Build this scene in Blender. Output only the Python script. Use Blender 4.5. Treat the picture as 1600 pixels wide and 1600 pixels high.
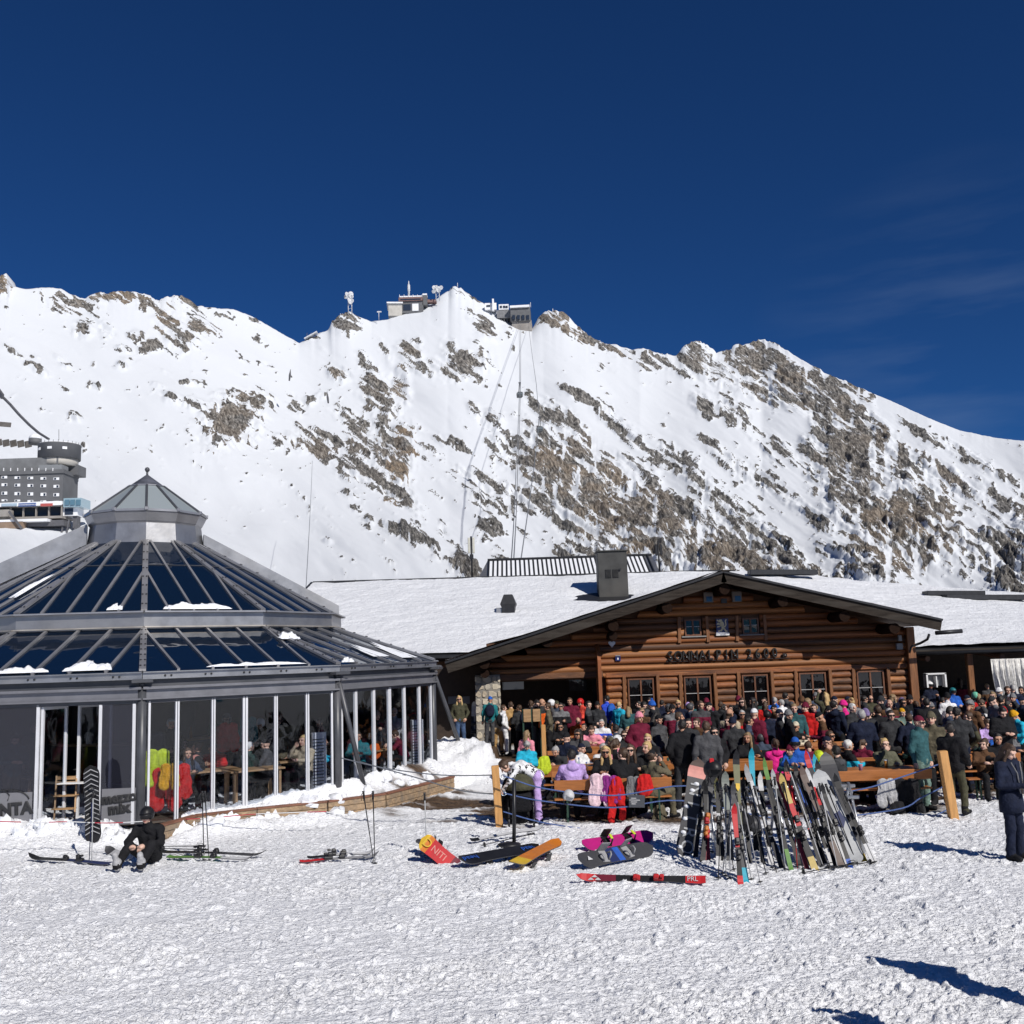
import bpy, math, random
import numpy as np
from mathutils import Vector, Matrix, Euler, Quaternion
random.seed(7)
SC = bpy.context.scene
for o in list(bpy.data.objects): bpy.data.objects.remove(o)
COL = SC.collection
R = math.radians

# ------------------------------------------------------------------ camera
CAMH, FPX, TILT, ROLL = 3.3, 1609.0, R(7.854), 0.03266
cd = bpy.data.cameras.new('camera'); cam = bpy.data.objects.new('camera', cd); COL.objects.link(cam)
cam.rotation_mode = 'QUATERNION'
CM = Matrix.Rotation(R(90) + TILT, 3, 'X') @ Matrix.Rotation(-ROLL, 3, 'Z')
cam.location = (0, 0, CAMH); cam.rotation_quaternion = CM.to_quaternion()
cd.sensor_width = 36; cd.sensor_fit = 'HORIZONTAL'; cd.lens = 36 * FPX / 1600
cd.clip_start = .1; cd.clip_end = 6000
SC.camera = cam
# ------------------------------------------------------------------ light
SUN_EL, SUN_AZ = R(37.0), R(35.0)          # azimuth: behind the camera, 35 degrees to its right
sdir = Vector((math.sin(SUN_AZ) * math.cos(SUN_EL), -math.cos(SUN_AZ) * math.cos(SUN_EL), math.sin(SUN_EL)))
W = bpy.data.worlds.new('World'); SC.world = W; W.use_nodes = True
nt = W.node_tree; nt.nodes.clear()
wo = nt.nodes.new('ShaderNodeOutputWorld'); bg = nt.nodes.new('ShaderNodeBackground')
sky = nt.nodes.new('ShaderNodeTexSky'); sky.sky_type = 'NISHITA'; sky.sun_disc = False
sky.sun_elevation = SUN_EL; sky.sun_rotation = math.pi - SUN_AZ
sky.altitude = 2600; sky.air_density = 1.0; sky.dust_density = 0.0; sky.ozone_density = 6.0
# thin cirrus: a soft streaky veil in the sky itself
tc = nt.nodes.new('ShaderNodeTexCoord'); mp = nt.nodes.new('ShaderNodeMapping')
mp.inputs['Rotation'].default_value = (0, R(16), 0); mp.inputs['Scale'].default_value = (2.4, 2, 15)
nz = nt.nodes.new('ShaderNodeTexNoise'); nz.inputs['Scale'].default_value = 1.4; nz.inputs['Detail'].default_value = 5; nz.inputs['Roughness'].default_value = .55
rp = nt.nodes.new('ShaderNodeValToRGB'); rp.color_ramp.elements[0].position = .47; rp.color_ramp.elements[1].position = .80
rp.color_ramp.elements[1].color = (.16, .16, .16, 1)
mx = nt.nodes.new('ShaderNodeMixRGB'); mx.inputs[2].default_value = (5.0, 6.6, 9.0, 1)
gm = nt.nodes.new('ShaderNodeMixRGB'); gm.blend_type = 'MULTIPLY'; gm.inputs[0].default_value = 1; gm.inputs[2].default_value = (.22, .52, .86, 1)
nt.links.new(tc.outputs['Generated'], mp.inputs['Vector']); nt.links.new(mp.outputs[0], nz.inputs['Vector'])
cv = nt.nodes.new('ShaderNodeVectorMath'); cv.operation = 'DISTANCE'; cdir = (CM @ Vector(((1490 - 800) / FPX, -(548 - 800) / FPX, -1))).normalized(); cv.inputs[1].default_value = cdir
cr_ = nt.nodes.new('ShaderNodeMapRange'); cr_.inputs['From Min'].default_value = .05; cr_.inputs['From Max'].default_value = .18; cr_.inputs['To Min'].default_value = 1; cr_.inputs['To Max'].default_value = .0
cm_ = nt.nodes.new('ShaderNodeMath'); cm_.operation = 'MULTIPLY'
nt.links.new(tc.outputs['Generated'], cv.inputs[0]); nt.links.new(cv.outputs['Value'], cr_.inputs['Value'])
nt.links.new(nz.outputs['Fac'], rp.inputs[0]); nt.links.new(rp.outputs[0], cm_.inputs[0]); nt.links.new(cr_.outputs[0], cm_.inputs[1]); nt.links.new(cm_.outputs[0], mx.inputs[0])
nt.links.new(sky.outputs[0], gm.inputs[1]); nt.links.new(gm.outputs[0], mx.inputs[1])
nt.links.new(mx.outputs[0], bg.inputs[0]); nt.links.new(bg.outputs[0], wo.inputs[0])
bg.inputs[1].default_value = 0.06
sl = bpy.data.lights.new('sun', 'SUN'); so = bpy.data.objects.new('sun', sl); COL.objects.link(so)
sl.energy = 4.4; sl.angle = R(.53); sl.color = (1, .955, .89)
so.rotation_mode = 'QUATERNION'; so.rotation_quaternion = sdir.to_track_quat('Z', 'Y')
SC.view_settings.view_transform = 'Standard'; SC.view_settings.look = 'None'
SC.view_settings.exposure = 0.0; SC.view_settings.gamma = 1; SC.view_settings.use_curve_mapping = False

# ------------------------------------------------------------------ placing
def ray(px, py):
    return CM @ Vector(((px - 800) / FPX, -(py - 800) / FPX, -1))
def at(px, py, Y):
    d = ray(px, py); return Vector((0, 0, CAMH)) + d * (Y / d.y)
def gnd(px, py, z=0.0):
    d = ray(px, py); return Vector((0, 0, CAMH)) + d * ((z - CAMH) / d.z)
# ------------------------------------------------------------------ objects
def tag(o, label=None, cat=None, group=None, kind=None):
    if label: o['label'] = label
    if cat: o['category'] = cat
    if group: o['group'] = group
    if kind: o['kind'] = kind
    return o
def thing(name, label, cat, loc=(0, 0, 0), rz=0.0, group=None):
    o = bpy.data.objects.new(name, None); COL.objects.link(o)
    o.location = loc; o.rotation_euler = (0, 0, rz); o.empty_display_size = .2
    return tag(o, label, cat, group)
def link(name, me, parent=None, loc=None, rot=None, scale=None):
    o = bpy.data.objects.new(name, me); COL.objects.link(o)
    if parent is not None: o.parent = parent
    if loc is not None: o.location = loc
    if rot is not None:
        if isinstance(rot, Quaternion): o.rotation_mode = 'QUATERNION'; o.rotation_quaternion = rot
        else: o.rotation_euler = rot
    if scale is not None: o.scale = scale
    return o
def wloc(o):
    v = Vector((0, 0, 0))
    while o is not None: v = v + Vector(o.location); o = o.parent
    return v
def copy_tree(o, parent=None):
    c = o.copy(); COL.objects.link(c); c.parent = parent
    for ch in list(o.children): copy_tree(ch, c)
    return c
class MB:
    def __init__(s): s.v = []; s.f = []; s.m = []; s.sm = []
    def add(s, vs, fs, mi=0, smooth=False):
        b = len(s.v); s.v += [tuple(p) for p in vs]
        for f in fs: s.f.append(tuple(b + i for i in f)); s.m.append(mi); s.sm.append(smooth)
        return s
    def box(s, c, d, rot=None, mi=0, bev=0.0):
        c = Vector(c); x, y, z = d[0] / 2, d[1] / 2, d[2] / 2
        M = rot if rot is not None else Matrix.Identity(3)
        if isinstance(M, (int, float)): M = Matrix.Rotation(M, 3, 'Z')
        if bev <= 0:
            vs = [c + M @ Vector((sx * x, sy * y, sz * z)) for sz in (-1, 1) for sy in (-1, 1) for sx in (-1, 1)]
            fs = [(0, 2, 3, 1), (4, 5, 7, 6), (0, 1, 5, 4), (2, 6, 7, 3), (0, 4, 6, 2), (1, 3, 7, 5)]
        else:
            b = min(bev, x * .9, y * .9, z * .9); vs = []; idx = {}
            for sx in (-1, 1):
                for sy in (-1, 1):
                    for sz in (-1, 1):
                        for k in range(3):
                            p = [sx * (x - b), sy * (y - b), sz * (z - b)]; p[k] = (sx * x, sy * y, sz * z)[k]
                            idx[(sx, sy, sz, k)] = len(vs); vs.append(c + M @ Vector(p))
            fs = []
            for k in range(3):
                a, e = (k + 1) % 3, (k + 2) % 3
                for sg in (-1, 1):
                    q = []
                    for (u, w) in ((-1, -1), (1, -1), (1, 1), (-1, 1)):
                        t = [0, 0, 0]; t[k] = sg; t[a] = u; t[e] = w; q.append(idx[(t[0], t[1], t[2], k)])
                    fs.append(tuple(q if sg > 0 else q[::-1]))
            for k in range(3):
                a, e = (k + 1) % 3, (k + 2) % 3
                for u in (-1, 1):
                    for w in (-1, 1):
                        t0 = [0] * 3; t0[a] = u; t0[e] = w; t1 = list(t0); t0[k] = -1; t1[k] = 1
                        fs.append((idx[(*t0, a)], idx[(*t1, a)], idx[(*t1, e)], idx[(*t0, e)]))
            for sx in (-1, 1):
                for sy in (-1, 1):
                    for sz in (-1, 1): fs.append(tuple(idx[(sx, sy, sz, k)] for k in range(3)))
        return s.add(vs, fs, mi)
    def bar(s, a, b, w, h, up=(0, 0, 1), mi=0, bev=0.0):
        a, b = Vector(a), Vector(b); d = b - a; L = d.length
        if L < 1e-6: return s
        d.normalize(); up = Vector(up); sd = d.cross(up)
        if sd.length < 1e-4: sd = d.cross(Vector((1, 0, 0)))
        sd.normalize(); u = sd.cross(d)
        M = Matrix((d, sd, u)).transposed()
        return s.box((a + b) / 2, (L, w, h), M, mi, bev)
    def tube(s, pts, r, n=8, mi=0, cap=True, smooth=True):
        pts = [Vector(p) for p in pts]; N = len(pts)
        if not hasattr(r, '__len__'): r = [r] * N
        base = len(s.v); t0 = (pts[1] - pts[0]).normalized()
        ref = Vector((0, 0, 1)) if abs(t0.z) < .9 else Vector((1, 0, 0))
        for i, p in enumerate(pts):
            t = (pts[min(i + 1, N - 1)] - pts[max(i - 1, 0)]).normalized()
            a = t.cross(ref)
            if a.length < 1e-4: a = t.cross(Vector((0, 1, 0)))
            a.normalize(); b = t.cross(a)
            for j in range(n):
                an = 2 * math.pi * j / n
                s.v.append(tuple(p + (a * math.cos(an) + b * math.sin(an)) * r[i]))
        for i in range(N - 1):
            for j in range(n):
                k = (j + 1) % n
                s.f.append((base + i * n + j, base + i * n + k, base + (i + 1) * n + k, base + (i + 1) * n + j)); s.m.append(mi); s.sm.append(smooth)
        if cap:
            s.f.append(tuple(base + j for j in reversed(range(n)))); s.m.append(mi); s.sm.append(False)
            s.f.append(tuple(base + (N - 1) * n + j for j in range(n))); s.m.append(mi); s.sm.append(False)
        return s
    def lathe(s, prof, c=(0, 0, 0), n=16, mi=0, smooth=True, ph=0.0):
        c = Vector(c); base = len(s.v)
        for (r, z) in prof:
            for j in range(n):
                a = ph + 2 * math.pi * j / n; s.v.append((c.x + r * math.cos(a), c.y + r * math.sin(a), c.z + z))
        for i in range(len(prof) - 1):
            for j in range(n):
                k = (j + 1) % n
                s.f.append((base + i * n + j, base + i * n + k, base + (i + 1) * n + k, base + (i + 1) * n + j)); s.m.append(mi); s.sm.append(smooth)
        s.f.append(tuple(base + j for j in reversed(range(n)))); s.m.append(mi); s.sm.append(False)
        s.f.append(tuple(base + (len(prof) - 1) * n + j for j in range(n))); s.m.append(mi); s.sm.append(False)
        return s
    def slab(s, poly, nrm, th, mi=0):
        """a flat polygon given thickness th along nrm"""
        nrm = Vector(nrm).normalized(); n = len(poly); P = [Vector(p) for p in poly]; nw = Vector((0, 0, 0))
        for i in range(n): nw += P[i].cross(P[(i + 1) % n])
        if nw.dot(nrm) * th < 0: P.reverse()
        vs = P + [p + nrm * th for p in P]
        fs = [tuple(reversed(range(n))), tuple(range(n, 2 * n))] + [(i, (i + 1) % n, n + (i + 1) % n, n + i) for i in range(n)]
        return s.add(vs, fs, mi)
    def mesh(s, name, mats, off=None):
        me = bpy.data.meshes.new(name)
        v = s.v if off is None else [(p[0] - off[0], p[1] - off[1], p[2] - off[2]) for p in s.v]
        me.from_pydata(v, [], s.f)
        for m in (mats if isinstance(mats, (list, tuple)) else [mats]): me.materials.append(m)
        me.polygons.foreach_set('material_index', s.m); me.polygons.foreach_set('use_smooth', s.sm)
        me.update(); return me
    def build(s, name, mats, parent=None, world=True):
        """world=True: the coordinates are world coordinates (the parent chain is not rotated)"""
        off = wloc(parent) if (parent is not None and world) else None
        return link(name, s.mesh(name, mats, off), parent)
def np_mesh(name, V, Q, mats, mi=None, smooth=True):
    me = bpy.data.meshes.new(name); V = np.asarray(V, np.float32); Q = np.asarray(Q, np.int32)
    me.vertices.add(len(V)); me.vertices.foreach_set('co', V.ravel())
    k = Q.shape[1]; me.loops.add(Q.size); me.loops.foreach_set('vertex_index', Q.ravel())
    me.polygons.add(len(Q)); me.polygons.foreach_set('loop_start', np.arange(0, Q.size, k, dtype=np.int32))
    me.polygons.foreach_set('use_smooth', np.full(len(Q), smooth))
    for m in (mats if isinstance(mats, (list, tuple)) else [mats]): me.materials.append(m)
    if mi is not None: me.polygons.foreach_set('material_index', np.asarray(mi, np.int32))
    me.update(calc_edges=True); me.validate(); return me
def text_mesh(s, size=1.0, ext=.01, mat=None, bev=0.0, sp=1.0):
    c = bpy.data.curves.new('t', 'FONT'); c.body = s; c.size = size; c.extrude = ext; c.bevel_depth = bev
    c.align_x = 'CENTER'; c.align_y = 'CENTER'; c.space_character = sp; c.resolution_u = 3
    o = bpy.data.objects.new('t', c); COL.objects.link(o)
    dg = bpy.context.evaluated_depsgraph_get(); me = bpy.data.meshes.new_from_object(o.evaluated_get(dg))
    bpy.data.objects.remove(o); bpy.data.curves.remove(c)
    me.materials.clear()
    if mat: me.materials.append(mat)
    return me
# ------------------------------------------------------------------ noise (numpy)
_rng = np.random.RandomState(11); _T = _rng.rand(512, 512).astype(np.float32)
def vnoise(x, y):
    xi = np.floor(x).astype(np.int64); yi = np.floor(y).astype(np.int64); fx = x - xi; fy = y - yi
    fx = fx * fx * (3 - 2 * fx); fy = fy * fy * (3 - 2 * fy)
    a = _T[xi & 511, yi & 511]; b = _T[(xi + 1) & 511, yi & 511]; c = _T[xi & 511, (yi + 1) & 511]; d = _T[(xi + 1) & 511, (yi + 1) & 511]
    return (a * (1 - fx) + b * fx) * (1 - fy) + (c * (1 - fx) + d * fx) * fy
def fbm(x, y, oct=4, gain=.5, lac=2.03):
    t = 0; a = 1; n = 0
    for i in range(oct):
        t = t + a * vnoise(x + 17.3 * i, y + 9.1 * i); n += a; a *= gain; x = x * lac; y = y * lac
    return t / n
def ridged(x, y, oct=4):
    t = 0; a = 1; n = 0
    for i in range(oct):
        t = t + a * (1 - np.abs(2 * vnoise(x + 31.7 * i, y + 5.3 * i) - 1)); n += a; a *= .5; x = x * 2.1; y = y * 2.1
    return t / n
def sstep(a, b, x):
    t = np.clip((x - a) / (b - a), 0, 1); return t * t * (3 - 2 * t)
# ------------------------------------------------------------------ materials
MATS = {}
def mat(name, col=(.5, .5, .5), rough=.6, metal=0.0, var=.12, scale=6.0, bump=0.0, bscale=40.0, spec=.5, stretch=(1, 1, 1), coat=0.0, dirt=None):
    """principled with a noise-driven colour variation and optional bump"""
    if name in MATS: return MATS[name]
    m = bpy.data.materials.new(name); m.use_nodes = True; MATS[name] = m
    t = m.node_tree; b = t.nodes['Principled BSDF']
    b.inputs['Roughness'].default_value = rough; b.inputs['Metallic'].default_value = metal
    b.inputs['Specular IOR Level'].default_value = spec; b.inputs['Coat Weight'].default_value = coat
    m.diffuse_color = (*col, 1)
    tcn = t.nodes.new('ShaderNodeTexCoord'); mpn = t.nodes.new('ShaderNodeMapping'); mpn.inputs['Scale'].default_value = stretch
    n = t.nodes.new('ShaderNodeTexNoise'); n.inputs['Scale'].default_value = scale; n.inputs['Detail'].default_value = 5; n.inputs['Roughness'].default_value = .6
    t.links.new(tcn.outputs['Object'], mpn.inputs[0]); t.links.new(mpn.outputs[0], n.inputs['Vector'])
    r = t.nodes.new('ShaderNodeValToRGB'); e = r.color_ramp.elements
    e[0].position = .3; e[1].position = .7
    e[0].color = (*[max(0, c * (1 - var)) for c in col], 1); e[1].color = (*[min(1, c * (1 + var)) for c in col], 1)
    t.links.new(n.outputs['Fac'], r.inputs[0]); out = r.outputs[0]
    if dirt:
        n3 = t.nodes.new('ShaderNodeTexNoise'); n3.inputs['Scale'].default_value = scale * .35; n3.inputs['Detail'].default_value = 7
        t.links.new(mpn.outputs[0], n3.inputs['Vector'])
        r3 = t.nodes.new('ShaderNodeValToRGB'); r3.color_ramp.elements[0].position = .45; r3.color_ramp.elements[1].position = .72
        t.links.new(n3.outputs['Fac'], r3.inputs[0]); mm = t.nodes.new('ShaderNodeMixRGB'); mm.inputs[2].default_value = (*dirt, 1)
        t.links.new(r3.outputs[0], mm.inputs[0]); t.links.new(out, mm.inputs[1]); out = mm.outputs[0]
    t.links.new(out, b.inputs['Base Color'])
    if bump > 0:
        n2 = t.nodes.new('ShaderNodeTexNoise'); n2.inputs['Scale'].default_value = bscale; n2.inputs['Detail'].default_value = 4
        t.links.new(mpn.outputs[0], n2.inputs['Vector'])
        bp = t.nodes.new('ShaderNodeBump'); bp.inputs['Strength'].default_value = bump; bp.inputs['Distance'].default_value = .02
        t.links.new(n2.outputs['Fac'], bp.inputs['Height']); t.links.new(bp.outputs[0], b.inputs['Normal'])
    return m
def cloth(name, col): return mat('cloth_' + name, col, rough=.85, var=.3, scale=9, bump=.9, bscale=22, spec=.2)
def gloss(name, col): return mat('gloss_' + name, col, rough=.42, var=.1, scale=14, spec=.25, dirt=tuple(min(1, c * .75 + .012) for c in col))
def glass(name, tint=(.8, .85, .9), refl=1.0, base=None, rough=.02):
    """clear pane: tinted see-through plus mirror reflection growing to grazing angles"""
    if name in MATS: return MATS[name]
    m = bpy.data.materials.new(name); m.use_nodes = True; MATS[name] = m; t = m.node_tree; t.nodes.clear()
    o = t.nodes.new('ShaderNodeOutputMaterial'); mixn = t.nodes.new('ShaderNodeMixShader')
    tr = t.nodes.new('ShaderNodeBsdfTransparent'); tr.inputs[0].default_value = (*tint, 1)
    gl = t.nodes.new('ShaderNodeBsdfGlossy'); gl.inputs['Roughness'].default_value = rough; gl.inputs[0].default_value = (refl, refl, refl, 1)
    fr = t.nodes.new('ShaderNodeFresnel'); ge = t.nodes.new('ShaderNodeNewGeometry'); mi_ = t.nodes.new('ShaderNodeMapRange'); mi_.inputs['To Min'].default_value = 1.52; mi_.inputs['To Max'].default_value = 1 / 1.52
    t.links.new(ge.outputs['Backfacing'], mi_.inputs['Value']); t.links.new(mi_.outputs[0], fr.inputs[0])
    ma = t.nodes.new('ShaderNodeMath'); ma.operation = 'MULTIPLY_ADD'; ma.inputs[1].default_value = 1.0; ma.inputs[2].default_value = 0.0; ma.use_clamp = True
    n = t.nodes.new('ShaderNodeTexNoise'); n.inputs['Scale'].default_value = 1.2; n.inputs['Detail'].default_value = 2
    bp = t.nodes.new('ShaderNodeBump'); bp.inputs['Strength'].default_value = .06; bp.inputs['Distance'].default_value = .3
    tcn = t.nodes.new('ShaderNodeTexCoord'); t.links.new(tcn.outputs['Object'], n.inputs['Vector'])
    t.links.new(n.outputs['Fac'], bp.inputs['Height']); t.links.new(bp.outputs[0], gl.inputs['Normal'])
    t.links.new(fr.outputs[0], ma.inputs[0]); t.links.new(ma.outputs[0], mixn.inputs[0])
    if base is not None:
        df = t.nodes.new('ShaderNodeBsdfDiffuse'); df.inputs[0].default_value = (*base[:3], 1)
        m2 = t.nodes.new('ShaderNodeMixShader'); m2.inputs[0].default_value = base[3]
        t.links.new(tr.outputs[0], m2.inputs[1]); t.links.new(df.outputs[0], m2.inputs[2]); t.links.new(m2.outputs[0], mixn.inputs[1])
    else: t.links.new(tr.outputs[0], mixn.inputs[1])
    t.links.new(gl.outputs[0], mixn.inputs[2]); t.links.new(mixn.outputs[0], o.inputs[0])
    return m
def snow_mat(name, bs=(14, 60), st=(.6, .5), col=(.82, .84, .88), dist=.05):
    if name in MATS: return MATS[name]
    m = mat(name, col, rough=.75, var=.03, scale=1.5, spec=.3); t = m.node_tree; b = t.nodes['Principled BSDF']
    tcn = t.nodes.new('ShaderNodeTexCoord'); prev = None
    for s_, k in zip(bs, st):
        n = t.nodes.new('ShaderNodeTexNoise'); n.inputs['Scale'].default_value = s_; n.inputs['Detail'].default_value = 5; n.inputs['Roughness'].default_value = .65
        t.links.new(tcn.outputs['Object'], n.inputs['Vector'])
        bp = t.nodes.new('ShaderNodeBump'); bp.inputs['Strength'].default_value = k; bp.inputs['Distance'].default_value = dist * bs[0] / s_
        t.links.new(n.outputs['Fac'], bp.inputs['Height'])
        if prev: t.links.new(prev.outputs[0], bp.inputs['Normal'])
        prev = bp
    t.links.new(prev.outputs[0], b.inputs['Normal']); return m
SNOW = snow_mat('snow')
BLACK = mat('black_plastic', (.012, .012, .014), rough=.45)
STEEL = mat('steel', (.42, .43, .45), rough=.32, metal=.9, var=.15, scale=5, dirt=(.3, .3, .32))
# ================================================================== GROUND
PC = Vector((-10.04, 28.0, 0)); PHI = R(19.53)
def pv(k, r, z):
    a = PHI + R(30) * k; return Vector((PC.x + r * math.sin(a), PC.y - r * math.cos(a), z))
EDGE = [(-40, 18.5), (-12, 18.5), (-8.2, 18.7), (-7.3, 19.6), (-6.45, 20.95), (-5.39, 21.51), (-4.09, 22.21), (-3.0, 23.14), (-1.77, 25.7), (-1.28, 26.92), (-.7, 28.3), (-.7, 60)]
def seg_sd(X, Y, P):
    best = np.full(X.shape, 1e9); sg = np.zeros(X.shape)
    for (ax, ay), (bx, by) in zip(P[:-1], P[1:]):
        dx, dy = bx - ax, by - ay; L = dx * dx + dy * dy
        t = np.clip(((X - ax) * dx + (Y - ay) * dy) / L, 0, 1)
        d = np.hypot(X - ax - t * dx, Y - ay - t * dy); s = np.where(dx * (Y - ay) - dy * (X - ax) > 0, 1, -1)
        u = d < best - 1e-9; sg = np.where(u, s, sg); best = np.where(u, d, best)
    return best * sg
def mud_mask(X, Y):
    e = sstep(-.35, .5, Y - (20.35 + .25 * np.sin(X * 1.3) + .3 * (fbm(X * .8, Y * .8, 3) - .5) + np.where(X < -.6, .5 + (-.6 - X) * .55, 0)))
    e = e * sstep(9.2, 8.0, X + (fbm(X * .7, Y * .7 + 40, 3) - .5) * 2 - np.maximum(Y - 22, 0) * 3) * sstep(-3.6, -2.6, X)
    n = fbm(X * .55, Y * 2.1, 4)
    hp = np.exp(-(((X + 1.0) / 1.9) ** 2 + ((Y - 28.3) / 2.6) ** 2))
    return e * sstep(.36, .52, n + .12 * sstep(21.2, 23.5, Y) - hp * .9 - .12 * sstep(.2, -1.2, X))
def ground_h(X, Y, fine=True):
    sd = seg_sd(X, Y, EDGE)
    w = np.where(X < -6.7, 1.75, .07)
    h = .33 * sstep(0, 1, sd / w)
    apo = 8.065 * math.cos(R(15)); dw = np.full(X.shape, -1e9)
    for k in range(12):
        a = PHI + R(30) * k + R(15); dw = np.maximum(dw, (X - PC.x) * math.sin(a) - (Y - PC.y) * math.cos(a) - apo)
    near = np.exp(-np.maximum(dw, 0) / .55) * (sd > 0) * sstep(-.5, -.05, dw)
    right = sstep(-8, -3, X)
    h = h + near * (.10 + .26 * right + .22 * (fbm(X * 3.1, Y * 3.1, 3) - .45)) * sstep(0, .5, sd)
    for cx, cy, r, a in ((-1.35, 29.0, .9, .50), (-.6, 28.0, .75, .34), (-.25, 27.2, .6, .2), (-1.9, 28.2, .9, .3), (-1.1, 27.4, .5, .2)):
        q = np.exp(-(((X - cx) / r) ** 2 + ((Y - cy) / r) ** 2)); h = h + a * q * (.65 + .9 * (fbm(X * 2.7, Y * 2.7, 4)) * .8)
    # snow thrown up in front of the terrace edge
    bank = np.exp(-((sd + .35) / .35) ** 2) * sstep(-6.9, -6.2, X) * (.45 + .55 * sstep(-3.6, -4.4, X)) * sstep(27.5, 26, Y)
    h = h + bank * .24 * (.6 + .8 * fbm(X * 2.3, Y * 2.3, 3))
    mud = mud_mask(X, Y)
    far = 1 - .75 * sstep(30, 60, Y)
    h = h + far * (.22 * (fbm(X * .22, Y * .22, 3) - .5) * sstep(3, 8, Y) * sstep(19.5, 15.5, Y))
    # ploughed, boot-trampled crust: lumps, chunks and fine crumbs
    tr = .55 + .45 * sstep(.35, .6, fbm(X * .7, Y * 1.8, 3))
    h = h + far * tr * (.045 * (fbm(X * 1.8, Y * 3.6, 3) - .5) + .030 * (ridged(X * 6.5, Y * 10.5, 2) - .6))
    if fine:
        for (tx, ty, ang, wd, dp, cv) in TRACKS:
            q = (X - tx) * math.cos(ang) - (Y - ty) * math.sin(ang) + cv * ((X - tx) * math.sin(ang) + (Y - ty) * math.cos(ang)) ** 2
            h = h - dp * (np.exp(-(q / wd) ** 2) + .8 * np.exp(-((q - .32) / wd) ** 2)) * sstep(.3, .5, fbm(X * .35 + tx, Y * .35, 2)) * sstep(20, 18.5, Y)
            tr = tr * (1 - .5 * np.exp(-((q - .16) / .3) ** 2) * sstep(20, 18.5, Y))
        l = vnoise(X * 15 + 5, Y * 21); h = h + far * tr * (.024 * sstep(.45, .85, l) + .028 * (vnoise(X * 31, Y * 39) - .5) + .024 * (vnoise(X * 56, Y * 62) - .5))
        ck = vnoise(X * 7.2 + 40, Y * 8.4); h = h + far * .04 * sstep(.8, .95, ck)
    return h * (1 - .0 * mud) - mud * (.02 + .015 * fbm(X * 3, Y * 3, 2)), mud
TRACKS = [(-3.5, 12, R(62), .05, .012, .004), (1.5, 13, R(74), .05, .013, -.006), (-1, 14.6, R(84), .05, .012, .003), (3.6, 11.4, R(-62), .05, .012, .01), (0, 10.6, R(80), .05, .012, .006)]
def ground_z(x, y):
    return float(ground_h(np.array([float(x)]), np.array([float(y)]), False)[0][0])
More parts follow.
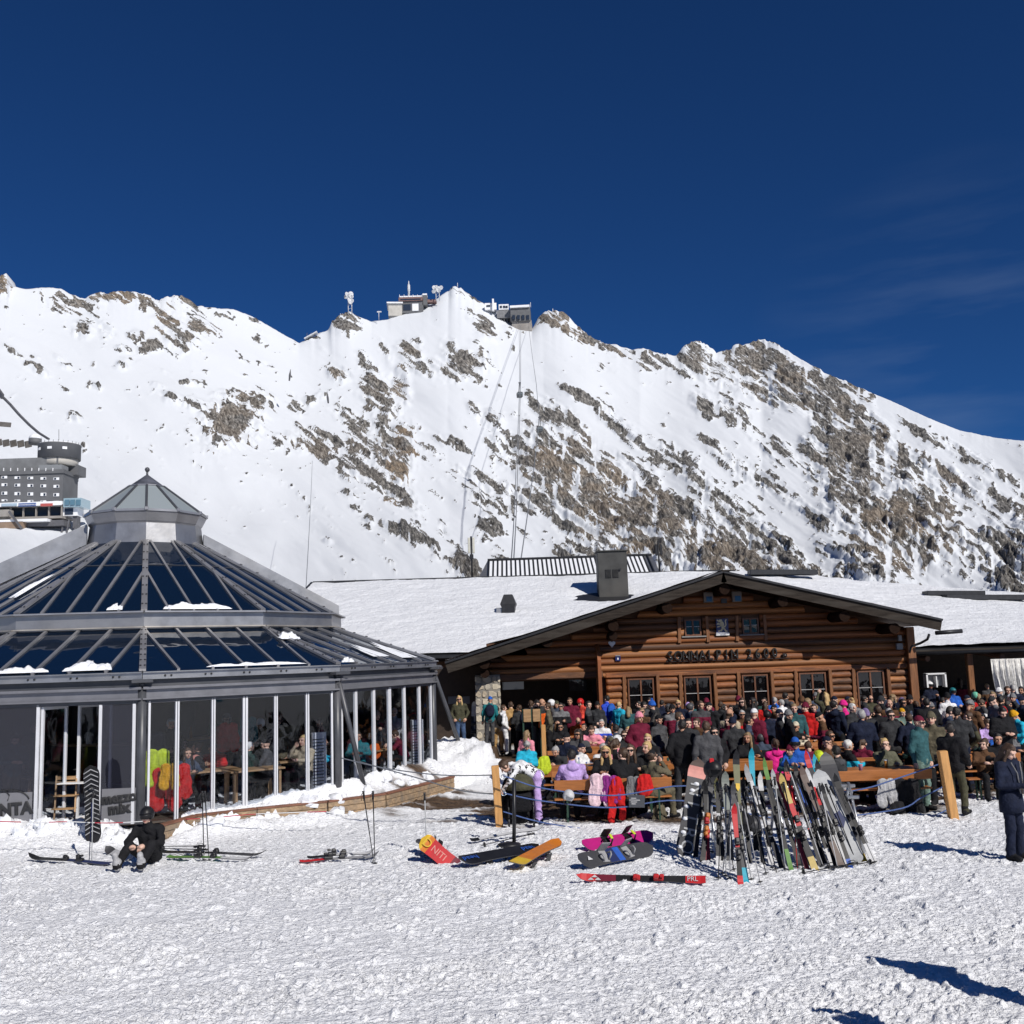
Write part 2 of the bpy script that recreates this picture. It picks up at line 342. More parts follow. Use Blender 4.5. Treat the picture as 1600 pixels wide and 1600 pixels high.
def make_ground():
    rows = [3.0]
    while rows[-1] < 24: rows.append(rows[-1] * (1 + (.0032 if rows[-1] > 8.6 else .02)))
    while rows[-1] < 400: rows.append(rows[-1] * (1.006 if rows[-1] < 33 else 1.06))
    rows = np.array(rows); cols = np.linspace(-.64, .64, 820)
    Yg = np.repeat(rows[:, None], len(cols), 1); Xg = cols[None, :] * np.maximum(Yg, 7.0)
    h, mud = ground_h(Xg, Yg)
    V = np.stack([Xg, Yg, h], -1).reshape(-1, 3); n, c = Xg.shape
    i = np.arange(n * c).reshape(n, c); Q = np.stack([i[:-1, :-1], i[:-1, 1:], i[1:, 1:], i[1:, :-1]], -1).reshape(-1, 4)
    m = snow_mat('snow_trampled', (34, 120), (.75, .6), (.92, .93, .955), .035)
    t = m.node_tree; b = t.nodes['Principled BSDF']; a = t.nodes.new('ShaderNodeAttribute'); a.attribute_name = 'mud'
    prev = b.inputs['Normal'].links[0].from_socket; tcv = t.nodes.new('ShaderNodeTexCoord'); mv = t.nodes.new('ShaderNodeMapping'); mv.inputs['Scale'].default_value = (.8, 1.25, 1); nw = t.nodes.new('ShaderNodeTexNoise'); nw.inputs['Scale'].default_value = 9; nw.inputs['Detail'].default_value = 3
    av = t.nodes.new('ShaderNodeVectorMath'); av.operation = 'MULTIPLY_ADD'; av.inputs[1].default_value = (.16, .16, .16); t.links.new(tcv.outputs['Object'], nw.inputs['Vector']); t.links.new(nw.outputs['Color'], av.inputs[0]); t.links.new(tcv.outputs['Object'], mv.inputs[0]); t.links.new(mv.outputs[0], av.inputs[2])
    for vs_, st_, ds_ in ((13, .55, .05), (34, .5, .022)):
        vo = t.nodes.new('ShaderNodeTexVoronoi'); vo.inputs['Scale'].default_value = vs_; t.links.new(av.outputs[0], vo.inputs['Vector']); bv = t.nodes.new('ShaderNodeBump'); bv.invert = True; bv.inputs['Strength'].default_value = st_; bv.inputs['Distance'].default_value = ds_; t.links.new(vo.outputs['Distance'], bv.inputs['Height']); t.links.new(prev, bv.inputs['Normal']); prev = bv.outputs[0]
    t.links.new(prev, b.inputs['Normal'])
    src = b.inputs['Base Color'].links[0].from_socket; mx_ = t.nodes.new('ShaderNodeMixRGB')
    nn = t.nodes.new('ShaderNodeTexNoise'); nn.inputs['Scale'].default_value = 7; nn.inputs['Detail'].default_value = 6
    tcn = t.nodes.new('ShaderNodeTexCoord'); mpn = t.nodes.new('ShaderNodeMapping'); mpn.inputs['Scale'].default_value = (.4, 1.6, 1)
    t.links.new(tcn.outputs['Object'], mpn.inputs[0]); t.links.new(mpn.outputs[0], nn.inputs['Vector'])
    rr = t.nodes.new('ShaderNodeValToRGB'); e = rr.color_ramp.elements
    e[0].position = .3; e[0].color = (.028, .02, .016, 1); e[1].position = .72; e[1].color = (.17, .105, .06, 1)
    t.links.new(nn.outputs['Fac'], rr.inputs[0]); t.links.new(a.outputs['Fac'], mx_.inputs[0]); t.links.new(src, mx_.inputs[1]); t.links.new(rr.outputs[0], mx_.inputs[2])
    t.links.new(mx_.outputs[0], b.inputs['Base Color'])
    me = np_mesh('snow_ground', V, Q, m); at_ = me.attributes.new('mud', 'FLOAT', 'POINT'); at_.data.foreach_set('value', mud.ravel().astype(np.float32))
    tag(link('snow_ground', me), 'trampled white snow of the open ground and the muddy terrace', kind='structure')
    mb = MB(); mb.add([(-4000, -1500, -.6), (4000, -1500, -.6), (4000, 5000, -.6), (-4000, 5000, -.6)], [(0, 1, 2, 3)])
    tag(mb.build('snow_field', SNOW), 'snow covered plateau around the huts', kind='structure')
make_ground()

# ================================================================== MOUNTAIN
SKY = [(-400, 470), (-200, 450), (-60, 440), (0, 430), (10, 427), (14, 446), (40, 451), (75, 449), (95, 451), (112, 461), (135, 468), (144, 460), (160, 457), (200, 455), (232, 461), (246, 469), (262, 463), (286, 461), (302, 472), (308, 477), (340, 481), (365, 483), (395, 494), (415, 506), (440, 521), (468, 536), (482, 529), (500, 521), (514, 516), (520, 502), (530, 494), (545, 487), (562, 497), (580, 503), (605, 500), (630, 492), (655, 484), (676, 474), (690, 462), (702, 453), (713, 447), (722, 453), (738, 464), (752, 474), (772, 485), (792, 499), (812, 512), (832, 516), (843, 497), (852, 489), (870, 487), (886, 493), (898, 507), (916, 521), (940, 536), (965, 541), (985, 546), (1005, 544), (1030, 551), (1055, 556), (1061, 548), (1075, 536), (1088, 531), (1105, 538), (1120, 549), (1140, 546), (1150, 536), (1165, 539), (1180, 531), (1195, 529), (1215, 537), (1235, 551), (1260, 566), (1290, 583), (1330, 600), (1400, 630), (1450, 652), (1500, 672), (1560, 685), (1600, 690), (1700, 712), (1900, 770), (2100, 830)]
RDEP = [(-400, 760), (0, 780), (300, 830), (468, 880), (700, 960), (850, 950), (1000, 900), (1190, 900), (1300, 800), (1450, 700), (1600, 640), (2100, 560)]
YB, Y0 = 1066.0, 130.0
def ysky(x): return np.interp(x, [p[0] for p in SKY], [p[1] for p in SKY])
def rdep(x): return np.interp(x, [p[0] for p in RDEP], [p[1] for p in RDEP])
def surfY(x, y):
    v = np.clip((YB - y) / (YB - ysky(x)), 0, 1); return Y0 + (rdep(x) - Y0) * v ** .9
CMn = np.array(CM)
def at_np(px, py, Y):
    d = np.stack([(px - 800) / FPX, -(py - 800) / FPX, -np.ones_like(px)], -1) @ CMn.T
    return d * (Y / d[..., 1])[..., None] + np.array([0, 0, CAMH])
# rock bands on the face: centre, half length, half width, slant (degrees, falling to the right), amount, ochre
ROCK = [(3, 442, 14, 14, 0, 1.1, .8), (110, 476, 36, 13, 10, .85, .2), (90, 480, 14, 8, 10, .7, 0), (160, 464, 22, 9, 0, 1, .8), (200, 466, 42, 9, 4, .9, .7), (225, 475, 20, 10, 10, .8, .3),
 (268, 478, 34, 20, 20, .8, .5), (262, 502, 18, 20, 70, .85, .6), (308, 503, 34, 22, 45, .75, .4), (283, 532, 22, 15, 5, 1.05, .2), (130, 516, 15, 15, 50, .85, .1), (166, 518, 16, 11, 60, .75, .1), (148, 500, 10, 8, 60, .6, 0),
 (236, 541, 18, 10, -25, .75, .1), (214, 527, 12, 9, 0, .75, .1), (196, 552, 16, 6, 0, .7, 0), (204, 567, 13, 5, 0, .65, 0), (190, 578, 8, 9, 60, .6, 0), (60, 580, 24, 6, 35, .75, .1), (22, 552, 18, 5, 35, .65, 0), (55, 560, 14, 5, 25, .5, 0), (100, 576, 12, 5, 20, .5, 0), (90, 560, 12, 5, 30, .5, 0),
 (365, 662, 46, 34, -40, 1.1, .3), (395, 640, 26, 22, -30, 1, .2), (330, 665, 20, 12, 10, .9, .1), (352, 618, 22, 8, -15, .75, 0), (300, 641, 22, 10, 10, .85, 0), (266, 632, 16, 9, 20, .65, 0), (296, 603, 20, 5, -5, .7, 0), (245, 610, 12, 5, 20, .5, 0), (260, 585, 14, 5, 25, .5, 0), (405, 526, 12, 10, 40, .75, 0), (350, 490, 16, 6, 10, .6, 0), (400, 500, 10, 5, 20, .5, 0), (380, 565, 10, 4, 30, .5, 0), (120, 658, 12, 6, 30, .7, 0), (104, 614, 8, 4, 20, .5, 0), (150, 607, 10, 4, 20, .5, 0), (415, 570, 14, 5, 30, .55, 0),
 (462, 640, 16, 12, 25, .7, 0), (487, 626, 26, 8, -25, .65, 0), (455, 620, 8, 5, 0, .5, 0), (480, 702, 40, 13, 8, .95, .3), (500, 682, 22, 9, 18, .75, .1), (520, 690, 16, 8, 30, .7, 0), (470, 690, 12, 16, 0, .8, .2),
 (530, 586, 15, 11, 15, 1.05, .3), (590, 612, 22, 26, 30, .95, .2), (620, 606, 14, 26, 15, .95, .5), (606, 643, 10, 18, 10, .9, .1), (632, 620, 10, 16, 0, .8, .1), (620, 645, 8, 14, 10, .7, .1), (570, 566, 18, 9, 50, .7, 0), (602, 552, 22, 8, 60, .6, 0), (580, 585, 14, 9, 50, .6, 0),
 (556, 660, 44, 12, 35, .85, .1), (592, 702, 44, 24, 30, 1, .2), (624, 722, 20, 48, 10, 1.15, .9), (600, 690, 30, 14, 30, .9, .1), (578, 744, 50, 18, 15, .95, .1), (552, 724, 30, 10, 8, .85, .1), (640, 784, 34, 12, 55, .85, .1), (612, 768, 34, 12, 25, .9, .1), (600, 665, 24, 9, 45, .8, 0),
 (640, 553, 18, 15, 30, 1, .2), (656, 578, 24, 9, 25, .95, .1), (630, 540, 8, 5, 0, .5, 0), (652, 538, 10, 9, 60, .65, 0), (720, 574, 38, 18, -4, 1.1, .1), (706, 556, 24, 14, 60, .65, 0), (756, 516, 22, 14, 58, 1, .1), (737, 500, 16, 8, 60, .7, 0), (792, 521, 10, 8, 30, .65, 0), (680, 475, 8, 4, 0, .4, 0), (700, 530, 10, 5, 40, .4, 0), (745, 545, 18, 5, 35, .5, 0),
 (745, 648, 22, 9, 55, .8, 0), (766, 662, 22, 12, 25, .95, 0), (706, 690, 26, 8, 20, .75, 0), (664, 700, 22, 6, 15, .65, 0), (720, 575, 10, 14, 0, .9, .5),
 (812, 655, 12, 6, 0, .7, 0), (845, 640, 26, 12, 30, .85, 0), (880, 660, 40, 14, 42, .9, .05), (900, 625, 26, 7, 30, .7, 0), (935, 640, 26, 8, 30, .6, 0), (960, 662, 36, 12, 35, .8, 0), (990, 690, 26, 10, 35, .6, 0), (850, 690, 34, 16, 30, .9, .1), (800, 700, 30, 12, 30, .85, 0), (770, 690, 14, 6, 20, .7, 0),
 (900, 706, 34, 26, 45, .95, .3), (820, 720, 40, 16, 20, .9, .2), (870, 740, 50, 26, 20, 1.05, .55), (760, 745, 42, 11, 22, .85, .05), (748, 774, 22, 12, 30, .8, 0), (790, 760, 30, 12, 20, .9, 0), (850, 775, 42, 14, 20, .95, .1), (935, 770, 44, 42, 40, 1.05, .5), (1000, 800, 52, 34, 40, 1.05, .35), (1050, 845, 62, 28, 28, 1, .4), (945, 825, 34, 44, 55, .95, .5), (900, 850, 26, 26, 50, .85, .1), (926, 852, 20, 16, 0, 1.1, .1), (990, 856, 40, 24, 20, .95, .7), (880, 805, 30, 12, 40, .75, 0), (1100, 872, 60, 26, 5, 1, .5), (1180, 880, 60, 24, 8, .95, .4), (1245, 895, 44, 18, 10, .85, .2), (1020, 885, 50, 16, 0, .9, .4),
 (1000, 735, 44, 9, 35, .65, 0), (1060, 715, 50, 9, 35, .55, 0), (1090, 757, 64, 11, 35, .75, 0), (1130, 790, 64, 13, 36, .85, 0), (1170, 822, 60, 18, 36, .9, .05), (1205, 850, 50, 20, 34, .9, .1), (1150, 730, 60, 9, 38, .6, 0), (1215, 762, 54, 9, 36, .65, 0), (1275, 806, 40, 9, 40, .65, 0), (1025, 725, 10, 14, 0, .8, 0), (1120, 700, 40, 6, 35, .5, 0), (1190, 700, 40, 6, 40, .5, 0), (1230, 700, 30, 9, 45, .6, 0), (1100, 815, 44, 18, 30, .9, .1), (1140, 845, 44, 18, 30, .9, .2),
 (1088, 556, 26, 26, 40, 1.1, .15), (1118, 574, 36, 20, 20, 1, .15), (1160, 566, 40, 24, 10, .95, .2), (1195, 560, 36, 26, 20, 1.05, .2), (1232, 588, 40, 22, 30, 1.05, .4), (1175, 602, 60, 14, 15, .95, .2), (1240, 618, 40, 14, 20, .95, .3), (1101, 634, 22, 14, 50, .9, 0), (1146, 645, 26, 16, 40, .95, 0), (1070, 580, 20, 9, 20, .9, 0), (1120, 610, 40, 5, 20, .4, 0),
 (1295, 606, 34, 18, 35, 1.1, .1), (1288, 650, 18, 44, 0, 1.1, .05), (1326, 634, 36, 24, 40, 1, .3), (1362, 672, 54, 22, 42, .95, .3), (1312, 700, 34, 52, 10, 1.1, .2), (1340, 760, 40, 56, 15, 1.1, .2), (1395, 815, 56, 44, 20, 1.1, .55), (1440, 782, 40, 34, 40, .95, .3), (1405, 722, 60, 24, 38, .85, .2), (1480, 738, 60, 14, 30, .75, .3), (1500, 704, 60, 9, 30, .65, 0), (1530, 722, 44, 9, 28, .6, 0), (1450, 680, 56, 7, 30, .6, 0), (1268, 690, 18, 18, 30, .85, 0), (1440, 848, 44, 18, 10, .95, .4), (1380, 850, 40, 16, 10, .95, .6), (1280, 730, 16, 20, 40, .8, 0), (1490, 830, 30, 18, 20, .8, .2), (1588, 850, 30, 50, 30, .85, .1), (1545, 840, 20, 34, 20, .75, 0), (1580, 905, 30, 22, 0, .95, .1), (1560, 770, 40, 8, 40, .5, 0), (1330, 870, 40, 12, 20, .8, .2), (1300, 905, 40, 14, 0, .85, .1), (1350, 900, 40, 18, 20, .8, .1), (1650, 820, 60, 40, 20, .7, .1), (1750, 860, 60, 50, 20, .8, .1),
 (866, 499, 22, 13, 20, 1.1, .4), (892, 516, 22, 10, 42, 1.05, .5), (922, 531, 26, 8, 25, .9, .3), (960, 547, 28, 7, 15, .85, .3), (1012, 562, 14, 12, 40, .9, .1), (1040, 562, 16, 10, 30, .85, .1), (985, 552, 10, 6, 20, .7, 0), (940, 575, 12, 5, 30, .6, 0), (1005, 600, 8, 4, 0, .4, 0), (715, 456, 26, 8, 30, .9, .1), (745, 470, 16, 7, 40, .9, .1), (540, 505, 24, 16, 0, .75, .1), (548, 492, 14, 8, 0, .8, .2), (490, 527, 14, 4, -20, .6, 0),
 (640, 842, 26, 9, 20, .7, 0), (664, 856, 20, 10, 20, .7, 0), (725, 886, 22, 15, 50, .95, .1), (575, 826, 8, 7, 0, .6, 0), (604, 832, 14, 6, 30, .6, 0), (692, 820, 10, 8, 50, .5, 0), (766, 816, 20, 9, 40, .65, 0), (545, 780, 12, 7, 30, .7, 0), (556, 802, 8, 5, 0, .6, 0), (512, 852, 8, 4, 20, .5, 0), (788, 790, 20, 9, 20, .7, 0), (790, 868, 20, 5, 20, .5, 0), (680, 880, 10, 5, 20, .5, 0), (505, 545, 10, 4, 30, .45, 0), (455, 545, 8, 4, 20, .4, 0)]
def make_mountain():
    cols = np.arange(-330, 1960, 2.5); vr = np.concatenate([np.linspace(0, .3, 60)[:-1], np.linspace(.3, 1, 290)])
    PX = np.repeat(cols[None, :], len(vr), 0); V_ = np.repeat(vr[:, None], len(cols), 1)
    ys = ysky(cols); jag = (fbm(cols * .09, cols * 0 + 3.3, 4) - .5) * 7 + (vnoise(cols * .35, cols * 0 + 8) - .5) * 3
    fr = np.zeros_like(cols)
    ORD = {}
    ksz = 40; kern = np.exp(-(np.arange(-ksz, ksz + 1) / 16.) ** 2 / 2); kern /= kern.sum()
    ysm = np.convolve(np.pad(ys, ksz, 'edge'), kern, 'valid')
    PY0 = YB + (ysm[None, :] - YB) * V_ + (ys - ysm)[None, :] * V_ ** 26
    f = np.zeros_like(PX); warm = np.zeros_like(PX)
    for (x, y, a, b, an, s, w) in ROCK:
        ca, sa = math.cos(R(an)), math.sin(R(an)); L = max(a, b) * 2.4
        j0, j1 = np.searchsorted(cols, [x - L, x + L])
        dx = PX[:, j0:j1] - x; dy = PY0[:, j0:j1] - y
        q = ((dx * ca + dy * sa) / a) ** 2 + ((-dx * sa + dy * ca) / b) ** 2; g_ = s * np.exp(-.62 * q)
        wsl = warm[:, j0:j1]; fsl = f[:, j0:j1]
        warm[:, j0:j1] = np.where(g_ > fsl, np.where(g_ > .2, w, wsl), wsl); f[:, j0:j1] = np.maximum(fsl, g_)
    # strata run down to the right on the right of the face; fine vertical flutes in the walls
    u = PX * .82 + PY0 * .57; w_ = -PX * .57 + PY0 * .82
    n1 = fbm(u * .026, w_ * .12, 5, .62); n2 = fbm(PX * .16, PY0 * .045, 3); n3 = fbm(PX * .11, PY0 * .11, 4, .6); n4 = vnoise(PX * .36, PY0 * .42)
    nn = .42 * n1 + .22 * n2 + .26 * n3 + .10 * n4
    spread = sstep(520, 760, PX + .35 * (PY0 - 500)) * sstep(560, 700, PY0) * .10
    region = sstep(.0, .10, f * .72 + spread + (.48 * n1 + .34 * n3 + .18 * n2 - .5) * 1.55 - .26)
    ledge = sstep(.52, .60, fbm(u * .018 + 3, w_ * .17, 4, .55)); gully = sstep(.62, .70, fbm(PX * .085 + 7, PY0 * .016, 3)); wall = sstep(.55, 1.0, f)
    rock = region * (1 - ledge * (.9 - .66 * wall)) * (1 - gully * (.8 - .58 * wall))
    speck = sstep(.735, .77, .5 * n3 + .5 * vnoise(PX * .13 + 9, PY0 * .2)) * sstep(.38, .58, fbm(PX * .012, PY0 * .016 + 5, 3)) * sstep(880, 760, PY0 + .28 * np.maximum(420 - PX, 0))
    rock = np.maximum(rock, speck * .95)
    ridge_j = jag * sstep(.1, .6, f[-1]) + .25 * jag
    PYv = PY0 + ridge_j[None, :] * .8 * V_ ** 26
    Yd = Y0 + (rdep(PX) - Y0) * V_ ** .9
    P = at_np(PX, PYv, Yd)
    du = np.gradient(P, axis=1); dv = np.gradient(P, axis=0); N = np.cross(du, dv); N /= np.linalg.norm(N, axis=-1, keepdims=True)
    N = np.where(N[..., 1:2] > 0, -N, N)
    soft = sstep(.12, .6, f + .3 * (nn - .5))
    big = 16 * (fbm(u * .004, w_ * .011, 2) - .5) + 3 * (fbm(u * .012, w_ * .03, 2) - .5)
    crag = soft * (6.5 * (ridged(u * .018, w_ * .10, 4) - .55) + 3.0 * (ridged(PX * .10, PY0 * .025, 3) - .5) + 1.6 * (fbm(PX * .30, PY0 * .30, 2, .6) - .5))
    lip = rock * (1.4 * n3 - .4) * 1.8
    D = (big * sstep(0, .3, V_) + crag + lip + .9 * (fbm(u * .03, w_ * .12, 3) - .5)) * (1 - .85 * V_ ** 14)
    P = P + N * D[..., None]
    top = P[-1]; back = [top + np.array([0, 14, -3.]), top + np.array([0, 60, -40.]), top + np.array([0, 260, -260.])]
    P = np.concatenate([P, np.stack(back)], 0); rock = np.concatenate([rock, np.repeat(rock[-1:], 3, 0)]); warm = np.concatenate([warm, np.repeat(warm[-1:], 3, 0)])
    n, c = P.shape[:2]; i = np.arange(n * c).reshape(n, c); Q = np.stack([i[:-1, :-1], i[:-1, 1:], i[1:, 1:], i[1:, :-1]], -1).reshape(-1, 4)
    m = bpy.data.materials.new('snowy_rock'); m.use_nodes = True; t = m.node_tree; b = t.nodes['Principled BSDF']; b.inputs['Roughness'].default_value = .8; b.inputs['Specular IOR Level'].default_value = .2
    def nd(k, **kw):
        x = t.nodes.new(k)
        for a, v in kw.items(): x.inputs[a].default_value = v
        return x
    L = t.links.new; tcn = nd('ShaderNodeTexCoord')
    ar = nd('ShaderNodeAttribute'); ar.attribute_name = 'rock'; aw = nd('ShaderNodeAttribute'); aw.attribute_name = 'warm'
    mpn = nd('ShaderNodeMapping'); mpn.inputs['Scale'].default_value = (1, 1, .35); L(tcn.outputs['Object'], mpn.inputs[0])
    ma_ = nd('ShaderNodeMapping'); ma_.inputs['Scale'].default_value = (.12, .42, .22); aS = nd('ShaderNodeAttribute'); aS.attribute_name = 'strata'; L(aS.outputs['Vector'], ma_.inputs[0])
    na = nd('ShaderNodeTexNoise', Scale=1., Detail=7., Roughness=.68); L(ma_.outputs[0], na.inputs['Vector'])
    nb = nd('ShaderNodeTexNoise', Scale=.05, Detail=4., Roughness=.6); L(tcn.outputs['Object'], nb.inputs['Vector'])
    ast = nd('ShaderNodeAttribute'); ast.attribute_name = 'strata'; ms_ = nd('ShaderNodeMapping'); ms_.inputs['Scale'].default_value = (.05, .30, .02); L(ast.outputs['Vector'], ms_.inputs[0])
    nc = nd('ShaderNodeTexNoise', Scale=1., Detail=4., Roughness=.6); L(ms_.outputs[0], nc.inputs['Vector'])
    rr = nd('ShaderNodeValToRGB'); e = rr.color_ramp.elements; e[0].position = .36; e[0].color = (.022, .021, .022, 1); e[1].position = .64; e[1].color = (.40, .382, .355, 1)
    x = e.new(.5); x.color = (.15, .144, .136, 1); L(na.outputs['Fac'], rr.inputs[0])
    rw = nd('ShaderNodeValToRGB'); e = rw.color_ramp.elements; e[0].position = .34; e[0].color = (.10, .078, .058, 1); e[1].position = .66; e[1].color = (.44, .34, .24, 1); L(na.outputs['Fac'], rw.inputs[0])
    wm = nd('ShaderNodeMath'); wm.operation = 'MULTIPLY'; L(aw.outputs['Fac'], wm.inputs[0])
    wr = nd('ShaderNodeValToRGB'); wr.color_ramp.elements[0].position = .38; wr.color_ramp.elements[1].position = .55; L(nb.outputs['Fac'], wr.inputs[0]); L(wr.outputs[0], wm.inputs[1])
    mr = nd('ShaderNodeMixRGB'); L(wm.outputs[0], mr.inputs[0]); L(rr.outputs[0], mr.inputs[1]); L(rw.outputs[0], mr.inputs[2])
    ms2 = nd('ShaderNodeMapping'); ms2.inputs['Scale'].default_value = (.16, .75, .05); L(ast.outputs['Vector'], ms2.inputs[0]); nf = nd('ShaderNodeTexNoise', Scale=1., Detail=3., Roughness=.6); L(ms2.outputs[0], nf.inputs['Vector'])
    mxn = nd('ShaderNodeMixRGB'); mxn.inputs[0].default_value = .45; L(nc.outputs['Fac'], mxn.inputs[1]); L(nf.outputs['Fac'], mxn.inputs[2])
    ad = nd('ShaderNodeMath'); ad.operation = 'MULTIPLY_ADD'; L(mxn.outputs[0], ad.inputs[0]); ad.inputs[1].default_value = 2.5; ad.inputs[2].default_value = -1.25
    a2 = nd('ShaderNodeMath'); a2.operation = 'ADD'; L(ar.outputs['Fac'], a2.inputs[0]); L(ad.outputs[0], a2.inputs[1])
    rm = nd('ShaderNodeValToRGB'); rm.color_ramp.elements[0].position = .58; rm.color_ramp.elements[1].position = .70; L(a2.outputs[0], rm.inputs[0])
    ms = nd('ShaderNodeMixRGB'); L(rm.outputs[0], ms.inputs[0]); ms.inputs[1].default_value = (.655, .68, .715, 1); L(mr.outputs[0], ms.inputs[2]); L(ms.outputs[0], b.inputs['Base Color'])
    bp = nd('ShaderNodeBump', Strength=.9, Distance=2.2); L(na.outputs['Fac'], bp.inputs['Height'])
    mb_ = nd('ShaderNodeMath'); mb_.operation = 'MULTIPLY_ADD'; L(rm.outputs[0], mb_.inputs[0]); mb_.inputs[1].default_value = .85; mb_.inputs[2].default_value = .06; L(mb_.outputs[0], bp.inputs['Strength']); L(bp.outputs[0], b.inputs['Normal'])
    me = np_mesh('mountain', P.reshape(-1, 3), Q, m)
    st = np.stack([u, w_, PX], -1).astype(np.float32); st = np.concatenate([st, np.repeat(st[-1:], 3, 0)]); A = me.attributes.new('strata', 'FLOAT_VECTOR', 'POINT'); A.data.foreach_set('vector', st.ravel())
    for nm, arr in (('rock', rock), ('warm', warm)):
        A = me.attributes.new(nm, 'FLOAT', 'POINT'); A.data.foreach_set('value', arr.ravel().astype(np.float32))
    tag(link('mountain', me), 'snow covered mountain face with dark rock bands', kind='structure')
make_mountain()
# ================================================================== PAVILION
ALU = mat('aluminium', (.36, .36, .375), rough=.38, metal=.55, var=.1, scale=3, dirt=(.26, .26, .27))
WALU = mat('pale_aluminium', (.60, .61, .64), rough=.5, var=.06, scale=3)
ZINC = mat('zinc_sheet', (.30, .305, .32), rough=.42, metal=.75, var=.25, scale=2.2, bump=.15, bscale=6, dirt=(.38, .37, .36))
DSTEEL = mat('anthracite_steel', (.055, .058, .066), rough=.42, var=.15, scale=4, dirt=(.09, .09, .1))
RGLASS = glass('roof_glass', (.035, .055, .095), .9, base=(.006, .018, .045, .55))
FGLASS = glass('facade_glass', (.90, .92, .95), .55)
DGLASS = glass('door_glass', (.55, .56, .62), .9, base=(.05, .052, .075, .22))
CGLASS = glass('cupola_glass', (.45, .5, .52), .8, base=(.30, .34, .36, .85))
WOOD = mat('pale_wood', (.36, .22, .11), rough=.6, var=.25, scale=3, stretch=(1, 8, 8), bump=.2)
BENCHW = mat('orange_bench_wood', (.36, .13, .035), rough=.42, var=.22, scale=3, stretch=(1, 9, 9), bump=.15)
TIMB = mat('weathered_timber', (.33, .23, .14), rough=.8, var=.4, scale=2.4, stretch=(1, 7, 7), bump=.5, bscale=14, dirt=(.2, .16, .12))
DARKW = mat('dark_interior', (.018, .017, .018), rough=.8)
pav = thing('glass_pavilion', 'twelve-sided glass pavilion with navy glass roof and small metal cupola', 'pavilion', (PC.x, PC.y, 0))
RB, ZB, ZE = 8.065, 2.876, 3.168
RU, ZU1, ZU2 = 5.326, 4.122, 4.48
RR, ZR1, ZR2 = 1.449, 6.538, 7.02
RCE, ZCE, ZAP = 1.58, 7.362, 8.535
def ring(mb, r0, z0, r1, z1, k, th=.03, mi=0):
    a, b, c, d = pv(k, r0, z0), pv(k + 1, r0, z0), pv(k + 1, r1, z1), pv(k, r1, z1)
    n = (b - a).cross(d - a).normalized(); mb.slab([a, b, c, d], -n, th, mi)
bolt = MB().lathe([(.02, 0), (.02, .012), (.01, .018)], n=8).mesh('bolt', BLACK)
